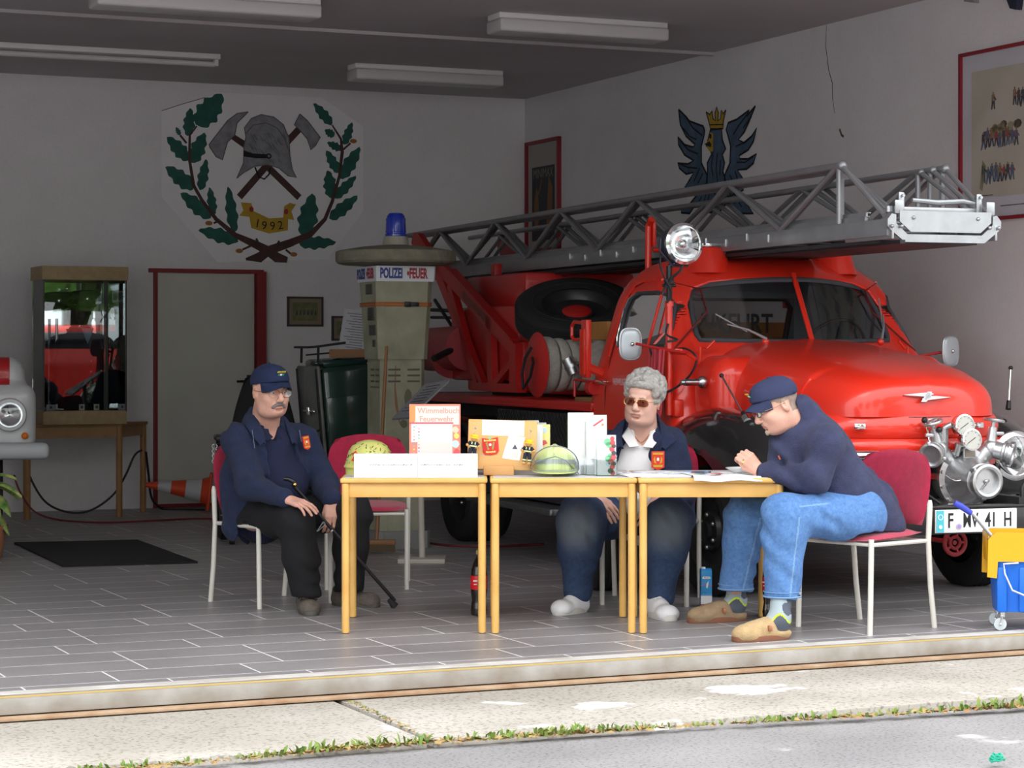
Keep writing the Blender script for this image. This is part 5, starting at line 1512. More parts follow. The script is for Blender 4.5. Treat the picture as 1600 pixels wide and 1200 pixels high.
# ---- mirrors
for sx, c, arm, lab in ((-1, (-1.06, .17, 1.385), [(-.86, -.17, 1.335), (-.93, -.06, 1.35), (-1.05, .13, 1.387)], None), (1, (1.06, .20, 1.345), [(.82, .30, 1.30), (.92, .28, 1.32), (1.05, .22, 1.345)], None)):
    b = MB(); fm = Matrix.Translation(c) @ Matrix.Rotation(R(90 + (8 if sx < 0 else 8)), 4, 'X')
    fm = Matrix.Translation(c) @ Matrix.Rotation(R(-sx * -12), 4, 'Z') @ Matrix.Rotation(R(90), 4, 'X')
    def sup(u, v, k):
        x = (u - .5) * 2; y = (v - .5) * 2
        rr = (abs(x) ** 4 + abs(y) ** 4)
        ang = math.atan2(y, x); R_ = max(abs(x), abs(y)); 
        cx, cy = math.cos(ang), math.sin(ang); q = (abs(cx) ** 3.2 + abs(cy) ** 3.2) ** (-1 / 3.2)
        return (.062 * R_ * q * cx, .090 * R_ * q * cy, k * .018 * (1 - R_ ** 3) ** .5 if R_ < 1 else 0)
    b.grid(lambda u, v: sup(u, v, 1), 25, 25, M=fm); b.grid(lambda u, v: sup(v, u, -.15), 25, 25, M=fm); mm = b.build('mirror', mat('mirror_shell', (.50, .54, .58), .3, .3, noise=.05), fe)
    b = MB(); P = [fm @ Vector(sup(*((1, t) if k == 0 else (1 - t, 1) if k == 1 else (0, 1 - t) if k == 2 else (t, 0)), 0)) for k in range(4) for t in [i / 8 for i in range(8)]]
    b.tube(P, .006, 6, closed=True); b.build('mirror_rim', m_alu, mm)
    b = MB(); b.sphere((c[0], c[1] - .025, c[2]), .013, 10); b.mi = 1; b.tube([Vector(p) + Vector((0, -.02 if i == 2 else 0, 0)) for i, p in enumerate(arm)], .0085, 8); b.build('mirror_arm', [m_chr, m_reds], mm)
# ---- pole with search light
b = MB(); b.cyl((-.885, .02, .98), (-.88, .03, 1.62), .020, n=16); b.cyl((-.88, .03, 1.60), (-.88, .03, 1.63), .026, n=16)
b.box((-.86, -.01, 1.345), (.05, .10, .03), .005); b.box((-.84, .0, 1.02), (.06, .05, .10), .01)
b.tube([(-.885, .02, 1.34), (-.83, -.10, 1.33), (-.80, -.16, 1.30)], .01, 8)
b.build('light_pole', m_red, fe)
b = MB(); b.cyl((-.88, .03, 1.62), (-.88, .03, 1.83), .017, n=14); b.box((-.88, .03, 1.74), (.05, .045, .035), .01); b.cyl((-.92, .03, 1.72), (-.84, .03, 1.72), .010); b.tube([(-.88, .0, 1.76), (-.93, -.02, 1.70), (-.945, -.02, 1.665)], .008, 8); b.tube([(-.88, .0, 1.76), (-.84, -.03, 1.80), (-.82, -.03, 1.84)], .008, 8)
b.build('pole_clamp', mat('clamp_black', (.02, .02, .022), .35), fe)
lc = Vector((-.82, -.02, 1.955)); ld = Vector((.10, -.96, .05)).normalized()
b = MB(); b.lathe([(.02, -.16), (.07, -.15), (.10, -.10), (.112, -.04), (.115, 0)], 36, Mf(lc, ld)); b.cyl((-.88, .03, 1.83), lc + Vector((-.03, .03, -.11)), .014); b.tube([lc + Vector((-.125, .02, .03)), lc + Vector((-.13, .02, -.04)), lc + Vector((-.05, .02, -.125)), lc + Vector((.04, .02, -.12)), lc + Vector((.125, .02, -.03))], .007, 8)
sl = b.build('search_light', mat('lamp_housing', (.05, .05, .08), .35, .3), fe)
b = MB(); b.lathe([(.113, -.01), (.122, .005), (.120, .022), (.104, .030), (.102, .02)], 40, Mf(lc, ld)); b.build('lamp_ring', m_chr, sl)
b = MB(); b.lathe([(.001, .045), (.05, .040), (.104, .024)], 36, Mf(lc, ld)); b.build('lamp_lens', glass_mat('lamp_glass', (.95, .97, .98), .04), sl)
b = MB(); b.lathe([(.104, .018), (.09, -.03), (.05, -.07), (.001, -.08)], 36, Mf(lc, ld)); b.sphere(lc, .028, 14); b.build('lamp_reflector', mat('lamp_reflector', (.85, .86, .87), .14, 1.0), sl)
# cables and the red rope bundle
m_cab = mat('cable_black', (.015, .015, .02), .5); m_rope = mat('red_rope', (.50, .05, .07), .7)
b = MB()
for pts in ([(-.93, .02, 1.93), (-.95, .0, 1.84), (-.93, -.02, 1.76), (-.89, -.02, 1.68), (-.91, .0, 1.62)], [(-.90, .0, 1.50), (-.92, -.02, 1.44), (-.86, -.04, 1.41), (-.92, -.03, 1.40)], [(-.88, .0, 1.35), (-.82, -.06, 1.36), (-.78, -.12, 1.31), (-.80, -.10, 1.22), (-.86, -.03, 1.14), (-.93, .0, 1.10), (-.94, .05, 1.04)], [(-.92, .05, 1.36), (-.97, .1, 1.37), (-.93, .06, 1.20), (-.97, .08, 1.13), (-.93, .05, 1.06)]):
    P = [Vector(p) for p in pts]; Q2 = []
    for i in range(len(P) - 1):
        p0, p1, p2, p3 = P[max(i - 1, 0)], P[i], P[i + 1], P[min(i + 2, len(P) - 1)]
        for k in range(6):
            t_ = k / 6; Q2.append(.5 * ((2 * p1) + (-p0 + p2) * t_ + (2 * p0 - 5 * p1 + 4 * p2 - p3) * t_ ** 2 + (-p0 + 3 * p1 - 3 * p2 + p3) * t_ ** 3))
    b.tube(Q2 + [P[-1]], .0065, 6)
b.build('cable', m_cab, fe)
b = MB(); b.sphere((-.78, -.20, 1.17), .035, 14); b.cyl((-.80, -.20, 1.17), (-.90, -.22, 1.17), .020, n=14); b.cyl((-.90, -.22, 1.17), (-.92, -.22, 1.17), .014, n=14); b.build('coupling', m_steel, fe)
b = MB(); rn = random.Random(8)
for i in range(13):
    x0, y0 = -.955 + rn.uniform(-.02, .015), .06 + rn.uniform(-.06, .05); w = rn.uniform(.03, .10); bot = 1.36 - rn.uniform(.36, .47)
    pts = [(x0, y0, 1.355 + rn.uniform(-.01, .02))]
    for k in range(1, 16):
        a = PI * k / 16; s_ = math.sin(a)
        pts.append((x0 - .02 * s_, y0 - w * .5 * (1 - math.cos(a)) - .0 + .012 * math.sin(k * .9 + i), 1.355 - (1.355 - bot) * math.sin(a) ** .55 + rn.uniform(-.002, .002)))
    pts.append((x0 + .005, y0 - w, 1.355))
    b.tube(pts, .0055, 6)
b.build('rope_bundle', m_rope, fe)
# ---- ladder supports and beacons on the roof
for x, y in ((-.42, .52), (.42, .52)):
    b = MB(); b.lathe([(.15, -.05), (.135, .0), (.115, .07), (.10, .10), (.001, .102)], 28, Matrix.Translation((x, y, 1.86)) @ Matrix.Diagonal((1, 1.15, 1, 1))); b.build('roof_bracket', m_red, fe)
    b = MB(); b.lathe([(.075, .10), (.08, .11), (.08, .125), (.001, .128)], 24, Matrix.Translation((x, y, 1.86))); b.build('bracket_cap', m_chr, fe)
b = MB(); b.cyl((.20, .75, 1.94), (.28, .70, 1.94), .035); b.cyl((.2, .75, 1.88), (.2, .75, 1.94), .02); b.build('horn', mat('horn_grey', (.1, .1, .11), .4), fe)
for sx in (-1, 1):
    b = MB(); b.tube([(sx * .48, 1.25, 1.62), (sx * .48, 1.25, 2.13), (sx * .48, 1.20, 2.17)], .022, 10); b.tube([(sx * .45, 1.25, 1.98), (sx * .20, 1.25, 1.98)], .014, 8); b.box((sx * .45, 1.24, 2.08), (.02, .05, .16), .005); b.build('ladder_fork', m_red, fe)
# ---- rear body: platform, lockers, running board
b = MB(); b.box((0, 2.95, 1.005), (1.78, 3.5, .045), .01); b.box((-.88, 2.95, .985), (.02, 3.5, .03), .008); b.build('platform', m_reds, fe)
b = MB(); b.box((0, 2.95, .86), (1.5, 3.4, .24)); b.box((0, 2.2, .70), (1.4, 1.7, .5)); b.build('body_frame', m_chas, fe)
def checker():
    m = mat('checker_plate', (.05, .052, .06), .35, .5)
    nt = m.node_tree; bs = nt.nodes['Principled BSDF']; tc = nt.nodes.new('ShaderNodeTexCoord'); mp = nt.nodes.new('ShaderNodeMapping'); mp.inputs['Scale'].default_value = (30, 30, 30); mp.inputs['Rotation'].default_value = (R(45), 0, R(45))
    v = nt.nodes.new('ShaderNodeTexVoronoi'); v.inputs['Randomness'].default_value = 0; v.inputs['Scale'].default_value = 1
    bp = nt.nodes.new('ShaderNodeBump'); bp.inputs['Strength'].default_value = .9; bp.inputs['Distance'].default_value = .01
    rmp = nt.nodes.new('ShaderNodeValToRGB'); rmp.color_ramp.elements[0].color = (.11, .115, .13, 1); rmp.color_ramp.elements[1].color = (.028, .03, .035, 1); rmp.color_ramp.elements[1].position = .5
    nt.links.new(tc.outputs['Object'], mp.inputs[0]); nt.links.new(mp.outputs[0], v.inputs[0]); nt.links.new(v.outputs['Distance'], bp.inputs['Height']); nt.links.new(v.outputs['Distance'], rmp.inputs[0])
    nt.links.new(bp.outputs[0], bs.inputs['Normal']); nt.links.new(rmp.outputs[0], bs.inputs['Base Color'])
    return m
m_chk = checker()
for sx in (-1, 1): b = MB(); b.box((sx * .90, 2.13, .70), (.03, 1.45, .50), .004); b.build('locker_panel', m_chk, fe, smooth=False)
b = MB(); b.box((-.96, 2.02, .43), (.12, 1.75, .09), .01); b.build('locker_skirt', mat('dark_blue_panel', (.03, .035, .05), .4), fe)
for sx in (-1, 1): b = MB(); b.box((sx * 1.02, 1.98, .352), (.30, 1.60, .045), .012); b.build('running_board', mat('running_board_plate', (.16, .17, .18), .35, .7, bump=.8, bscale=45), fe, smooth=False)
for sx in (-1, 1):
    b = MB(); b.grid(lambda u, v: (sx * (.68 + .36 * v), 3.45 - .47 * math.cos(PI * u), .42 + .47 * math.sin(PI * u)), 24, 4, .02); b.build('rear_fender', m_blk, fe)
# wood plank + red step at the cab rear
b = MB(); b.box((-.62, 1.50, 1.475), (.20, .30, .115), .004); b.box((.1, 1.50, 1.475), (1.3, .05, .115), .004); b.build('wooden_plank', mat('plank', (.50, .24, .06), .6, col2=(.42, .19, .05), nscale=6), fe)
b = MB(); b.box((-.92, 1.20, 1.36), (.035, .09, .36), .006)
for k in range(4): b.box((-.945, 1.17 + k * .02, 1.34), (.012, .008, .28))
b.tube([(-.92, 1.24, 1.52), (-.92, 1.40, 1.53), (-.92, 1.44, 1.50), (-.92, 1.44, 1.44), (-.92, 1.40, 1.415), (-.92, 1.26, 1.42)], .012, 8); b.tube([(-.9, 1.18, 1.24), (-.84, 1.08, 1.20)], .03, 8); b.build('grab_step', m_red, fe)
b = MB(); b.tube([(-.9, 1.10, 1.155), (-.91, 1.35, 1.165), (-.91, 1.42, 1.165), (-.91, 1.42, 1.06)], .010, 8); b.cyl((-.89, 1.13, 1.12), (-.89, 1.20, 1.12), .045); b.build('grab_rail', m_reds, fe)
# ---- hose reel
rc = Vector((-.92, 2.06, 1.255))
b = MB()
b.cyl((-.92, rc.y, rc.z), (-.42, rc.y, rc.z), .03)
for x in (-.92, -.42):
    b.lathe([(.001, -.008), (.205, -.008), (.215, 0), (.205, .008), (.15, .010), (.14, .016), (.05, .018), (.001, .018)], 44, Matrix.Translation((x, rc.y, rc.z)) @ Matrix.Rotation(R(-90), 4, 'Y'))
reel = b.build('hose_reel', m_reds, fe)
b = MB(); m_hose = mat('canvas_hose', (.40, .38, .34), .9, bump=.5, bscale=120, noise=.12, nscale=25)
for x, w, r in ((-.865, .085, .185), (-.775, .075, .175), (-.695, .075, .165), (-.60, .09, .17), (-.50, .08, .165)):
    b.lathe([(r - .03, -w / 2), (r - .006, -w / 2 + .004), (r, -w * .3), (r + .002, 0), (r, w * .3), (r - .006, w / 2 - .004), (r - .03, w / 2)], 40, Matrix.Translation((x, rc.y, rc.z)) @ Matrix.Rotation(R(-90), 4, 'Y'))
b.build('hose_roll', m_hose, reel)
b = MB(); b.tube([(-.96, 2.06, 1.37), (-.99, 2.10, 1.30), (-.995, 2.14, 1.20), (-.995, 2.12, 1.10), (-.99, 2.0, 1.18), (-.985, 1.96, 1.27), (-.96, 2.04, 1.30)], .010, 8); b.build('reel_crank', m_black, reel)
b = MB(); b.cyl((-.78, 1.88, 1.30), (-.74, 1.86, 1.20), .04); b.cyl((-.76, 1.87, 1.26), (-.75, 1.865, 1.24), .05); b.build('hose_coupling', m_steel, reel)
s = SDF(.012); s.ell((-.62, 1.52, 1.24), (.20, .17, .20), k=.05).ell((-.40, 1.50, 1.22), (.2, .16, .18), k=.05); s.disp.append(folds(.010, (0, .3, 1), 55)); s.build('canvas_bundle', m_hose, fe, smooth=2)
b = MB(); b.box((-.72, 1.45, 1.04), (.24, .3, .03), .006); b.build('wooden_tray', mat('tray_wood', (.30, .16, .06), .7), fe)
# ---- spare wheel lying on the bed
sc_ = Vector((-.42, 2.62, 1.60)); fm = Matrix.Translation(sc_) @ frame_m(Vector((-.16, -.42, .89)), (1, 0, 0)).to_4x4()
b = MB(); r, w = .42, .20
b.lathe([(r * .58, -w * .40), (r * .80, -w * .5), (r * .93, -w * .47), (r, -w * .36), (r, w * .36), (r * .93, w * .47), (r * .80, w * .5), (r * .72, w * .47), (r * .58, w * .40)], 56, fm)
for k in range(4): zc = w * (-.27 + .18 * k); b.lathe([(r, zc - w * .05), (r * 1.01, zc - w * .04), (r * 1.01, zc + w * .04), (r, zc + w * .05)], 56, fm)
for k in range(3): b.lathe([(r * (.70 + .06 * k), w * .47), (r * (.72 + .06 * k), w * .50), (r * (.74 + .06 * k), w * .47)], 56, fm)
sp_ = b.build('spare_wheel', m_rub, fe)
b = MB(); b.lathe([(r * .60, w * .36), (r * .56, w * .30), (r * .50, w * .05), (r * .30, w * .0), (r * .28, w * .1), (r * .12, w * .12), (.001, w * .12)], 40, fm); b.mi = 1; b.lathe([(r * .24, w * .115), (r * .2, w * .16), (r * .1, w * .17), (.001, w * .17)], 30, fm); b.build('spare_rim', [mat('rim_black', (.03, .03, .032)), m_reds], sp_)
# ---- turntable and lifting frame
for sx in (-1, 1):
    X = -.66 if sx < 0 else .42
    b = MB()
    def bm2(p, q, w, h): b.beam((X, p[0], p[1]), (X, q[0], q[1]), w, h, up=(1, 0, 0))
    bm2((4.92, 2.02), (3.18, 1.36), .10, .05); bm2((4.98, 2.02), (4.40, 1.55), .10, .05); bm2((4.62, 1.86), (3.98, 1.10), .075, .05); bm2((4.40, 1.55), (3.85, 1.10), .05, .05)
    bm2((3.70, 1.60), (3.66, 1.10), .10, .05); bm2((3.17, 1.40), (3.17, 1.08), .13, .06); bm2((3.15, 1.30), (3.62, 1.10), .05, .04); bm2((3.05, 1.085), (4.05, 1.085), .06, .07)
    bm2((3.20, 1.43), (4.6, 1.97), .015, .07)
    g = b.build('lifting_frame', m_reds, fe)
    if sx < 0:
        b = MB(); d = Vector((0, -1.74, -.66)).normalized(); u = Vector((0, .66 * -1, 1.74)).normalized()
        Mt = Matrix(((0, 0, -1, X - .028), (d.y, u.y, 0, 4.0), (d.z, u.z, 0, 1.672), (0, 0, 0, 1))); b.M = Mt
        b.text('MAGIRUS-LEITER', .075, Matrix.Identity(4), .001, sx=1.0, bold=.001); b.build('frame_lettering', mat('lettering_dull', (.22, .12, .09), .6), g)
b = MB(); b.box((-.12, 4.0, 1.40), (1.0, 1.5, .55), .03); b.box((-.12, 3.95, 1.78), (.85, 1.3, .26), .03); b.box((-.46, 4.15, 1.90), (.06, .10, .20), .008); b.box((-.12, 3.4, 1.15), (.9, 2.2, .20), .02); b.box((-.58, 3.15, 1.24), (.12, .12, .35), .02); tf = b.build('turntable_housing', m_reds, fe)
b = MB(); b.cyl((-.12, 3.7, 1.02), (-.12, 3.7, 1.10), .50, n=40); b.build('turntable_ring', m_chas, fe)
b = MB(); b.cyl((-.58, 3.5, 1.20), (-.40, 3.5, 1.20), .10); b.sphere((-.55, 3.38, 1.26), .09); b.cyl((-.5, 3.3, 1.15), (-.5, 3.3, 1.32), .05); b.build('gearbox', m_chas, fe)
b = MB(); b.cyl((-.62, 4.35, 1.37), (-.62, 5.25, 1.36), .17, n=28); b.cyl((-.62, 4.68, 1.31), (-.62, 4.72, 1.315), .176, n=28); b.build('rear_tank', mat('tank_pink_red', (.42, .06, .07), .5), fe)
b = MB(); b.cyl((-.70, 4.4, 1.37), (-.92, 4.25, 1.29), .025); b.tube([(-.5, 4.6, 1.65), (-.5, 5.6, 1.68)], .015, 8); b.tube([(-.5, 4.6, 1.60), (-.5, 5.6, 1.62)], .012, 8); b.cyl((-.5, 4.4, 1.80), (-.5, 4.4, 1.62), .08); b.tube([(-.6, 5.2, 1.75), (-.6, 4.6, 1.45)], .014, 8); b.build('rear_fittings', m_chas, fe)
b = MB(); b.box((-.12, 4.95, .85), (1.5, .7, .35), .04); b.build('rear_skirt', m_chas, fe)
for x in (-.40, .36):
    b = MB(); P = [(5.60, 2.02), (5.75, 1.93), (6.05, 1.93), (6.38, 2.26), (6.32, 2.34), (6.20, 2.33)]; b.prism(P, .05, Matrix(((0, 0, 1, x - .025), (1, 0, 0, 0), (0, 1, 0, 0), (0, 0, 0, 1)))); b.build('tail_bracket', m_reds, fe, smooth=False)

# ---- the three-section ladder
lad = None
def truss(mb, x, y0, y1, z0, z1, rt, step, ph=0.0, end=True, rr=.015, off=0):
    mb.cyl((x, y0, z1), (x, y1, z1), rt, n=12)
    y = y0 + ph
    pts = []
    k = 0
    while y < y1 - .05:
        pts.append((x, y, z1 if k % 2 == 0 else z0)); y += step / 2; k += 1
    for i in range(len(pts) - 1): mb.cyl(pts[i], pts[i + 1], rr, n=8)
    mb.cyl((x, y0 + .03, z1), (x, y0 + .03, z0), .015, n=8)
    mb.cyl((x, y0, z1), (x, y0 - .46, z0 + .02), .014, n=8)
sections = [(-.355, .275, -1.05, 6.9, 1.945, 2.335, .045, .020, 1.37), (-.315, .235, -.99, 6.7, 1.975, 2.330, .03, .017, 1.37), (-.275, .195, -.93, 6.5, 2.00, 2.322, .03, .015, 1.37)]
zb = 1.93
for i, (xa, xb, y0, y1, z0, z1, hh, rt, stp) in enumerate(sections):
    b = MB()
    rail_y0 = y0 - (.50 if i == 0 else .25)
    for x in (xa, xb):
        zt = z0 + .075 + .028 * i * 0
        b.box((x, (rail_y0 + y1) / 2, z0 + .035), (.014 if i else .018, y1 - rail_y0, .085), .003)
        b.box((x + (.012 if x < 0 else -.012), (rail_y0 + y1) / 2, z0 + .077), (.030, y1 - rail_y0, .008), .002)
        truss(b, x, y0, y1, z0 + .08, z1, rt, stp, .04)
        b.sphere((x, y0 - .005, z1), rt * 1.35, 12)
    g = b.build('ladder', m_lad if i else m_lad, fe)
    b = MB(); y = rail_y0 + .2
    while y < y1 - .1:
        b.cyl((xa, y, z0 + .04), (xb, y, z0 + .04), .014, n=10); y += .30
    b.build('ladder_rungs', m_lad, g)
    if i == 0: lad = g
b = MB()
for k in range(12): b.box((-.368, -.2 + k * .28, 1.985 + (.02 if k % 2 else 0)), (.012, .018, .045), .003)
b.build('rail_stops', mat('bright_steel', (.62, .64, .66), .3, .9), lad)
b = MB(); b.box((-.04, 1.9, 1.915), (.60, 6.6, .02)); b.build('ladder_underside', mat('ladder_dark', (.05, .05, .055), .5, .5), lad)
b = MB(); b.box((-.30, 1.0, 1.905), (.03, 5.2, .02)); b.tube([(-.3, 3.2, 1.88), (-.3, -1.45, 1.905)], .005, 6); b.build('ladder_cable', m_cab, lad)
# head of the ladder
m_tip = mat('galvanised_bright', (.44, .46, .48), .38, .8, noise=.08, nscale=15)
Mh = Matrix.Translation((-.04, -1.565, 0)) @ Matrix.Rotation(R(90), 4, 'X')
b = MB(); b.M = Mh
outer = [(-.335, 2.02), (-.335, 1.985), (-.315, 1.965), (-.235, 1.905), (.235, 1.905), (.315, 1.965), (.335, 1.985), (.335, 2.02), (.31, 2.05), (.285, 2.045), (.285, 2.0), (.22, 1.945), (-.22, 1.945), (-.285, 2.0), (-.285, 2.045), (-.31, 2.05)]
b.prism(outer, .014, None, 0)
b.prism([(-.27, 2.065), (-.27, 2.01), (-.205, 1.957), (.205, 1.957), (.27, 2.01), (.27, 2.065)], .012, None, .012)
for x in (-.27, .27): b.box((x, 2.085, .014), (.05, .07, .012), .004)
for x in (-.315, -.26, .26, .315, -.19, .19): b.sphere((x, 1.985 if abs(x) > .2 else 2.03, .026), .011, 10)
b.build('head_plate', m_tip, lad)
b = MB()
for x in (-.27, .19):
    b.box((x, -1.53, 2.10), (.035, .02, .13), .008); b.cyl((x, -1.56, 2.145), (x, -1.50, 2.145), .008)
b.box((-.04, -1.50, 2.075), (.46, .05, .03), .006); b.tube([(-.20, -1.52, 2.125), (-.05, -1.52, 2.115), (.10, -1.52, 2.125), (.17, -1.52, 2.115)], [.012, .016, .014, .01], 8)
for x in (-.34, -.30): b.cyl((x, -1.53, 2.06), (x, -1.53, 2.09), .018)
b.build('head_fittings', m_tip, lad)
b = MB(); b.box((-.04, -1.38, 1.93), (.58, .25, .016)); b.box((-.345, -1.33, 1.96), (.014, .5, .08), .002); b.box((.265, -1.33, 1.96), (.014, .5, .08), .002); b.build('head_tray', m_tip, lad)
# ================================================================ THINGS AT THE BACK
m_pil = mat('weathered_cream_paint', (0.33, 0.33, 0.235), .7, col2=(0.22, 0.215, 0.15), nscale=5, bump=.2, bscale=40)
m_concr = mat('mossy_grey_roof', (0.16, 0.155, 0.12), .9, col2=(0.22, 0.20, 0.14), nscale=16, bump=.6, bscale=40)
pp = thing('police_call_pillar', 'old cream police and fire call pillar with mushroom roof and blue lamp', 'call pillar', (-.80, 15.6, 0), R(23))
def octr(hw, hd, ch, z, dx=0):
    return [(-hw + ch + dx, -hd, z), (hw - ch + dx, -hd, z), (hw + dx, -hd + ch, z), (hw + dx, hd - ch, z), (hw - ch + dx, hd, z), (-hw + ch + dx, hd, z), (-hw + dx, hd - ch, z), (-hw + dx, -hd + ch, z)]
b = MB(); b.loft([octr(.160, .160, .035, 0), octr(.162, .162, .035, 1.29)]); lower = b.build('lower_column', m_pil, pp, smooth=False)
b = MB(); b.loft([octr(.178, .178, .04, 1.29), octr(.206, .206, .045, 1.82)]); upper = b.build('upper_column', m_pil, pp, smooth=False)
b = MB(); b.loft([octr(.19, .19, .03, 0), octr(.19, .19, .03, .12)]); b.build('plinth', mat('plinth_grey', (.2, .2, .19), .8), pp, smooth=False)
b = MB(); b.loft([octr(.212, .212, .015, 1.82), octr(.216, .216, .015, 1.925)]); band_ = b.build('sign_band', mat('sign_band_white', (.60, .62, .66), .4), pp, smooth=False)
m_sb = mat('sign_blue', (.03, .05, .22), .5); m_sr = mat('sign_red', (.33, .03, .05), .5)
for rot in (0, -90):
    b = MB(); b.M = Matrix.Rotation(R(rot), 4, 'Z') @ Matrix.Translation((.0, -.2155, 1.872)) @ Matrix.Rotation(R(90), 4, 'X')
    b.text('POLIZEI', .094, Matrix.Translation((-.192, 0, 0)), .001, sx=.50, align='LEFT', bold=.004); b.mi = 1; b.text('•FEUER', .094, Matrix.Translation((.002, 0, 0)), .001, sx=.50, align='LEFT', bold=.004)
    b.build('sign_lettering', [m_sb, m_sr], band_, smooth=False)
b = MB(); b.lathe([(.20, 1.928), (.37, 1.940), (.40, 1.948), (.414, 1.962), (.416, 1.975), (.416, 2.020), (.412, 2.030), (.395, 2.036), (.24, 2.062), (.09, 2.076), (.001, 2.08)], 48); b.build('mushroom_roof', m_concr, pp, ang=28)
b = MB(); b.lathe([(.09, 2.075), (.088, 2.10), (.082, 2.135), (.001, 2.137)], 28); b.build('lamp_base', mat('lamp_base_grey', (.33, .32, .27), .6), pp)
b = MB(); b.lathe([(.076, 2.137), (.076, 2.15), (.070, 2.155), (.068, 2.24), (.062, 2.275), (.045, 2.295), (.001, 2.30)], 32); b.build('blue_lamp', mat('blue_glass', (.008, .03, .40), .12, coat=.6), pp)
b = MB(); b.lathe([(.0685, 2.16), (.071, 2.165), (.0685, 2.17)], 32)
for k in range(12): a = k * PI / 6; b.tube([(.069 * math.cos(a), .069 * math.sin(a), 2.16), (.066 * math.cos(a), .066 * math.sin(a), 2.26)], .003, 5)
b.build('lamp_ribs', mat('blue_glass', (.008, .03, .40)), pp)
b = MB()
hw = lambda z: .178 + (z - 1.29) / .53 * .028
z = 1.675; w = hw(z) + .004
lp = octr(w, w, .042, z)
b.tube([(p[0], p[1], p[2]) for p in lp], .005, 6, closed=True); b.tube([(p[0], p[1], p[2] - .02) for p in lp], .005, 6, closed=True); b.loft([[(p[0], p[1], z - .022) for p in lp], [(p[0], p[1], z + .002) for p in lp]], caps=False); b.build('strap', mat('orange_strap', (.36, .13, .04), .6), pp)
b = MB(); b.box((.01, -w - .006, z - .01), (.05, .014, .035), .006); b.box((.06, -w - .008, z - .01), (.06, .016, .03), .006); b.build('buckle', m_black, pp)
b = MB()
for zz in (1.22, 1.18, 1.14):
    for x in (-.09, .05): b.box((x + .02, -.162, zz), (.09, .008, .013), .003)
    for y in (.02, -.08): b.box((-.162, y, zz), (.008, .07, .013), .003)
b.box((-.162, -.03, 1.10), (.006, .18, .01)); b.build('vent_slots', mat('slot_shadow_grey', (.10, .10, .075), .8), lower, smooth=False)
b = MB()
for y, zz, hh in ((-.03, 1.77, .07), (-.05, 1.60, .09), (-.06, 1.49, .07), (-.08, 1.40, .05)): b.box((-hw(zz) - .002, y, zz), (.012, .12 if hh > .06 else .05, hh), .004)
for k in range(5): b.box((-hw(1.6) - .010, -.05, 1.565 + .018 * k), (.008, .10, .006))
b.build('side_fittings', mat('fitting_dark', (.06, .06, .05), .6), upper, smooth=False)
m_stain = mat('rust_stain', (.24, .13, .07), .9); b = MB(); b.M = Matrix.Translation((0, -.1625, 0)) @ Matrix.Rotation(R(90), 4, 'X'); ribbon(b, [(-.06, 1.25), (-.065, 1.1), (-.055, .98), (-.045, .92), (-.03, .85)], [.008, .01, .02, .014, .006], Matrix.Identity(4), .0, .001)
for x, zz, w_, h_ in ((.03, 1.02, .05, .12), (.08, .90, .03, .10), (.0, .85, .05, .05)): blob(b, 1, x, zz, h_ / 2, .0, w_ / h_, 11)
b.build('stains', [m_stain, mat('moss_stain', (.13, .13, .08), .9)], lower, smooth=False)
b = MB(); b.M = Matrix.Translation((0, -.193, 0)) @ Matrix.Rotation(R(88), 4, 'X'); ribbon(b, [(-.05, 1.66), (-.06, 1.5), (-.05, 1.38), (-.055, 1.31)], [.006, .008, .014, .008], Matrix.Identity(4), -.012, .006); b.build('rust_streak', m_stain, upper, smooth=False)
# broom handle leaning on the pillar
o = MB(); a_, c_ = W(604, 541, 15.25), Vector((-.90, 15.0, .02)); o.cyl((0, 0, 0), a_ - c_, .012, .011, 12); 
bt = thing('broom', 'long wooden broom leaning against the front of the call pillar', 'broom', c_, 0)
o.build('handle', mat('broom_wood', (.22, .10, .04), .6), bt)
o = MB(); o.box((0, 0, .06), (.26, .05, .035), .008); o.build('brush_head', mat('broom_wood', (.22, .10, .04)), bt); o = MB(); o.box((0, 0, .022), (.25, .045, .044)); o.build('bristles', mat('bristle', (.1, .07, .04), .9, bump=.8, bscale=200), bt)
# green latched trunk
gt = thing('steel_trunk', 'tall dark green steel case with latches and rack, leaning left of the call pillar', 'steel case', (-1.22, 16.75, 0), R(22))
tilt = Matrix.Rotation(R(-5), 4, 'Y')
m_gr = mat('case_green', (.018, .045, .035), .22, coat=.5); m_gg = mat('case_grey', (.17, .17, .165), .6, noise=.2, nscale=8)
b = MB(); b.M = tilt; b.box((.03, 0, .64), (.40, .50, 1.22), .05, seg=3); b.box((.03, 0, 1.27), (.36, .46, .06), .03); b.build('case_body', m_gr, gt)
b = MB(); b.M = tilt; b.box((-.19, 0, .64), (.03, .52, 1.24), .03, seg=3); b.build('case_side', m_gg, gt)
b = MB(); b.M = tilt; b.box((.03, -.255, .80), (.36, .015, .45), .006); b.box((.03, -.262, .56), (.38, .012, .012), .004); b.build('pressed_panel', m_gr, gt)
b = MB(); b.M = tilt; b.tube([(-.21, -.25, 1.24), (-.215, -.26, .8), (-.21, -.25, .02)], .009, 6); b.tube([(-.21, .23, 1.24), (-.21, .23, .02)], .009, 6); b.tube([(-.21, -.25, .8), (-.21, .23, .72)], .008, 6); b.build('edge_strip', m_chas, gt)
for zz in (.93, .62):
    b = MB(); b.M = tilt; b.cyl((-.22, -.16, zz), (-.22, .10, zz), .010); b.box((-.225, -.03, zz), (.02, .05, .06), .005); b.sphere((-.225, -.17, zz), .016, 10); b.build('latch', m_chr, gt)
b = MB(); b.M = tilt; b.tube([(-.22, .2, 1.40), (-.24, -.2, 1.40), (-.20, -.25, 1.40), (.24, -.25, 1.42), (.24, .25, 1.42)], .009, 6)
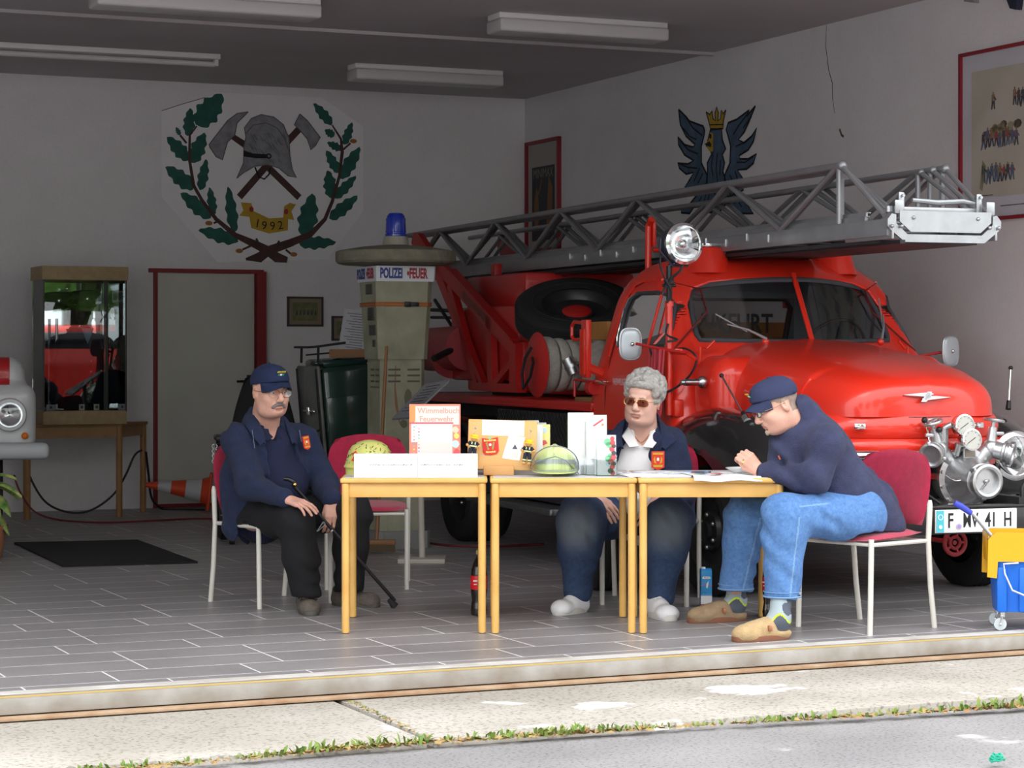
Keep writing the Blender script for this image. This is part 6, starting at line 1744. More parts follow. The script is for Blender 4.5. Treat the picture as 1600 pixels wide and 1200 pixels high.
for x, y in ((-.18, -.22), (.2, -.22), (-.18, .2)): b.tube([(x, y, 1.28), (x + .01, y - .01, 1.40)], .010, 6)
b.tube([(-.2, 0, 1.34), (.2, 0, 1.34)], .007, 6); b.build('rack', m_chas, gt)
b = MB(); b.box((0, 0, .03), (.30, .10, .06), .005); o = thing('sign_stand', 'small wooden stand with a tilted sheet of printed text on the green case', 'sign', (-1.17, 16.45, 1.30), R(-20)); b.build('wood_block', mat('block_wood', (.26, .13, .06), .7), o)
b = MB(); b.M = Matrix.Rotation(R(-8), 4, 'X') @ Matrix.Rotation(R(6), 4, 'Y'); b.box((.0, 0, .20), (.22, .004, .30)); b.mi = 1
for k in range(14): b.box((.0 + .01 * (k % 3), -.003, .32 - k * .019), (.16 - .03 * (k % 3), .001, .004))
b.build('text_sheet', [mat('sheet_grey_white', (.42, .42, .44), .7), inks[0]], o, smooth=False)
# sloping info board
ib = thing('info_board', 'thin sloping information board on a pole between pillar and picture book', 'information board', (-.56, 14.3, 0), 0)
b = MB(); P = [W(702, 593, 14.5), W(664, 600, 14.7), W(612, 654, 14.5), W(640, 652, 14.2)]; O = Vector((-.56, 14.3, 0)); P = [p - O for p in P]
n = (P[1] - P[0]).cross(P[3] - P[0]).normalized() * .012; b.add([*P, *[p - n for p in P]], [(0, 1, 2, 3), (7, 6, 5, 4), (0, 4, 5, 1), (1, 5, 6, 2), (2, 6, 7, 3), (3, 7, 4, 0)]); b.mi = 1
c = sum(P, Vector()) / 4
for k in range(9):
    t_ = .12 + k * .085; p0 = P[0].lerp(P[3], t_).lerp(P[1].lerp(P[2], t_), .2); p1 = P[0].lerp(P[3], t_).lerp(P[1].lerp(P[2], t_), .8)
    b.tube([p0 + n * .1, p1 + n * .1], .0018, 4)
b.build('board_panel', [mat('board_grey', (.22, .22, .24), .4), inks[0]], ib, smooth=False)
b = MB(); b.cyl((c.x, c.y, c.z - .02), (c.x + .02, c.y, .02), .02); b.box((c.x + .02, c.y, .015), (.30, .30, .03), .006); b.build('pole', mat('pole_cream', (.45, .42, .36), .6), ib)

# dark wheelchair-like seat behind the man with the moustache
wc = thing('mobility_chair', 'black powered wheelchair with high backrest behind the seated man with moustache', 'wheelchair', (-1.76, 16.2, 0), R(10))
m_wf = mat('black_fabric', (.010, .010, .012), .85)
b = MB()
def bk(u, v, k):
    x = (u - .5) * 2; w = .26 - .13 * v ** 2; f = max(0, 1 - (abs(x) ** 4 + abs(2 * v - 1) ** 6)) ** .4
    return (x * w * (1 - .0 * v), .20 + .10 * v + k * .04 * f, .50 + .68 * v - .03 * x * x * v)
b.grid(lambda u, v: bk(u, v, -1), 17, 17); b.grid(lambda u, v: bk(v, u, 1), 17, 17); b.build('backrest', m_wf, wc)
b = MB(); b.box((0, -.05, .50), (.50, .48, .10), .04); b.build('seat', m_wf, wc)
for s in (-1, 1):
    b = MB(); b.box((s * .33, -.05, .73), (.075, .34, .045), .018); b.tube([(s * .33, .12, .72), (s * .33, .18, .50)], .018, 8); b.build('armrest', m_black, wc)
    b = MB(); x = s * .30; b.M = Matrix.Translation((x, .05, .17)) @ Matrix.Rotation(R(90), 4, 'Y'); b.lathe([(.09, -.035), (.15, -.04), (.17, -.02), (.17, .02), (.15, .04), (.09, .035)], 32); b.mi = 1; b.lathe([(.001, .02), (.09, .02), (.09, -.02), (.001, -.02)], 24); b.build('wheel', [m_rub, mat('rim_black', (.03, .03, .032))], wc)
    b = MB(); b.M = Matrix.Translation((s * .26, -.38, .09)) @ Matrix.Rotation(R(90), 4, 'Y'); b.lathe([(.04, -.02), (.09, -.018), (.09, .018), (.04, .02)], 24); b.build('wheel', m_rub, wc)
b = MB(); b.box((0, 0, .30), (.44, .62, .24), .04); b.box((0, -.38, .12), (.4, .2, .03), .01); b.tube([(.26, -.38, .09), (.22, -.2, .25)], .02); b.tube([(-.26, -.38, .09), (-.22, -.2, .25)], .02); b.build('base', mat('base_dark', (.02, .02, .024), .5), wc)
b = MB()
for k in range(4): b.tube([(-.37 + .018 * math.cos(a), -.15, .57 + k * .035 + .016 * math.sin(a)) for a in [j * PI / 5 for j in range(10)]], .004, 6, closed=True)
b.tube([(-.33, -.15, .70), (-.37, -.15, .69), (-.37, -.15, .56)], .006, 6); b.build('chain_lock', m_steel, wc)

# traffic cone lying on its side
tc_ = thing('traffic_cone', 'orange and white traffic cone lying on its side before the steel door', 'traffic cone', W(333, 800, 19.2) * 1.0, 0)
tc_.location = Vector((-2.555, 19.05, 0)); tc_.rotation_euler = (0, 0, R(188))
Mc = Matrix.Translation((0, 0, .170)) @ Matrix.Rotation(R(90 - 6.5), 4, 'Y')
m_co = mat('cone_orange', (.72, .07, .02), .5); m_cw = mat('cone_white', (.55, .55, .58), .5)
zs = [(.02, .105), (.13, .083), (.25, .062), (.37, .042), (.50, .022)]
b = MB(); b.mi = 0; prof = [(.11, .0)] + [(r, z) for z, r in zs] + [(.018, .515), (.001, .515)]
def rr_(z): return .105 - (z - .02) * .173
b.lathe([(.125, 0), (.115, .015), (rr_(.06), .06)], 32, Mc); b.mi = 1; b.lathe([(rr_(.06) + .001, .06), (rr_(.19) + .001, .19)], 32, Mc); b.mi = 0; b.lathe([(rr_(.19), .19), (rr_(.31), .31)], 32, Mc); b.mi = 1; b.lathe([(rr_(.31) + .001, .31), (rr_(.42) + .001, .42)], 32, Mc); b.mi = 0; b.lathe([(rr_(.42), .42), (.02, .52), (.001, .522)], 32, Mc)
b.build('cone_body', [m_co, m_cw], tc_)
b = MB(); b.M = Mc; b.box((0, 0, -.012), (.31, .31, .028), .012); b.build('cone_foot', m_co, tc_)

# display case on its table
m_oak = mat('display_oak', (.36, .19, .075), .5, col2=(.28, .14, .05), nscale=7); m_ply = mat('light_wood', (.36, .26, .14), .6, noise=.1, nscale=20)
F1, F2, F3, F4 = Vector((-3.876, 18.12)), Vector((-3.19, 18.40)), Vector((-3.09, 18.98)), Vector((-4.02, 18.75))
O = Vector((-3.55, 18.5)); dt = thing('display_table', 'brown wooden table by the back wall carrying the glass display case', 'table', (O.x, O.y, 0), 0)
pts = [(p.x - O.x, p.y - O.y) for p in (F1, F2, F3, F4)]
b = MB(); ex = [(x * 1.07, y * 1.09) for x, y in pts]; b.prism(ex, .022, None, .735); b.build('tabletop', m_oak, dt)
b = MB()
for i in range(4):
    p, q = pts[i], pts[(i + 1) % 4]; b.beam((p[0], p[1], .69), (q[0], q[1], .69), .02, .085)
b.build('apron', m_oak, dt)
for p in pts:
    b = MB(); b.lathe([(.024, 0), (.026, .01), (.026, .735)], 14, Matrix.Translation((p[0], p[1], 0))); b.build('leg', m_oak, dt)
CB = Bp(-4.33, -.80, .758); dc = thing('display_case', 'glass display case with dark uniform and peaked caps on the wooden table', 'display case', CB, BTH)
cw, cd, chh = .68, .42, 1.27
b = MB(); b.box((0, 0, .055), (cw, cd, .11), .003); b.build('base', m_ply, dc); b = MB(); b.box((0, 0, chh - .055), (cw + .02, cd + .02, .11), .003); b.build('top', m_ply, dc)
b = MB(); b.box((0, cd / 2 - .008, chh / 2), (cw, .012, chh - .2)); b.build('back_panel', mat('case_mirror', (.62, .64, .64), .02, 1.0), dc)
m_cgl = glass_mat('case_glass', (.86, .90, .90), .0, .0)
b = MB(); b.box((0, -cd / 2 + .006, chh / 2), (cw - .01, .005, chh - .2)); b.build('front_glass', m_cgl, dc, smooth=False)
for s in (-1, 1): b = MB(); b.box((s * (cw / 2 - .006), 0, chh / 2), (.005, cd - .02, chh - .2)); b.build('side_glass', m_cgl, dc, smooth=False)
b = MB()
for s in (-1, 1): b.box((s * (cw / 2 - .006), -cd / 2 + .006, chh / 2), (.012, .012, chh - .2))
b.box((.17, -cd / 2 + .012, chh / 2), (.035, .008, chh - .2)); b.build('corner_strip', mat('dark_metal_strip', (.03, .035, .03), .4), dc, smooth=False)
m_uni = mat('uniform_navy', (.008, .009, .018), .9)
un = thing('uniform_jacket', 'dark uniform tunic with silver buttons on a stand inside the display case', 'uniform', Bp(-4.28, -.80, .872), BTH)
s = SDF(.008); s.cone((0, .02, .02), (0, .02, .40), .20, .19, k=.05, flat=((0, 1, 0), .62)); s.cone((-.13, .02, .52), (.13, .02, .52), .09, k=.08, flat=((0, 1, 0), .9))
for sg in (-1, 1): s.cone((sg * .18, .02, .52), (sg * .24, .0, .10), .065, .055, k=.03)
s.cone((0, .02, .56), (0, .02, .64), .06, .055, k=.03); s.box((0, 0, -.1), (1, 1, .2), 0, op='s', k=0); s.build('tunic', m_uni, un, smooth=2)
b = MB()
for k in range(4): b.sphere((.02, -.108 - .006, .14 + k * .085), .009, 8)
b.build('buttons', m_steel, un); b = MB(); b.prism([(-.05, .66), (.05, .66), (.0, .53)], .01, Matrix(((1, 0, 0, 0), (0, 0, -1, -.075), (0, 1, 0, 0), (0, 0, 0, 1)))); b.build('shirt_collar', mat('shirt_blue', (.16, .25, .33), .8), un, smooth=False)
b = MB(); b.sphere((0, .03, .78), (.07, .085, .11), 20); b.build('head_form', mat('head_form_dark', (.05, .035, .03), .7), un)
def cap(loc, label):
    t = thing('peaked_cap', label, 'cap', loc, BTH, 'uniform caps in the display case')
    b = MB(); b.lathe([(.085, 0), (.085, .05), (.125, .085), (.13, .10), (.11, .115), (.001, .12)], 32, Matrix.Rotation(R(-6), 4, 'X') @ Matrix.Diagonal((1, 1.05, 1, 1))); b.build('crown', m_uni, t)
    b = MB(); b.grid(lambda u, v: (.085 * math.cos(PI + PI * u) * (1 + .1 * v), -.0 + (.088 + .05 * v * math.sin(PI * u)) * math.sin(PI + PI * u), .01 - .03 * v * math.sin(PI * u)), 16, 4, .003); b.build('peak', m_black, t)
    b = MB(); b.sphere((0, -.098, .055), (.018, .008, .02), 10); b.build('badge', m_chr, t)
cap(Bp(-4.28, -.79, 1.715), 'dark peaked cap with silver badge on the stand in the display case')
cap(Bp(-4.50, -.74, 1.70), 'dark peaked cap in the left half of the display case')
b = MB(); b.cyl((0, 0, 0), (0, 0, .74), .012); b.box((0, 0, .005), (.14, .14, .01), .003); o = b.build('cap_stand', m_steel); o.location = Bp(-4.50, -.74, .872); tag(o, 'thin metal stand holding the left cap in the display case', 'stand')
for i, x in enumerate((-4.60, -4.35, -4.23, -4.02)):
    b = MB(); b.box((0, 0, .025), (.045 if i in (1, 2) else .07, .006, .05), .001); b.mi = 1; b.box((0, -.004, .027), (.02, .001, .02)); o = b.build('place_card', [mat('cream_card', (.55, .52, .40), .7) if i in (1, 2) else mat('grey_card', (.35, .35, .36), .7), inks[0]], smooth=False); o.location = Bp(x, -.975, .87); o.rotation_euler.z = BTH
    tag(o, ['grey card at the left corner inside the display case', 'cream card below the tunic buttons in the display case', 'second cream card in the display case, right of the first', 'grey card at the right corner inside the display case'][i], 'card', 'small cards in the display case')
# cables
def cr(P, n=8):
    P = [Vector(p) for p in P]; out = []
    for i in range(len(P) - 1):
        p0, p1, p2, p3 = P[max(i - 1, 0)], P[i], P[i + 1], P[min(i + 2, len(P) - 1)]
        for k in range(n):
            t = k / n; out.append(.5 * ((2 * p1) + (-p0 + p2) * t + (2 * p0 - 5 * p1 + 4 * p2 - p3) * t ** 2 + (-p0 + 3 * p1 - 3 * p2 + p3) * t ** 3))
    return out + [P[-1]]
def loose(name, pts, r, m, label, cat):
    o0 = Vector(pts[0]); o0.z = min(p[2] for p in pts)
    b = MB(); b.tube([p - o0 for p in cr(pts)], r, 8); o = b.build(name, m); o.location = o0; tag(o, label, cat); return o
loose('power_cable', [W(228, 706, 18.95), W(232, 740, 19.0), W(236, 775, 19.05), W(246, 790, 19.15), W(262, 796, 19.2), W(320, 797, 19.15)], .010, m_cab, 'black cable running down beside the door frame to the floor', 'cable')
loose('power_cable', [W(40, 720, 18.75), W(50, 752, 18.72), W(72, 785, 18.7), W(105, 800, 18.75), W(140, 798, 18.8), W(175, 775, 18.85), W(195, 745, 18.9), W(210, 712, 18.95), W(222, 703, 18.95)], .009, m_cab, 'black cable hanging in a deep loop under the display table', 'cable')
loose('extension_cord', [W(22, 742, 17.95), W(32, 770, 17.95), W(55, 800, 18.0), (*W(95, 815, 17.95).xy, .008), (*W(160, 819, 17.7).xy, .008), (*W(240, 815, 17.9).xy, .008), (*W(325, 812, 18.1).xy, .008), (*W(420, 822, 17.45).xy, .008), (*W(560, 828, 17.0).xy, .008), (*W(700, 852, 15.6).xy, .008), (*W(850, 850, 15.7).xy, .008)], .008, mat('cord_red', (.16, .02, .025), .5), 'dark red cord running along the floor from the white vehicle to the fire engine', 'cord')

# old white vehicle at the left edge
m_wh = mat('vehicle_white', (.50, .51, .52), .35, coat=.3); m_stripe = mat('vehicle_red', (.42, .015, .02), .35, coat=.3)
wv = thing('white_vehicle', 'old white vehicle with a red stripe, its round headlight at the left photo edge', 'vehicle', (-4.62, 18.05, 0), R(14))
s = SDF(.014); s.box((0, .9, .80), (1.62, 2.0, .58), .12, k=.05); s.box((0, .75, 1.13), (1.46, 1.5, .34), .14, k=.06); s.box((-.40, 1.25, 1.45), (.86, .8, .6), .16, k=.1)
s.cyl((.55, .55, .36), (1.2, .55, .36), .42, k=.03); s.cyl((-.55, .55, .36), (-1.2, .55, .36), .42, k=.03)
s.build('body', [m_wh, m_stripe], wv, smooth=2, pick=lambda x, y, z: ((z > 1.08) & (np.abs(x) > .42) & (np.abs(x) < .60) & (y < .9)).astype(int))
b = MB(); b.box((0, -.14, .55), (1.82, .14, .135), .05, seg=3); b.build('bumper', mat('bumper_grey', (.42, .44, .46), .4), wv)
for s_ in (-1, 1):
    Mh = Matrix.Translation((s_ * .60, -.155, .84)) @ Matrix.Rotation(R(90), 4, 'X'); b = MB(); b.lathe([(.13, -.06), (.135, .0), (.125, .018), (.10, .02), (.10, .01)], 32, Mh); g = b.build('headlight', m_wh, wv)
    b = MB(); b.lathe([(.10, .005), (.07, -.03), (.001, -.05)], 32, Mh); b.build('reflector', mat('lamp_reflector', (.85, .86, .87)), g); b = MB(); b.lathe([(.001, .03), (.06, .026), (.10, .012)], 32, Mh); b.build('lens', glass_mat('lamp_glass'), g)
    b = MB(); b.sphere((s_ * .72, -.115, .67), (.028, .02, .028), 14); b.build('indicator', mat('amber', (.65, .14, .01), .3), wv)
    b = MB(); b.M = Matrix.Translation((s_ * .68, .55, .33)) @ Matrix.Rotation(R(90), 4, 'Y'); b.lathe([(.20, -.08), (.30, -.09), (.335, -.06), (.335, .06), (.30, .09), (.20, .08)], 36); b.mi = 1; b.lathe([(.001, .03), (.2, .05), (.2, -.05), (.001, -.03)], 24); b.build('wheel', [m_rub, m_wh], wv)
b = MB(); b.box((.18, .02, 1.06), (.2, .004, .28), 0, (R(-30), 0, 0)); b.build('notice_sheet', mat('sheet_lilac', (.55, .55, .66), .7), wv)
_T = Matrix.Translation((0, 0, .194)) @ Matrix.Scale(.855, 4)
for c in list(wv.children):
    if c.name.startswith('wheel'): c.data.transform(Matrix.Diagonal((.62, .857, 1.19, 1)))
    else:
        for q in [c] + list(c.children): q.data.transform(_T)
wv.location = (-3.95, 15.43, 0)
# variegated plant
m_leaf = mat('variegated_leaf', (.04, .16, .03), .4, col2=(.45, .50, .16), nscale=16); m_leafd = mat('leaf_green', (.03, .12, .025), .4)
pl_ = thing('potted_plant', 'variegated leafy potted plant at the left edge below the white vehicle', 'plant', (-3.40, 14.6, 0), 0)
b = MB(); b.lathe([(.09, 0), (.11, .02), (.14, .20), (.15, .20), (.15, .225), (.13, .22), (.12, .19), (.001, .19)], 28); b.build('pot', mat('terracotta', (.30, .12, .06), .8), pl_)
b = MB(); b.tube(cr([(0, 0, .18), (.01, .01, .3), (.02, 0, .54)]), .012, 8); b.build('stem', m_leafd, pl_)
rn = random.Random(21)
for k, (a, L, z0, up) in enumerate(((-10, .26, .38, .10), (-35, .25, .32, .02), (8, .20, .42, .14), (-60, .28, .30, -.03), (40, .25, .36, .08), (170, .3, .36, .06), (200, .27, .40, .1), (100, .26, .42, .12), (-15, .17, .24, -.10), (-95, .25, .38, .05), (140, .2, .3, 0))):
    d = Vector((math.cos(R(a)), math.sin(R(a)), 0)); n_ = Vector((-d.y, d.x, 0))
    def lf(u, v): 
        w = .065 * math.sin(PI * min(1, u ** .8)) ** .8 + .002; s_ = (v - .5) * 2
        return Vector((0, 0, z0 + up * u - .18 * u * u * L / .25)) + d * (.03 + L * u) + n_ * (w * s_) + Vector((0, 0, -.02 * s_ * s_))
    b = MB(); b.M = Matrix.Translation((0, 0, .16)) @ Matrix.Scale(.88, 4); b.grid(lf, 12, 7, .0015); b.tube([(0, 0, z0 - .08), lf(0, .5)], .005, 6); b.build('leaf', m_leaf, pl_)

# spare tyre beside the cab
t = thing('loose_tyre', 'dark upright tyre behind the white-shod feet of the woman', 'tyre', (.505, 12.78, 0), R(8))
b = MB(); b.M = Matrix.Translation((0, 0, .31)) @ Matrix.Rotation(R(90), 4, 'Y'); r, w = .31, .155; b.lathe([(r * .6, -w * .40), (r * .80, -w * .5), (r * .93, -w * .47), (r, -w * .36), (r, w * .36), (r * .93, w * .47), (r * .80, w * .5), (r * .6, w * .40), (r * .6, -w * .40)], 44)
for k in range(4): zc = w * (-.27 + .18 * k); b.lathe([(r, zc - w * .06), (r * 1.012, zc - w * .05), (r * 1.012, zc + w * .05), (r, zc + w * .06)], 44)
b.build('tyre_casing', m_rub, t)
b = MB(); b.M = Matrix.Translation((0, 0, .31)) @ Matrix.Rotation(R(90), 4, 'Y'); b.lathe([(.001, .02), (.12, .02), (.186, .05), (.186, -.05), (.12, -.02), (.001, -.02)], 30); b.build('rim', mat('rim_black', (.03, .03, .032)), t)

# ---- mop bucket at the right edge
mb_ = thing('mop_bucket', 'blue wheeled mop bucket with yellow wringer beside the right red chair', 'mop bucket', (2.50, 11.0, 0), R(-6))
m_bb = mat('bucket_blue', (.01, .14, .62), .35); m_by = mat('wringer_yellow', (.74, .37, .01), .4)
def rrect(hx, hy, r, z, n=5):
    out = []
    for cx, cy, a0 in ((hx - r, hy - r, 0), (-hx + r, hy - r, 90), (-hx + r, -hy + r, 180), (hx - r, -hy + r, 270)):
        for k in range(n + 1): a = R(a0 + 90 * k / n); out.append((cx + r * math.cos(a), cy + r * math.sin(a), z))
    return out
b = MB(); b.loft([rrect(.155, .12, .03, .09), rrect(.17, .135, .04, .30), rrect(.185, .15, .04, .345), rrect(.19, .155, .04, .36), rrect(.18, .145, .04, .36), rrect(.15, .12, .03, .11)], caps=False); b.prism([(p[0], p[1]) for p in rrect(.155, .12, .03, 0)], .01, None, .09)
for x in (-.135, -.03, .08): b.box((x, -.135, .20), (.05, .03, .22), .012)
b.build('bucket', m_bb, mb_)
for i, (x, y) in enumerate(((-.14, -.11), (-.03, -.13), (.13, -.11), (-.14, .11), (.13, .11))):
    if i == 1: continue
    b = MB(); b.cyl((x, y - .012, .032), (x, y + .012, .032), .030, n=20); cst = b.build('caster', mat('caster_grey', (.50, .55, .56), .5), mb_)
    b = MB(); b.tube([(x, y - .018, .032), (x + .01, y - .018, .07), (x + .01, y + .018, .07), (x, y + .018, .032)], .005, 6); b.cyl((x + .01, y, .065), (x + .01, y, .09), .014); b.sphere((x, y - .019, .032), .008, 8); b.build('caster_fork', m_chr, cst)
b = MB()
def wr_(u, v): 
    x = -.20 + .36 * u; return (x, -.15 + .02 * math.sin(PI * u) + .03 * v, .42 + .05 * v + .02 * math.sin(PI * u))
for y in (-.135, .12):
    b.prism([(-.205, .26), (-.16, .255), (-.155, .335), (.02, .335), (.02, .27), (.07, .27), (.10, .42), (.06, .475), (-.165, .475), (-.20, .44)], .022, Matrix(((1, 0, 0, 0), (0, 0, -1, y), (0, 1, 0, 0), (0, 0, 0, 1))))
b.box((-.19, 0, .40), (.02, .26, .14), .008); b.box((.085, 0, .40), (.02, .26, .12), .008); b.box((-.05, 0, .335), (.24, .24, .012), .004); b.build('wringer', m_by, mb_)
b = MB(); b.box((-.05, -.03, .405), (.20, .05, .03), .008, (0, R(12), 0)); b.box((-.05, .05, .415), (.20, .05, .03), .008, (0, R(-10), 0)); b.cyl((-.17, -.10, .385), (.05, -.10, .375), .010); b.cyl((-.03, -.08, .40), (-.0, -.06, .45), .014); b.sphere((.05, -.147, .385), .013, 10); b.build('press', mat('press_metal', (.60, .50, .40), .3, .7), mb_)
b = MB(); b.tube([(-.19, -.125, .37), (-.15, -.13, .42), (-.22, -.14, .50), (-.27, -.145, .56), (-.30, -.15, .585)], .009, 10); b.mi = 1; b.tube([(-.28, -.147, .565), (-.33, -.155, .60), (-.36, -.158, .615)], [.0135, .016, .015], 12); b.mi = 0; b.cyl((-.165, -.13, .40), (-.19, -.132, .45), .016); b.build('wringer_handle', [m_steel, mat('grip_blue', (.04, .06, .45), .4)], mb_)
b = MB(); b.tube([(-.06, -.165, .33), (-.13, -.168, .325), (-.125, -.17, .28), (-.09, -.175, .20), (.02, -.178, .155), (.12, -.175, .13)], .0045, 6); b.build('bail', m_chr, mb_)
# pavement bits
b = MB(); P = [Vector((*W(x, y, 1).xy, 0)) for x, y in ((0, 0),)]
def gpt(px, py, z=GZ): d = (CAMH - z) * CAMF / (py - HOR); return Vector(((px - 800) / CAMF * d, d, z))
P = [gpt(628, 1067), gpt(650, 1062), gpt(672, 1066), gpt(686, 1071), gpt(655, 1076), gpt(640, 1072)]; c = sum(P, Vector()) / 6
b.prism([(p.x - c.x, p.y - c.y) for p in P], .006, None, .004); o = b.build('cardboard_scrap', mat('cardboard', (.42, .25, .09), .9), smooth=False); o.location = c; tag(o, 'small piece of brown cardboard on the concrete below the sill', 'cardboard')
c = gpt(1558, 1190); b = MB(); rn = random.Random(6)
for k in range(5): b.tube([(.025 * math.cos(a + k) * (1 - .1 * k), .022 * math.sin(a + k), .006 + .004 * k + .004 * math.sin(3 * a)) for a in [j * PI / 6 for j in range(10)]], .0045, 6)
o = b.build('string_scrap', mat('teal_string', (.02, .36, .24), .6)); o.location = c; tag(o, 'teal knot of string on the asphalt at the lower right', 'string')
# weeds: thin line in the joint, and a clump
m_w1 = mat('weed_green', (.10, .20, .03), .8, col2=(.22, .26, .06), nscale=4); m_w2 = mat('weed_dry', (.42, .30, .11), .9, col2=(.30, .17, .08), nscale=5)
def weeds(name, segs, n, hh, wid, label, seed):
    rn = random.Random(seed); b = MB(); c0 = segs[0]
    for i in range(n):
        k = rn.randrange(len(segs) - 1); t = rn.random(); p = segs[k].lerp(segs[k + 1], t) - c0; dens = .5 + .5 * math.sin(p.x * 5 + seed) * math.sin(p.x * 2.3)
        if rn.random() > .35 + .65 * dens: continue
        p = p + Vector((rn.uniform(-.02, .02), rn.gauss(0, wid), 0)); h = hh * rn.uniform(.25, 1) * (.4 + .8 * dens); dry = rn.random() < .66
        b.mi = 1 if dry else 0; h = h * .35 if dry else h
        a = rn.uniform(0, 6.28); d = Vector((math.cos(a), math.sin(a), 0)); s_ = Vector((-d.y, d.x, 0)) * rn.uniform(.0025, .007) * (2 if dry else 1)
        lean = rn.uniform(.2, 1.4) * h + (.012 if dry else 0)
        m = p + d * lean * .5 + Vector((0, 0, h * .75)); e = p + d * lean + Vector((0, 0, h))
        q = len(b.v); b.add([p - s_, p + s_, m + s_ * 1.2, m - s_ * 1.2, e], [(0, 1, 2, 3), (3, 2, 4)])
    o = b.build(name, [m_w1, m_w2], smooth=False); o.location = c0; tag(o, label, 'weeds', kind='stuff'); return o
line = [gpt(x, y, GZ) for x, y in ((130, 1206), (300, 1193), (500, 1174), (690, 1159), (900, 1146), (1100, 1133), (1300, 1122), (1450, 1113), (1620, 1103))]
weeds('joint_weeds', line, 2300, .04, .018, 'green and dry weeds growing along the joint between concrete and asphalt', 3)
weeds('joint_weeds', [gpt(468, 1080), gpt(500, 1080), gpt(528, 1086)], 420, .035, .022, 'bright green weed clump below the sill left of the cardboard', 5)
weeds('joint_weeds', [gpt(528, 1086), gpt(575, 1108), gpt(630, 1135), gpt(690, 1160)], 260, .012, .005, 'sparse moss in the joint running across the concrete slabs', 9)

# ---- what stands outside, behind the viewer (seen mirrored in the display case and the paint)
m_tree = mat('tree_leaves', (.09, .20, .03), .8, col2=(.16, .30, .05), nscale=3); m_bark = mat('bark', (.07, .05, .035), .9)
for i, (x, y, h) in enumerate(((9, -9, 9), (14, -5, 8), (17, -11, 10), (3, -14, 9), (-6, -15, 10), (22, -3, 9))):
    t = thing('street_tree', 'leafy green tree across the yard, seen only mirrored in glass and paint', 'tree', (x, y, GZ), 0, 'trees across the yard')
    b = MB(); b.tube([(0, 0, 0), (.1, 0, 2), (0, .1, h * .6)], [.22, .17, .08], 10); b.build('trunk', m_bark, t)
    rn = random.Random(i); b = MB()
    for k in range(620):
        u = Vector((rn.gauss(0, 1), rn.gauss(0, 1), rn.gauss(0, 1))).normalized() * rn.uniform(.5, 1); c = Vector((u.x * h * .34, u.y * h * .34, h * .62 + u.z * h * .36)); a = Vector((rn.gauss(0, 1), rn.gauss(0, 1), rn.gauss(0, 1))).normalized(); e = a.orthogonal().normalized(); f_ = a.cross(e); q = rn.uniform(.2, .45)
        b.add([c + e * q, c + f_ * q, c - e * q, c - f_ * q], [(0, 1, 2, 3)])
    b.build('crown', m_tree, t, smooth=False, kind='stuff')
rv = thing('red_van', 'red van with windows parked across the yard, seen only mirrored in glass', 'van', (9.2, 1.2, GZ), R(35))
s = SDF(.04); s.box((0, 0, .95), (4.2, 1.8, 1.0), .25, k=.1); s.box((.4, 0, 1.5), (2.6, 1.6, .8), .3, k=.15); s.build('body', m_red, rv, smooth=2)
b = MB(); b.box((.4, 0, 1.6), (2.3, 1.64, .38), .1); b.build('windows', m_blk, rv)
for x in (-1.3, 1.3):
    for y in (-.85, .85): b = MB(); b.M = Matrix.Translation((x, y, .34)) @ Matrix.Rotation(R(90), 4, 'X'); b.lathe([(.001, -.1), (.34, -.1), (.34, .1), (.001, .1)], 24); b.build('wheel', m_rub, rv)
# ================================================================ PEOPLE
m_skin = mat('skin', (.66, .36, .275), .55, noise=.10, nscale=18, bump=.12, bscale=160)
m_skin2 = mat('skin_fair', (.72, .42, .335), .55, noise=.08, nscale=18, bump=.12, bscale=160)
m_lip = mat('lips', (.50, .22, .18), .5); m_eye = mat('eye_white', (.62, .60, .58), .2); m_iris = mat('iris', (.05, .045, .04), .2)
m_navy = mat('navy_fleece', (.014, .022, .060), .95, bump=.6, bscale=170, sheen=.03, noise=.15, nscale=22)
m_polo = mat('navy_polo', (.010, .014, .045), .9, bump=.3, bscale=260)
m_fleeceC = mat('faded_navy_fleece', (.038, .044, .098), .95, bump=.6, bscale=170, sheen=.03, noise=.15, nscale=22)
m_wpolo = mat('white_polo', (.80, .79, .80), .85, bump=.2, bscale=220)
m_trou = mat('black_trousers', (.008, .008, .010), .9, bump=.3, bscale=200)
m_hairg = mat('grey_hair', (.36, .34, .32), .8, col2=(.52, .50, .47), nscale=60, bump=.8, bscale=240)
m_stub = mat('cropped_grey_hair', (.30, .22, .18), .8, noise=.15, nscale=60)
m_mous = mat('moustache_grey', (.17, .155, .15), .8, noise=.3, nscale=90)
m_metalg = mat('spectacle_metal', (.25, .17, .10), .3, .8); m_gold = mat('gold', (.75, .48, .15), .25, 1.0)
m_cap = mat('navy_cap', (.012, .022, .070), .9, bump=.4, bscale=220)
m_capC = mat('faded_navy_cap', (.030, .038, .095), .9, bump=.4, bscale=220)

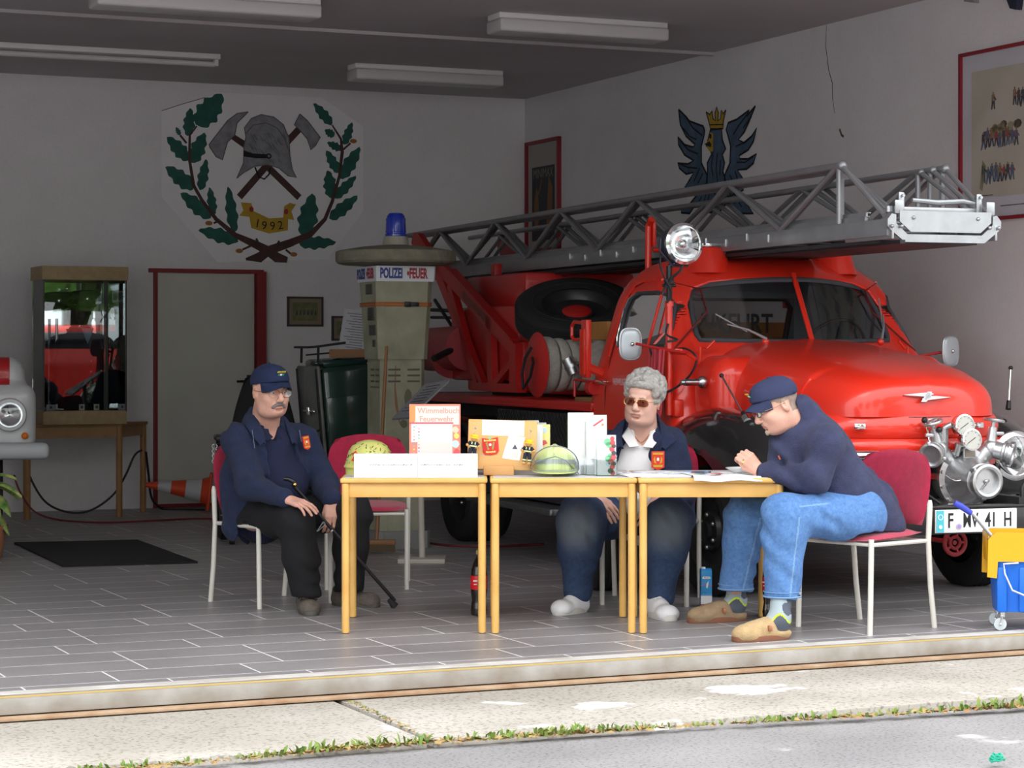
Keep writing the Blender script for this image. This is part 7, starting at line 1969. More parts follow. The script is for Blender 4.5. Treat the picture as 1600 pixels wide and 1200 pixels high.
def denim(name, c1, c2, fades=()):
    m = bpy.data.materials.new(name); m.use_nodes = True; nt = m.node_tree; b = nt.nodes['Principled BSDF']; b.inputs['Roughness'].default_value = .9
    tc = nt.nodes.new('ShaderNodeTexCoord'); n = nt.nodes.new('ShaderNodeTexNoise'); n.inputs['Scale'].default_value = 42; n.inputs['Detail'].default_value = 8; n.inputs['Roughness'].default_value = .8
    r = nt.nodes.new('ShaderNodeValToRGB'); r.color_ramp.elements[0].position = .3; r.color_ramp.elements[1].position = .72; r.color_ramp.elements[0].color = (*c1, 1); r.color_ramp.elements[1].color = (*c2, 1)
    nt.links.new(tc.outputs['Object'], n.inputs['Vector']); nt.links.new(n.outputs['Fac'], r.inputs[0]); out = r.outputs[0]
    for (p, rad, col) in fades:
        d = nt.nodes.new('ShaderNodeVectorMath'); d.operation = 'DISTANCE'; d.inputs[1].default_value = p; nt.links.new(tc.outputs['Object'], d.inputs[0])
        mr = nt.nodes.new('ShaderNodeMapRange'); mr.interpolation_type = 'SMOOTHSTEP'; mr.inputs[1].default_value = rad; mr.inputs[2].default_value = rad * .2; mr.inputs[3].default_value = 0; mr.inputs[4].default_value = .5; nt.links.new(d.outputs['Value'], mr.inputs[0])
        mx = nt.nodes.new('ShaderNodeMix'); mx.data_type = 'RGBA'; nt.links.new(mr.outputs[0], mx.inputs[0]); nt.links.new(out, mx.inputs[6]); mx.inputs[7].default_value = (*col, 1); out = mx.outputs[2]
    nt.links.new(out, b.inputs['Base Color'])
    w = nt.nodes.new('ShaderNodeTexNoise'); w.inputs['Scale'].default_value = 300; nt.links.new(tc.outputs['Object'], w.inputs['Vector'])
    bp = nt.nodes.new('ShaderNodeBump'); bp.inputs['Strength'].default_value = .3; bp.inputs['Distance'].default_value = .004; nt.links.new(w.outputs['Fac'], bp.inputs['Height']); nt.links.new(bp.outputs[0], b.inputs['Normal'])
    return m

def basis(f, u):
    f = Vector(f).normalized(); u = Vector(u); u = (u - f * u.dot(f)).normalized()
    x = f.cross(u)
    return Matrix((x, f, u)).transposed()      # columns: x, forward, up

class Head:
    def __init__(s, c, f, u, k=1.0):
        s.c = Vector(c); s.M = basis(f, u); s.k = k
    def P(s, x, y, z):
        return s.c + s.M @ (Vector((x, y, z)) * s.k)
    def mat4(s):
        return Matrix.Translation(s.c) @ s.M.to_4x4() @ Matrix.Scale(s.k, 4)
    def ell(s, S, c, r, k=.01, op='u', tilt=None):
        m = s.M if tilt is None else s.M @ Euler(tilt).to_matrix()
        S.ell(s.P(*c), [v * s.k for v in r], m, k, op)
    def cone(s, S, a, b, ra, rb, k=.01, op='u'):
        S.cone(s.P(*a), s.P(*b), ra * s.k, rb * s.k, k, op)
    def flesh(s, S, jowl=.3, nose=1.0, neck=None):
        s.ell(S, (0, -.018, .038), (.076, .097, .084), .02)
        s.ell(S, (0, .022, -.035), (.067, .066, .076), .03)
        s.ell(S, (0, .056, -.094), (.032, .028, .022), .025)
        s.ell(S, (0, .016, -.066), (.060 + .012 * jowl, .056, .040 + .006 * jowl), .03)
        if jowl > 0: s.ell(S, (0, .012, -.097), (.046 + .016 * jowl, .046, .024 + .006 * jowl), .03)
        s.ell(S, (0, .062, .040), (.052, .026, .030), .02)
        for g in (-1, 1):
            s.ell(S, (g * .038, .052, -.030), (.028, .030, .030), .02)
            s.ell(S, (g * .024, .084, .018), (.022, .010, .008), .010, tilt=(0, g * .15, 0))
            s.ell(S, (g * .031, .096, -.002), (.019, .018, .0125), .010, 's')
            s.ell(S, (g * .031, .068, -.001), (.0155, .0165, .0150), .005)
            s.ell(S, (g * .031, .088, -.0035), (.0125, .010, .0042), .003, 's')
            s.ell(S, (g * .030, .078, -.018), (.016, .010, .007), .008)
            s.ell(S, (g * .012, .094, -.041), (.0085 * nose, .011, .0075), .006)
            s.ell(S, (g * .072, -.012, -.008), (.012, .010, .020), .01)
            s.ell(S, (g * .079, -.018, -.004), (.0085, .018, .031), .006, tilt=(-.18, 0, g * -.35))
            s.ell(S, (g * .086, -.012, .002), (.0055, .009, .017), .004, 's', tilt=(-.18, 0, g * -.35))
        s.cone(S, (0, .082, .012), (0, .106, -.034), .0085 * nose, .0125 * nose, .012)
        s.ell(S, (0, .100, -.042), (.010, .010, .008), .006)
        s.ell(S, (0, .078, -.060), (.032, .012, .014), .012)
        s.ell(S, (0, .0850, -.0645), (.027, .0075, .0040), .006); s.ell(S, (0, .0830, -.0750), (.023, .0080, .0046), .006)
        s.ell(S, (0, .0965, -.0700), (.029, .010, .0018), .003, 's')
        s.ell(S, (0, .078, -.086), (.016, .008, .005), .008, 's')
        if neck is not None:
            S.cone(s.P(0, -.026, -.05), neck, .064 * s.k, .072 * s.k, .03)
    def extras(s, o, skinmat, lid=0.0):
        for g in (-1, 1):
            b = MB(); b.M = s.mat4(); b.sphere((g * .031, .0725, -.0025), .0125, 16); e = b.build('eye', m_eye, o)
            b = MB(); b.M = s.mat4(); b.sphere((g * .031, .0815, -.0030), (.0052, .0045, .0052), 12); b.build('iris', m_iris, e)
    def glasses(s, o, lens_mat, rim, w=.0255, h=.017, tint_alpha=0):
        b = MB(); b.M = s.mat4()
        rings = {}
        for g in (-1, 1):
            pts = []
            for i in range(28):
                a = 2 * PI * i / 28; cx, cy = math.cos(a), math.sin(a); q = (abs(cx) ** 2.6 + abs(cy) ** 2.6) ** (-1 / 2.6)
                x = g * .0335 + w * q * cx; pts.append((x, .1045 - .30 * abs(x) ** 1.5 * 1.8, -.006 + h * q * cy))
            rings[g] = pts; b.tube(pts, .0013, 6, closed=True)
            b.tube([(g * (.0335 + w), .1045 - .54 * (.0335 + w) ** 1.5, .002), (g * .068, .075, .003), (g * .079, .02, .003), (g * .084, -.02, .006)], .0012, 6)
        b.tube([(-.009, .105, -.002), (0, .107, .001), (.009, .105, -.002)], .0013, 6)
        gl = b.build('spectacles', rim, o)
        for g in (-1, 1):
            b = MB(); b.M = s.mat4(); b.add(rings[g], [tuple(range(28))]); b.build('lens', lens_mat, gl, smooth=False)

def hand(S, w, d, up, side, curl=(.5, .5, .5, .5), L=1.0, spread=.10, thumb=.6, r=.0088, tcurl=.4):
    """wrist w, pointing direction d, back-of-hand normal up, side: +1 thumb on the +x side"""
    d = Vector(d).normalized(); u = Vector(up); u = (u - d * u.dot(d)).normalized(); x = d.cross(u) * side; w = Vector(w)
    S.cone(w - d * .006, w + d * .012, .027 * L, .027 * L, .02, flat=(u, .72))
    for i, t in enumerate((.030, .010, -.011, -.030)):
        S.cone(w + d * .012 * L + x * t * .6 * L, w + d * .078 * L + x * t * L, .0145 * L, .0125 * L, .010)
    seg = ((.044, .027, .021), (.048, .030, .023), (.045, .028, .022), (.034, .022, .018))
    for i in range(4):
        t = (.030, .010, -.011, -.030)[i]; a = (t / .03) * spread; p = w + d * (.084 - .003 * (i == 3)) * L + x * t * L + u * .002
        fd = (d * math.cos(a) + x * math.sin(a)).normalized(); c = curl[i]; cur = c * .55
        rr = r * (1.0 if i < 3 else .9) * L
        for j, l in enumerate(seg[i]):
            dd = (fd * math.cos(cur) - u * math.sin(cur)); q = p + dd * l * L
            S.cone(p, q, rr * (1.06 - .06 * j), rr * (.98 - .08 * j), .003 if j else .007); p = q; cur += c * (1.0, .75, 0)[j]
    p = w + d * .022 * L + x * .026 * L - u * .004
    td = (d * math.cos(thumb) + x * math.sin(thumb) - u * .25).normalized()
    q = p + td * .042 * L; S.cone(p, q, .0145 * L, .0115 * L, .012)
    td2 = (td - x * tcurl * .8 + d * .2).normalized(); q2 = q + td2 * .030 * L; S.cone(q, q2, .0112 * L, .0100 * L, .004)
    q3 = q2 + (td2 - x * tcurl * .4).normalized() * .022 * L; S.cone(q2, q3, .0100 * L, .0082 * L, .003)

def cap_on(hd, o, m, badge=True, brim_mat=None, name='cap', tilt=0.0):
    S = SDF(.0042)
    def A(c, r, op='u', k=.008): hd.ell(S, c, r, k, op)
    A((0, -.014, .046), (.087, .110, .086)); hd.ell(S, (0, .045, .062), (.062, .056, .060), .03)
    S.box(hd.P(0, 0, -.032), [v * hd.k for v in (.4, .5, .130)], .002, hd.M @ Euler((.16, 0, 0)).to_matrix(), .004, 's')
    A((0, -.016, .036), (.080, .103, .078), 's', .004)
    c = S.build('cap', m, o, smooth=2)
    b = MB(); b.M = hd.mat4()
    b.grid(lambda u, v: ((.078 * (1 - .10 * v)) * -math.cos(PI * u) * (1 if v < .99 else .97), .046 + (.037 + .070 * v) * max(0, math.sin(PI * u)) ** .75 - .008, .052 - .012 * v * v - .034 * abs(math.cos(PI * u)) ** 2 * (.3 + .7 * v) - .010 * v), 30, 8, .004)
    b.sphere((0, -.014, .132), (.007, .007, .004), 10)
    b.build('cap_peak', m, c)
    if badge:
        b = MB(); T_ = hd.mat4() @ Matrix.Translation((0, .1015, .082)) @ Matrix.Rotation(R(62), 4, 'X'); b.M = T_
        b.mi = 0; b.text('FEUERWEHR', .010, Matrix.Translation((0, .018, .0)), .001, sx=.8, bold=.0004); b.prism([(-.019, -.021), (.019, -.021), (.019, -.012), (-.019, -.012)], .002, None, -.001)
        b.mi = 1
        for g in (-1, 1): b.prism([(g * .004, -.009), (g * .014, -.008), (g * .018, .004), (g * .013, .011), (g * .010, .004), (g * .011, -.002)], .002, None, -.001)
        b.mi = 2; b.prism([(-.005, -.002), (.005, -.002), (.006, .007), (-.006, .007)], .0025, None, -.001)
        b.build('cap_badge', [mat('badge_yellow', (.62, .50, .03), .7), mat('badge_green', (.03, .25, .10), .7), m_white], c, smooth=False)
    return c

def limb(S, pts, rs, k=.03, flat=None):
    for i in range(len(pts) - 1): S.cone(pts[i], pts[i + 1], rs[i], rs[i + 1], k, flat=flat)

def patch_on(o, loc, nrm, w, h, up=(0, 0, 1)):
    T_ = Matrix.Translation(loc) @ basis(Vector(up), Vector(nrm)).to_4x4()       # x right-ish, y up, z out
    b = MB(); b.M = T_; b.prism([(-w / 2, -h * .35), (0, -h * .5), (w / 2, -h * .35), (w / 2, h * .5), (-w / 2, h * .5)], .006, None, -.004)
    b.mi = 1; b.prism([(-w * .4, h * .32), (w * .4, h * .32), (w * .4, h * .43), (-w * .4, h * .43)], .0015, None, .002); b.prism([(-w * .34, -h * .34), (w * .34, -h * .34), (w * .38, -h * .22), (-w * .38, -h * .22)], .0015, None, .002)
    for g in (-1, 1): b.prism([(g * w * .12, -h * .17), (g * w * .3, -h * .1), (g * w * .34, h * .1), (g * w * .24, h * .24), (g * w * .2, h * .05)], .0015, None, .002)
    b.mi = 2; b.prism([(-w * .1, 0), (w * .1, 0), (w * .08, h * .16), (-w * .08, h * .16)], .002, None, .002)
    return b.build('chest_patch', [mat('patch_bright_red', (.72, .05, .02), .7), mat('patch_gold', (.65, .38, .04), .7), m_white], o, smooth=False)

def shoe(parent, heel, toe, mats, kind, hgt=.10, wid=.048, name='shoe'):
    """heel, toe on the floor (z = 0)"""
    heel, toe = Vector(heel), Vector(toe); f = (toe - heel); L = f.length; f.normalize(); M = basis(f, (0, 0, 1)); mid = (heel + toe) / 2
    P = lambda x, y, z: heel + M @ Vector((x, y * L, z))
    S = SDF(.004)
    S.cone(P(0, .14, .036), P(0, .80, .030), wid * .86, wid * .98, .03, flat=((0, 0, 1), .85)); S.ell(P(0, .78, .034), (wid, L * .21, .036), M, .02)
    if kind == 'clog':
        S.cone(P(0, .42, .075), P(0, .62, .060), wid * .78, wid * .75, .03, flat=((0, 0, 1), .75)); S.box(P(0, .10, .09), (.2, L * .36, .09), .01, M, .02, 's')
    else:
        S.cone(P(0, .16, .075), P(0, .45, .060), wid * .72, wid * .74, .03); S.cone(P(0, .16, .09), P(0, .20, .09), wid * .68, wid * .70, .02)
        S.cone(P(0, .17, .10), P(0, .19, .16), .036, .036, .005, 's')
    S.box(P(0, .5, -.02), (.3, L * 1.4, .052), 0, M, .002, 's')
    so = S.build(name, mats[0], parent, smooth=2)
    b = MB(); ring = []
    for i in range(30):
        a = 2 * PI * i / 30; y = .5 + .5 * math.cos(a); hw = wid * (.80 + .28 * y) * (abs(math.sin(a)) ** .75) * math.copysign(1, math.sin(a)); ring.append((hw, y))
    zt = .024 if kind != 'sneaker' else .032
    b.loft([[P(x, y, .001) for x, y in ring], [P(x * 1.03, .5 + (y - .5) * 1.015, .006) for x, y in ring], [P(x * 1.03, .5 + (y - .5) * 1.015, zt) for x, y in ring], [P(x * .92, .5 + (y - .5) * .95, zt + .006) for x, y in ring]])
    b.build('sole', mats[1], so)
    return so, P, M, L
LENS = glass_mat('clear_lens', (.95, .96, .96), .0, .02)
LENS2 = glass_mat('brown_tinted_lens', (.34, .16, .12), .02, .02)
def seat_cut(S, c, rz, O):
    c = Vector((c[0], c[1], .228)) - O; S.box(c, (.47, .44, .50), .01, Euler((0, 0, R(rz))).to_matrix(), .004, 's')

# ---------------------------------------------------------------- man with glasses and moustache
OA = Vector((-1.25, 12.05, 0))
pa = thing('person', 'seated man with moustache, glasses and navy cap, both hands at a black cane', 'person', OA)
w = lambda px, py, d: W(px, py, d) - OA
fA = Vector((.629, -.777, 0))
hd = Head(w(423, 611, 11.95), (.56, -.82, -.05), (-.03, 0, 1), 1.10)
shR, elR, wrR = w(374, 690, 12.02), w(393, 760, 11.78), w(449, 780, 11.58)
shL, elL, wrL = w(472, 690, 12.26), w(508, 757, 12.10), w(519, 783, 11.88)
pel, bel, che, nek = w(408, 806, 12.16), w(428, 752, 12.08), w(422, 706, 12.12), w(414, 664, 12.08)
hpR, knR, anR = w(398, 806, 12.04), w(462, 814, 11.62), w(478, 926, 11.66)
hpL, knL, anL = w(436, 806, 12.22), w(552, 802, 11.92), w(545, 918, 11.92)
S = SDF(.0037)
hd.flesh(S, jowl=1.2, nose=1.15, neck=nek + Vector((0, 0, .0)))
S.cone(nek, che, .062, .085, .03); S.cone(che, bel, .09, .10, .05); S.cone(bel, pel, .10, .10, .05)
for a_, b_, c_ in ((shR, elR, wrR), (shL, elL, wrL)):
    S.cone(nek + Vector((0, 0, -.04)), a_, .05, .045, .03); S.cone(a_, b_, .045, .038, .02); S.cone(b_, c_, .036, .026, .01, )
for a_, b_, c_ in ((hpR, knR, anR), (hpL, knL, anL)):
    S.cone(pel, a_, .10, .08, .03); S.cone(a_, b_, .07, .055, .02); S.cone(b_, c_, .05, .036, .02); 
hR = w(490, 792, 11.50); dR = (hR - wrR)
hand(S, wrR, dR + Vector((0, 0, -.005)), (.1, -.35, .9), -1, (.35, .30, .35, .45), 1.0, .12, .35)
hand(S, wrL, (.02, -.22, -.97), (.35, -.90, .2), 1, (.55, .6, .6, .65), 1.03, .06, .30)
def headpick(h, hair_z=.03):
    Mi = np.array(h.M).T; c = np.array(h.c)
    def f(x, y, z):
        X = (Mi @ np.stack([x - c[0], y - c[1], z - c[2]])) / h.k
        out = np.zeros(x.shape, int)
        lips = (X[1] > .07) & (np.abs(X[0]) < .025) & (X[2] < -.0620) & (X[2] > -.0785)
        out[lips] = 1
        near = (X[0] ** 2 + X[1] ** 2 + (X[2] - .02) ** 2) < .14 ** 2
        out[near & (X[2] > hair_z - .25 * np.minimum(X[1] + .02, 0) * -1 * 0) & (X[1] < .045) & (X[2] > hair_z + X[1] * .55) & (np.abs(X[0]) < .5)] = 2
        out[near & (X[1] < -.045) & (X[2] > -.045) & (np.abs(X[0]) < .077)] = 2
        return out
    return f
body = S.build('body', [m_skin, m_lip, m_stub], pa, smooth=1, pick=headpick(hd))
hd.extras(body, pa, m_skin); hd.glasses(pa, LENS, m_metalg, .0265, .0185)
S = SDF(.0032)
for g in (-1, 1):
    for i in range(5): hd.ell(S, (g * (.004 + i * .0070), .0925 - i * .0026, -.0560 - .0022 * i * i * .45), (.0070, .0075, .0085 - .0003 * i), .006)
S.disp.append(lambda x, y, z: .0008 * np.sin(x * 900 + z * 300)); S.build('moustache', m_mous, pa, smooth=0)
b = MB(); b.M = hd.mat4()
for g in (-1, 1): b.tube([(g * .016, .097, .016), (g * .03, .094, .022), (g * .046, .080, .018)], [.0025, .0035, .002], 6)
b.build('eyebrows', m_mous, pa)
cap_on(hd, pa, m_cap)
# polo shirt
S = SDF(.0055)
S.ell(bel + fA * .045 + Vector((0, 0, -.015)), (.155, .165, .145), basis(fA, (0, 0, 1)), .05); S.cone(che + fA * .01, bel, .145, .14, .06, flat=(fA, .85)); S.cone(bel, pel, .15, .15, .05)
S.cone(che + Vector((0, 0, .06)), nek + Vector((0, 0, -.03)), .12, .085, .05)
S.ell(nek + fA * .095 + Vector((0, 0, .0)), (.026, .06, .085), basis(fA, (0, 0, 1)), .008, 's'); S.cone(nek + Vector((0, 0, -.02)), nek + Vector((0, 0, .12)), .062, .07, .006, 's')
S.disp.append(folds(.004, (0, .2, 1), 34, 1.0)); S.build('polo_shirt', m_polo, pa, smooth=2)
b = MB(); xA = Vector((.777, .629, 0))
for g in (-1, 1):
    p0 = nek + xA * g * .062 + fA * -.02 + Vector((0, 0, .03)); p1 = nek + xA * g * .060 + fA * .058 + Vector((0, 0, -.002)); p2 = nek + xA * g * .020 + fA * .108 + Vector((0, 0, -.062))
    q0 = p0 + xA * g * .02 + Vector((0, 0, -.035)); q1 = p1 + xA * g * .030 + fA * .012 + Vector((0, 0, -.035)); q2 = p2 + xA * g * .040 + fA * .004 + Vector((0, 0, -.02))
    b.grid(lambda u, v, a=(p0, p1, p2), c=(q0, q1, q2): (a[0].lerp(a[1], min(1, 2 * u)) if u < .5 else a[1].lerp(a[2], 2 * u - 1)).lerp((c[0].lerp(c[1], min(1, 2 * u)) if u < .5 else c[1].lerp(c[2], 2 * u - 1)), v), 13, 5, .004)
b.build('shirt_collar', m_polo, pa)
# fleece jacket, worn open
S = SDF(.0062)
S.cone(che + Vector((0, 0, .02)), bel, .165, .185, .07, flat=(fA, .82)); S.cone(bel, pel + Vector((0, 0, -.03)), .185, .19, .06, flat=(fA, .85))
for a_, b_, c_ in ((shR, elR, wrR), (shL, elL, wrL)):
    S.cone(nek + Vector((0, 0, -.045)), a_, .075, .078, .05); S.cone(che + Vector((0, 0, .03)), a_, .10, .082, .06); S.cone(a_, b_, .084, .076, .04); S.cone(b_, b_.lerp(c_, .92), .072, .050, .03)
tR = w(372, 800, 12.02); S.cone(w(368, 745, 12.05), tR + Vector((-.005, 0, -.075)), .10, .085, .07, flat=((.6, .8, 0), .7)); S.cone(w(385, 800, 11.98), w(398, 816, 11.93), .055, .035, .05)
S.cone(nek + Vector((0, 0, .01)), nek + Vector((0, 0, .045)), .088, .092, .04)
S.cone(nek + Vector((0, 0, -.05)) + fA * .0, nek + Vector((0, 0, .14)), .074, .074, .008, 's')
# opening
yv = lambda r, u: nek + xA * r + Vector((0, 0, u))
fr1 = basis(fA, (0, 0, 1))
S.ell(bel + fA * .17 + xA * .0 + Vector((0, 0, -.03)), (.128, .16, .20), fr1, .012, 's'); S.ell(nek + fA * .11 + Vector((0, 0, -.10)), (.062, .10, .20), fr1, .012, 's'); S.ell(che + fA * .15, (.09, .12, .14), fr1, .012, 's')
S.disp.append(folds(.0085, (.5, .2, 1), 38, .5)); S.disp.append(folds(.0035, (1, -.4, .2), 58, 2.))
seat_cut(S, (-1.27, 12.11), 39, OA); jk = S.build('fleece_jacket', m_navy, pa, smooth=2)
b = MB()
for g in (-1, 1):
    p = [nek + xA * g * .075 + fA * -.045 + Vector((0, 0, .065)), nek + xA * g * .088 + fA * .04 + Vector((0, 0, .05)), nek + xA * g * .080 + fA * .105 + Vector((0, 0, -.035)), nek + xA * g * .085 + fA * .135 + Vector((0, 0, -.10))]
    q = [p[0] + xA * g * .035 + Vector((0, 0, -.055)), p[1] + xA * g * .050 + Vector((0, 0, -.055)), p[2] + xA * g * .065 + Vector((0, 0, -.02)), p[3] + xA * g * .03 + Vector((0, 0, -.005))]
    def ip(L_, u): u *= 3; i = min(2, int(u)); return L_[i].lerp(L_[i + 1], u - i)
    b.grid(lambda u, v, p=p, q=q: ip(p, u).lerp(ip(q, u), v) + Vector((0, 0, .012 * math.sin(PI * v))), 19, 7, .008)
b.build('jacket_collar', m_navy, jk)
m_zip = mat('zip_grey_blue', (.09, .13, .20), .5)
b = MB()
for sx, pts in ((1, [w(394, 672, 11.90), w(398, 700, 11.88)]), (1, [w(468, 672, 12.0), w(471, 690, 11.98)])): b.tube(pts, .0022, 6)
b.build('zip', m_zip, jk)
patch_on(jk, w(479, 692, 12.06), (.65, -.74, .12), .042, .075, up=(-.18, 0, 1))
# trousers
S = SDF(.006)
S.cone(hpR, hpL, .125, .125, .05)
limb(S, (hpR, knR, knR.lerp(anR, .5), anR + Vector((0, 0, .005))), (.112, .090, .090, .080), .04); limb(S, (hpL, knL, knL.lerp(anL, .5), anL + Vector((0, 0, .005))), (.112, .094, .086, .078), .04)
S.box((0, 0, min(anR.z, anL.z) - .12), (3, 3, .2), 0, None, .006, 's')
S.disp.append(folds(.006, (.3, -.2, 1), 48, 1.7)); S.disp.append(folds(.003, (1, .5, .1), 60)); seat_cut(S, (-1.27, 12.11), 39, OA); S.build('trousers', m_trou, pa, smooth=2)
b = MB(); c = w(461, 758, 11.74); b.cyl(c, c + Vector((-.02, 0, -.03)), .012)
m_shg = mat('shoe_grey_brown', (.12, .10, .085), .9, noise=.2, nscale=30, bump=.4, bscale=120); m_sole = mat('shoe_sole_grey', (.10, .095, .085), .8)
for heel, toe in ((w(474, 938, 11.86), w(487, 962, 11.48)), (w(520, 938, 12.0), w(592, 948, 11.88))):
    heel = Vector((heel.x, heel.y, 0)); toe = Vector((toe.x, toe.y, 0)); so, P, M_, L_ = shoe(pa, heel, toe, [m_shg, m_sole], 'shoe', wid=.052)
    b = MB()
    for y, z in ((.42, .094), (.55, .083)): b.tube([P(-.045, y, z - .02), P(-.03, y, z), P(.03, y, z), P(.045, y, z - .02)], .008, 6)
    b.build('strap', m_shg, so)
# cane
top, tip = W(457, 757, 11.66), W(617, 944, 11.86); tip.z = .008
cn = thing('walking_cane', 'black adjustable walking cane slanting from the knee of the man with moustache', 'cane', tip)
b = MB(); b.tube([Vector((0, 0, .03)), (top - tip)], .0095, 12); b.mi = 1
d_ = (top - tip).normalized(); b.tube([(top - tip) * .42 - d_ * .01, (top - tip) * .42 + d_ * .01], .0125, 12); b.tube([(top - tip) * .62, (top - tip) * .62 + d_ * .008], .0115, 12)
b.build('shaft', [mat('cane_black', (.01, .01, .012), .3), m_steel], cn)
b = MB(); b.tube([d_ * .0, d_ * .03, d_ * .05], [.022, .016, .012], 14); b.build('rubber_tip', m_rub, cn)
b = MB(); t0 = top - tip; b.tube([t0 + Vector((-.045, .0, .03)), t0 + Vector((-.02, 0, .028)), t0 + Vector((.01, 0, .012)), t0 - d_ * .01], [.010, .012, .012, .010], 10); b.mi = 1; b.sphere(t0 + Vector((.012, -.005, .0)), .012, 10); b.build('cane_handle', [mat('cane_black', (.01, .01, .012)), m_gold], cn)
b = MB(); s0 = (top - tip) * .70; b.tube([s0, s0 + Vector((.01, -.01, -.015)), s0 + Vector((-.03, -.012, -.05)), s0 + Vector((-.035, -.01, -.052)), s0], .006, 6, flat=.5); b.build('wrist_strap', mat('strap_grey', (.35, .36, .37), .8), cn)

# ---------------------------------------------------------------- grey-haired woman
OW = Vector((.72, 12.0, 0))
pw = thing('person', 'seated grey-haired woman in tinted glasses, open navy jacket and white polo shirt', 'person', OW)
w = lambda px, py, d: W(px, py, d) - OW
fW = Vector((-.12, -.99, 0)).normalized(); xW = Vector((fW.y * -1, fW.x, 0)) * -1; xW = Vector((.99, -.12, 0))
hd = Head(w(1004, 625, 11.80), (-.36, -.92, -.04), (.13, 0, .99), 1.06)
nek, che, bel, pel = w(1004, 671, 11.90), w(1010, 718, 11.93), w(1008, 765, 11.95), w(1006, 806, 12.1)
shR, elR, wrR = w(958, 698, 11.98), w(938, 762, 11.98), w(930, 777, 11.70)
shL, elL, wrL = w(1048, 698, 11.92), w(1066, 766, 11.92), w(1026, 784, 11.66)
hpR, knR, anR = w(968, 806, 12.10), w(908, 812, 11.62), w(902, 925, 11.66)
hpL, knL, anL = w(1042, 806, 12.08), w(1046, 814, 11.55), w(1032, 935, 11.50)
S = SDF(.0037)
hd.flesh(S, jowl=1.35, nose=1.1, neck=nek)
S.cone(nek, che, .065, .085, .03); S.cone(che, bel, .09, .10, .05); S.cone(bel, pel, .10, .10, .05)
for a_, b_, c_ in ((shR, elR, wrR), (shL, elL, wrL)): S.cone(nek + Vector((0, 0, -.04)), a_, .05, .045, .03); S.cone(a_, b_, .045, .038, .02); S.cone(b_, c_, .038, .029, .01)
for a_, b_, c_ in ((hpR, knR, anR), (hpL, knL, anL)): S.cone(pel, a_, .10, .08, .03); S.cone(a_, b_, .07, .055, .02); S.cone(b_, c_, .05, .036, .02)
hand(S, wrR, w(972, 812, 11.58) - wrR, (-.25, -.55, .8), 1, (.35, .4, .4, .45), 1.0, .06, .25)
hand(S, wrL, w(1000, 822, 11.56) - wrL, (.25, -.8, .5), -1, (.5, .5, .5, .5), .98, .06, .30)
body = S.build('body', [m_skin2, m_lip, m_skin2], pw, smooth=1, pick=headpick(hd))
hd.extras(body, pw, m_skin2); hd.glasses(pw, LENS2, m_gold, .029, .0185)
S = SDF(.0045); rn = random.Random(17)
hd.ell(S, (0, -.026, .058), (.086, .098, .086), .02)
for i in range(420):
    a = Vector((rn.gauss(0, 1), rn.gauss(0, 1), rn.gauss(0, 1))).normalized(); p = Vector((a.x * .093, -.026 + a.y * .106, .055 + a.z * .092))
    if p.y > .052 and p.z < .078: continue
    if p.y > .015 and p.z < .035 and abs(p.x) < .2 and p.y > .03: continue
    if p.z < -.045 or (p.y > .0 and p.z < .0): continue
    r_ = rn.uniform(.010, .017); S.ell(hd.P(*p), r_ * hd.k, None, .008)
for i in range(26):
    x = -.066 + .132 * i / 25; S.ell(hd.P(x, .082 - 8.5 * x * x, .082 - 2.2 * x * x + rn.uniform(-.004, .004)), .013 * hd.k, None, .010)
hd.ell(S, (0, .09, -.02), (.064, .06, .078), .01, 's')
S.disp.append(lambda x, y, z: .0022 * np.sin(x * 330 + 3 * np.sin(z * 210)) * np.sin(z * 300 + 2 * np.sin(y * 260)))
S.build('hair', m_hairg, pw, smooth=1)
b = MB(); b.M = hd.mat4()
for g in (-1, 1): b.tube([(g * .014, .098, .015), (g * .03, .094, .021), (g * .046, .078, .016)], [.0016, .002, .001], 6); b.sphere((g * .084, -.012, -.036), .004, 8)
b.build('eyebrows', m_hairg, pw)
fr1 = basis(fW, (0, 0, 1))
S = SDF(.0055); S.cone(che + fW * .02 + xW * -.02, bel + fW * .02 + xW * -.03, .130, .135, .06, flat=(fW, .9)); S.cone(bel, pel, .16, .16, .05); S.ell(che + fW * .07 + xW * -.04 + Vector((0, 0, -.05)), (.115, .09, .08), fr1, .04)
S.cone(che + Vector((0, 0, .05)), nek + Vector((0, 0, -.02)), .125, .085, .05)
S.ell(nek + fW * .085 + Vector((0, 0, .0)), (.040, .07, .085), fr1, .008, 's'); S.cone(nek + Vector((0, 0, -.02)), nek + Vector((0, 0, .12)), .066, .075, .006, 's')
S.disp.append(folds(.003, (0, .2, 1), 40, 2.)); S.build('polo_shirt', m_wpolo, pw, smooth=2)
b = MB()
for g in (-1, 1):
    p0 = nek + xW * g * .070 + fW * -.01 + Vector((0, 0, .032)); p1 = nek + xW * g * .062 + fW * .060 + Vector((0, 0, .0)); p2 = nek + xW * g * .010 + fW * .125 + Vector((0, 0, -.085))
    q0 = p0 + xW * g * .02 + Vector((0, 0, -.04)); q1 = p1 + xW * g * .040 + fW * .012 + Vector((0, 0, -.035)); q2 = p2 + xW * g * .050 + fW * .006 + Vector((0, 0, -.005))
    b.grid(lambda u, v, a=(p0, p1, p2), c=(q0, q1, q2): (a[0].lerp(a[1], min(1, 2 * u)) if u < .5 else a[1].lerp(a[2], 2 * u - 1)).lerp((c[0].lerp(c[1], min(1, 2 * u)) if u < .5 else c[1].lerp(c[2], 2 * u - 1)), v), 13, 5, .004)
b.build('shirt_collar', m_wpolo, pw)
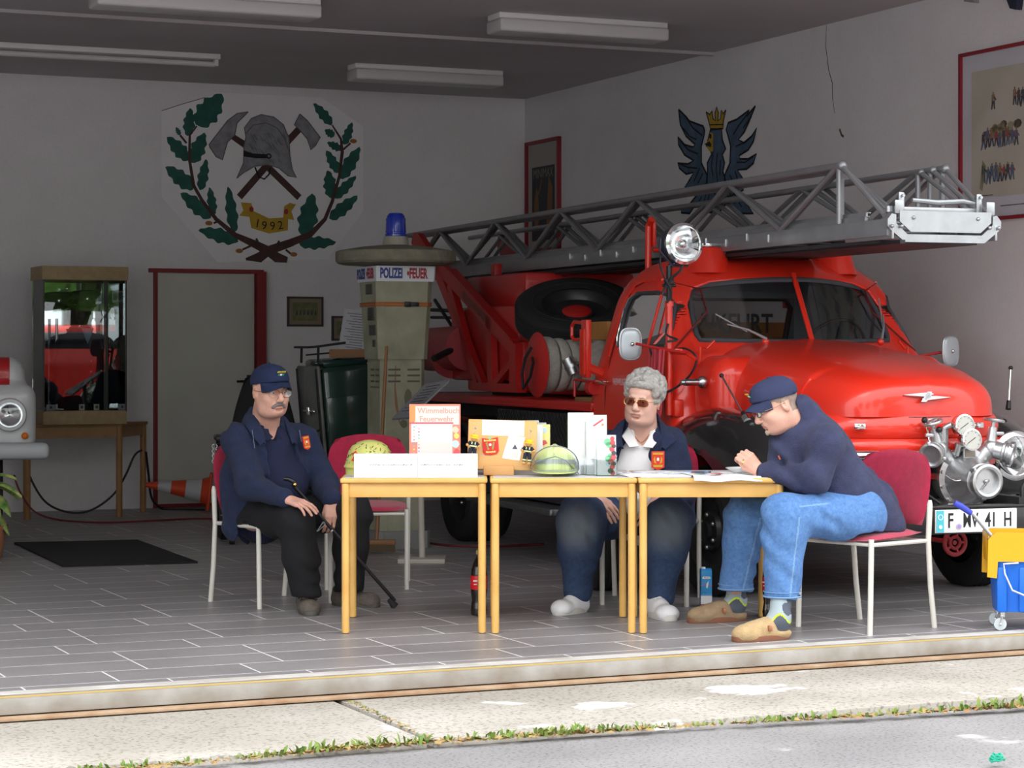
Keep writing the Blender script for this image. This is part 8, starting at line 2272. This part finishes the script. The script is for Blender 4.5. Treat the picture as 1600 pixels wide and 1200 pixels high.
b = MB(); b.tube(cr([nek + xW * -.06 + fW * .035 + Vector((0, 0, .01)), nek + xW * -.035 + fW * .072 + Vector((0, 0, -.035)), nek + fW * .088 + Vector((0, 0, -.065)), nek + xW * .035 + fW * .074 + Vector((0, 0, -.03)), nek + xW * .06 + fW * .035 + Vector((0, 0, .015))]), .0018, 6); b.build('necklace', m_gold, pw)
S = SDF(.0062)
S.cone(che + Vector((0, .02, .02)), bel + Vector((0, .02, 0)), .180, .19, .07, flat=(fW, .80)); S.cone(bel + Vector((0, .02, 0)), pel + Vector((0, 0, -.02)), .19, .20, .06, flat=(fW, .85))
for a_, b_, c_ in ((shR, elR, wrR), (shL, elL, wrL)): S.cone(nek + Vector((0, .02, -.05)), a_, .07, .072, .05); S.cone(che + Vector((0, 0, .03)), a_, .09, .076, .06); S.cone(a_, b_, .078, .072, .04); S.cone(b_, b_.lerp(c_, .86), .072, .050, .03)
S.cone(w(1062, 770, 12.0), w(1068, 805, 11.98), .07, .055, .05); S.cone(nek + xW * .085 + fW * .05 + Vector((0, 0, -.07)), bel + xW * .125 + fW * .095, .055, .075, .05)
S.cone(nek + Vector((0, .02, .0)), nek + Vector((0, .025, .04)), .088, .086, .04); S.cone(nek + Vector((0, 0, -.05)), nek + Vector((0, 0, .14)), .080, .084, .008, 's')
S.ell(bel + fW * .19 + xW * -.085 + Vector((0, 0, 0)), (.090, .17, .22), fr1, .012, 's'); S.ell(nek + fW * .12 + xW * -.035 + Vector((0, 0, -.08)), (.080, .11, .18), fr1, .012, 's'); S.ell(che + fW * .17 + xW * -.07, (.092, .13, .15), fr1, .012, 's')
S.disp.append(folds(.0080, (.4, .2, 1), 40, .2)); S.disp.append(folds(.003, (1, .3, .3), 60, 1.)); seat_cut(S, (.74, 12.16), -12, OW); jk = S.build('navy_jacket', m_navy, pw, smooth=2)
b = MB()
for g in (-1, 1):
    p = [nek + xW * g * .072 + fW * -.04 + Vector((0, 0, .062)), nek + xW * g * .090 + fW * .02 + Vector((0, 0, .045)), nek + xW * g * .105 + fW * .085 + Vector((0, 0, -.03)), nek + xW * g * .095 + fW * .125 + Vector((0, 0, -.10))]
    q = [p[0] + xW * g * .035 + Vector((0, 0, -.05)), p[1] + xW * g * .055 + Vector((0, 0, -.05)), p[2] + xW * g * .080 + Vector((0, 0, -.02)), p[3] + xW * g * .03 + Vector((0, 0, .0))]
    b.grid(lambda u, v, p=p, q=q: ip(p, u).lerp(ip(q, u), v) + Vector((0, 0, .012 * math.sin(PI * v))), 19, 7, .008)
b.build('jacket_collar', m_navy, jk)
patch_on(jk, w(1028, 720, 11.742), (.12, -.98, .15), .068, .098)
K1, K2 = knR + Vector((-.03, -.10, -.03)), knL + Vector((-.02, -.10, -.03))
m_dw = denim('worn_dark_denim', (.012, .028, .075), (.035, .065, .14), ((tuple(K1), .17, (.26, .30, .31)), (tuple(K2), .17, (.24, .28, .29))))
S = SDF(.006); S.cone(hpR, hpL, .13, .13, .05)
limb(S, (hpR, knR, knR.lerp(anR, .35), anR + Vector((0, 0, .01))), (.125, .118, .108, .072), .05); limb(S, (hpL, knL, knL.lerp(anL, .35), anL + Vector((0, 0, .01))), (.125, .118, .105, .068), .05)
S.box((0, 0, anL.z - .13), (3, 3, .2), 0, None, .006, 's'); S.disp.append(folds(.006, (.5, -.2, 1), 45, .7)); S.disp.append(folds(.0025, (1, .5, .1), 62)); seat_cut(S, (.74, 12.16), -12, OW); tr = S.build('jeans', m_dw, pw, smooth=2)
m_ws = mat('white_leather', (.72, .72, .74), .5, bump=.15, bscale=60); m_wso = mat('white_sole', (.60, .58, .55), .7)
for heel, toe in ((w(914, 952, 11.70), w(868, 960, 11.52)), (w(1018, 955, 11.55), w(1050, 970, 11.26))):
    heel = Vector((heel.x, heel.y, 0)); toe = Vector((toe.x, toe.y, 0)); so, P, M_, L_ = shoe(pw, heel, toe, [m_ws, m_wso], 'sneaker', wid=.054)
    b = MB()
    for k in range(4): y = .40 + k * .07; z = .104 - k * .009; b.tube([P(-.026, y, z - .008), P(0, y, z), P(.026, y, z - .008)], .0035, 6)
    b.build('laces', m_ws, so)
b = MB(); c = wrL; dd = (elL - wrL).normalized(); fm = frame_m(dd)
b.tube([c + dd * .03 + fm @ Vector((.033 * math.cos(a), .028 * math.sin(a), 0)) for a in [k * PI / 10 for k in range(20)]], .005, 6, closed=True); b.mi = 1; b.sphere(c + dd * .03 + Vector((-.005, -.036, .012)), (.015, .008, .016), 14); b.build('wristwatch', [m_gold, mat('watch_face', (.75, .72, .65), .3)], pw)
b = MB(); d_ = (w(972, 812, 11.58) - wrR).normalized(); c = wrR + d_ * .10; b.tube([c + frame_m(d_) @ Vector((.0105 * math.cos(a) + .005, .0105 * math.sin(a) - .008, 0)) for a in [k * PI / 6 for k in range(12)]], .0022, 5, closed=True); b.build('ring', m_gold, pw)

# ---------------------------------------------------------------- man in jeans at the right
OC = Vector((1.45, 10.85, 0))
pcn = thing('person', 'man in blue jeans, navy fleece and cap leaning over the right table', 'person', OC)
w = lambda px, py, d: W(px, py, d) - OC
hd = Head(w(1212, 634, 10.86), (-.90, -.20, -.36), (-.34, -.03, .94), 1.05)
nek, che, bel, pel = w(1250, 660, 10.90), w(1262, 708, 10.92), w(1305, 765, 10.98), w(1345, 806, 11.02)
shN, elN, wrN = w(1292, 692, 10.72), w(1272, 749, 10.70), w(1186, 738, 10.86)
shF, elF, wrF = w(1262, 690, 11.12), w(1236, 752, 11.20), w(1212, 776, 11.16)
hpN, knN, anN = w(1340, 806, 10.88), w(1226, 806, 10.66), w(1222, 930, 10.64)
hpF, knF, anF = w(1335, 800, 11.18), w(1166, 806, 11.14), w(1150, 918, 11.24)
S = SDF(.0037)
hd.flesh(S, jowl=.7, nose=1.15, neck=nek)
S.cone(nek, che, .07, .10, .03); S.cone(che, bel, .11, .12, .05); S.cone(bel, pel, .12, .12, .05)
for a_, b_, c_ in ((shN, elN, wrN), (shF, elF, wrF)): S.cone(nek + Vector((0, 0, -.04)), a_, .05, .045, .03); S.cone(a_, b_, .045, .040, .02); S.cone(b_, c_, .038, .029, .01)
for a_, b_, c_ in ((hpN, knN, anN), (hpF, knF, anF)): S.cone(pel, a_, .10, .08, .03); S.cone(a_, b_, .07, .055, .02); S.cone(b_, c_, .05, .036, .02)
hand(S, wrN + Vector((0, 0, .01)), w(1160, 712, 10.84) - wrN, (-.05, -.93, .36), -1, (1.25, 1.3, 1.3, 1.3), .98, .03, .45, .0092, .9)
hand(S, wrF, (-.42, -.1, -.85), (-.2, -.9, .35), 1, (.4, .4, .4, .4), 1.0, .05, .3)
body = S.build('body', [m_skin, m_lip, m_stub], pcn, smooth=1, pick=headpick(hd, .012))
hd.extras(body, pcn, m_skin); hd.glasses(pcn, LENS, m_metalg, .022, .013)
S = SDF(.0035)
for g in (-1, 1):
    for i in range(4): hd.ell(S, (g * (.003 + i * .007), .092 - i * .003, -.058 - .001 * i), (.006, .0045, .0055), .004)
    for i in range(4): hd.ell(S, (g * (.003 + i * .007), .084 - i * .006, -.100 + i * .002), (.008, .008, .012), .006)
S.disp.append(lambda x, y, z: .0008 * np.sin(x * 900 + z * 300)); S.build('goatee', mat('goatee_grey_blond', (.38, .26, .17), .9, col2=(.50, .44, .38), nscale=50), pcn, smooth=0)
cap_on(hd, pcn, m_capC)
fC, xC = Vector((-.80, -.30, -.10)).normalized(), Vector((0, 0, 1))
sp = (nek - pel).normalized(); fr1 = basis((-.85, -.3, 0), sp)
S = SDF(.0062)
S.cone(che + Vector((.03, 0, .01)), bel, .155, .175, .08, flat=(fr1.col[0], 1.12)); S.cone(bel, pel + Vector((.02, 0, .0)), .172, .165, .07, flat=(fr1.col[0], 1.1)); S.cone(pel + Vector((.02, -.02, 0)), pel + Vector((.075, .0, -.050)), .17, .135, .05)
S.cone(nek + Vector((.05, .02, -.04)), che + Vector((.06, .02, .0)), .11, .15, .06)
for a_, b_, c_ in ((shN, elN, wrN), (shF, elF, wrF)): S.cone(che + Vector((.03, 0, .02)), a_, .12, .088, .06); S.cone(a_, a_.lerp(b_, .9), .086, .076, .035); S.cone(a_.lerp(b_, .75), b_, .075, .068, .02); S.cone(b_, b_.lerp(c_, .90), .070, .046, .025)
S.cone(che + Vector((-.075, 0, .01)), bel + Vector((-.09, 0, .02)), .115, .12, .06); S.cone(nek + Vector((.022, .0, -.03)), nek + Vector((.008, .0, .05)), .098, .090, .04); S.cone(nek + Vector((-.03, 0, -.05)), che + Vector((-.07, 0, .02)), .075, .10, .05)
S.cone(nek + Vector((-.01, 0, -.01)), hd.P(0, -.01, -.03), .080, .086, .008, 's')
S.disp.append(folds(.0095, (.7, .2, 1), 36, .9)); S.disp.append(folds(.0035, (1, .3, -.5), 62, 1.)); seat_cut(S, (1.70, 11.02), -49, OC); jk = S.build('fleece_jacket', m_fleeceC, pcn, smooth=2)
b = MB(); b.tube([w(1216, 712, 10.715), w(1219, 718, 10.71)], .004, 6); b.build('zip_pull', mat('zip_red', (.4, .06, .03), .6), jk)
b = MB(); dd = (elN - wrN).normalized(); fm = frame_m(dd); c = wrN + dd * .012
b.tube([c + fm @ Vector((.033 * math.cos(a), .036 * math.sin(a), 0)) for a in [k * PI / 10 for k in range(20)]], .008, 6, closed=True); b.build('wristwatch', m_black, pcn)
b = MB(); c = w(1161, 722, 10.80); b.tube([c + Vector((.003 * math.cos(a), .013 * math.sin(a), .013 * math.sin(a + 1.2))) for a in [k * PI / 6 for k in range(12)]], .002, 5, closed=True); b.build('ring', m_gold, pcn)
m_dj = denim('light_blue_denim', (.045, .13, .34), (.13, .27, .54))
S = SDF(.006); S.cone(hpN, hpF, .132, .13, .05); S.cone(pel + Vector((.02, 0, -.01)), pel + Vector((.0, 0, -.02)), .12, .12, .05)
limb(S, (hpN, knN, knN.lerp(anN, .3), anN + Vector((0, 0, .005))), (.128, .100, .094, .084), .05); limb(S, (hpF, knF, knF.lerp(anF, .3), anF + Vector((0, 0, .005))), (.120, .100, .092, .084), .05)
S.cyl(anN + Vector((0, 0, -.16)), anN + Vector((0, 0, -.012)), .2, .004, 's'); S.cyl(anF + Vector((0, 0, -.16)), anF + Vector((0, 0, -.012)), .2, .004, 's')
S.disp.append(folds(.0065, (.8, -.2, 1), 44, .4)); S.disp.append(folds(.0025, (1, .5, .1), 66))
m_st = mat('denim_stitch', (.17, .30, .50), .9)
def seam(x, y, z):
    o_ = np.zeros(x.shape, int)
    for an, kn in ((anN, knN), (anF, knF)):
        t_ = np.clip((z - an.z) / (kn.z - an.z), -.2, 1.25); cx = an.x + (kn.x - an.x) * t_ + .028 + .03 * t_; cy = an.y + (kn.y - an.y) * t_
        o_[(np.abs(x - cx) < .004) & (y < cy) & (np.abs(y - cy) < .14) & (t_ < 1.0)] = 1
    zz = knN.z + .045 + (x - knN.x) * .06; o_[(np.abs(z - zz) < .004) & (y < knN.y + .02) & (x > knN.x + .06)] = 1
    return o_
seat_cut(S, (1.70, 11.02), -49, OC); tr = S.build('jeans', [m_dj, m_st], pcn, smooth=2, pick=seam)
m_st = mat('denim_stitch', (.17, .30, .50), .9)
b = MB()
for an, kn, r_ in ((anN, knN, .088), (anF, knF, .088)):
    for dz in (.0, .022): b.tube([an + Vector((r_ * math.cos(a), r_ * math.sin(a), dz - .004)) for a in [k * PI / 16 for k in range(32)]], .0022 if dz else .0045, 5, closed=True)
b.build('stitching', m_st, tr)
m_so1 = mat('sock_pale_grey', (.33, .40, .43), .95, bump=.3, bscale=200); m_so2 = mat('sock_slate', (.085, .10, .13), .95, bump=.3, bscale=200); m_so3 = mat('sock_lime', (.50, .62, .03), .9)
m_su = mat('tan_suede', (.44, .31, .16), .95, bump=.4, bscale=160, noise=.12, nscale=22); m_su2 = mat('tan_suede_shaded', (.30, .21, .125), .95, bump=.4, bscale=160, noise=.15, nscale=22); m_cork = mat('cork_sole', (.22, .09, .05), .8)  # far clog: same suede as the near one, its shade put into the colour
for an, heel, toe, ms in ((anN, w(1233, 990, 10.60), w(1146, 1000, 10.47), m_su), (anF, w(1165, 966, 11.32), w(1075, 970, 11.20), m_su2)):
    heel = Vector((heel.x, heel.y, 0)); toe = Vector((toe.x, toe.y, 0)); f_ = (toe - heel).normalized()
    hh = heel + f_ * .052 + Vector((0, 0, .055))
    S = SDF(.0042); S.cone(an + Vector((0, 0, .05)), hh + Vector((0, 0, .05)), .052, .048, .01); S.cone(hh + Vector((0, 0, .05)), hh, .047, .040, .02); S.cone(hh + Vector((0, 0, .03)), hh + f_ * .10, .044, .034, .03)
    S.disp.append(folds(.0015, (0, 0, 1), 160))
    def pk(x, y, z, hh=hh, f_=f_):
        s_ = (x - hh.x) * f_.x + (y - hh.y) * f_.y; h_ = z - hh.z; o_ = np.zeros(x.shape, int)
        line_ = .045 + .02 * np.sin(s_ * 60); o_[h_ < line_] = 1; o_[(np.abs(h_ - line_) < .005)] = 2; o_[((s_ + .015) ** 2 / .0006 + (h_ - .088) ** 2 / .0009) < 1] = 1
        o_[(s_ < -.022) & (h_ > .06)] = 1
        return o_
    S.build('sock', [m_so1, m_so2, m_so3], pcn, smooth=1, pick=pk)
    so, P, M_, L_ = shoe(pcn, heel, toe, [ms, m_cork], 'clog', wid=.056, name='clog')
    b = MB(); b.grid(lambda u, v: P(.048 * -math.cos(PI * u) * 1.08, .44 + .06 * v + .05 * math.sin(PI * u), .040 + .058 * math.sin(PI * u)), 18, 4, .004); b.build('strap', ms, so)
    b = MB()
    for g in (-1, 1): b.box(P(g * .054, .46, .060), (.022, .018, .026), .004, M_)
    b.build('buckle', mat('buckle_copper', (.45, .20, .12), .4, .6), so)
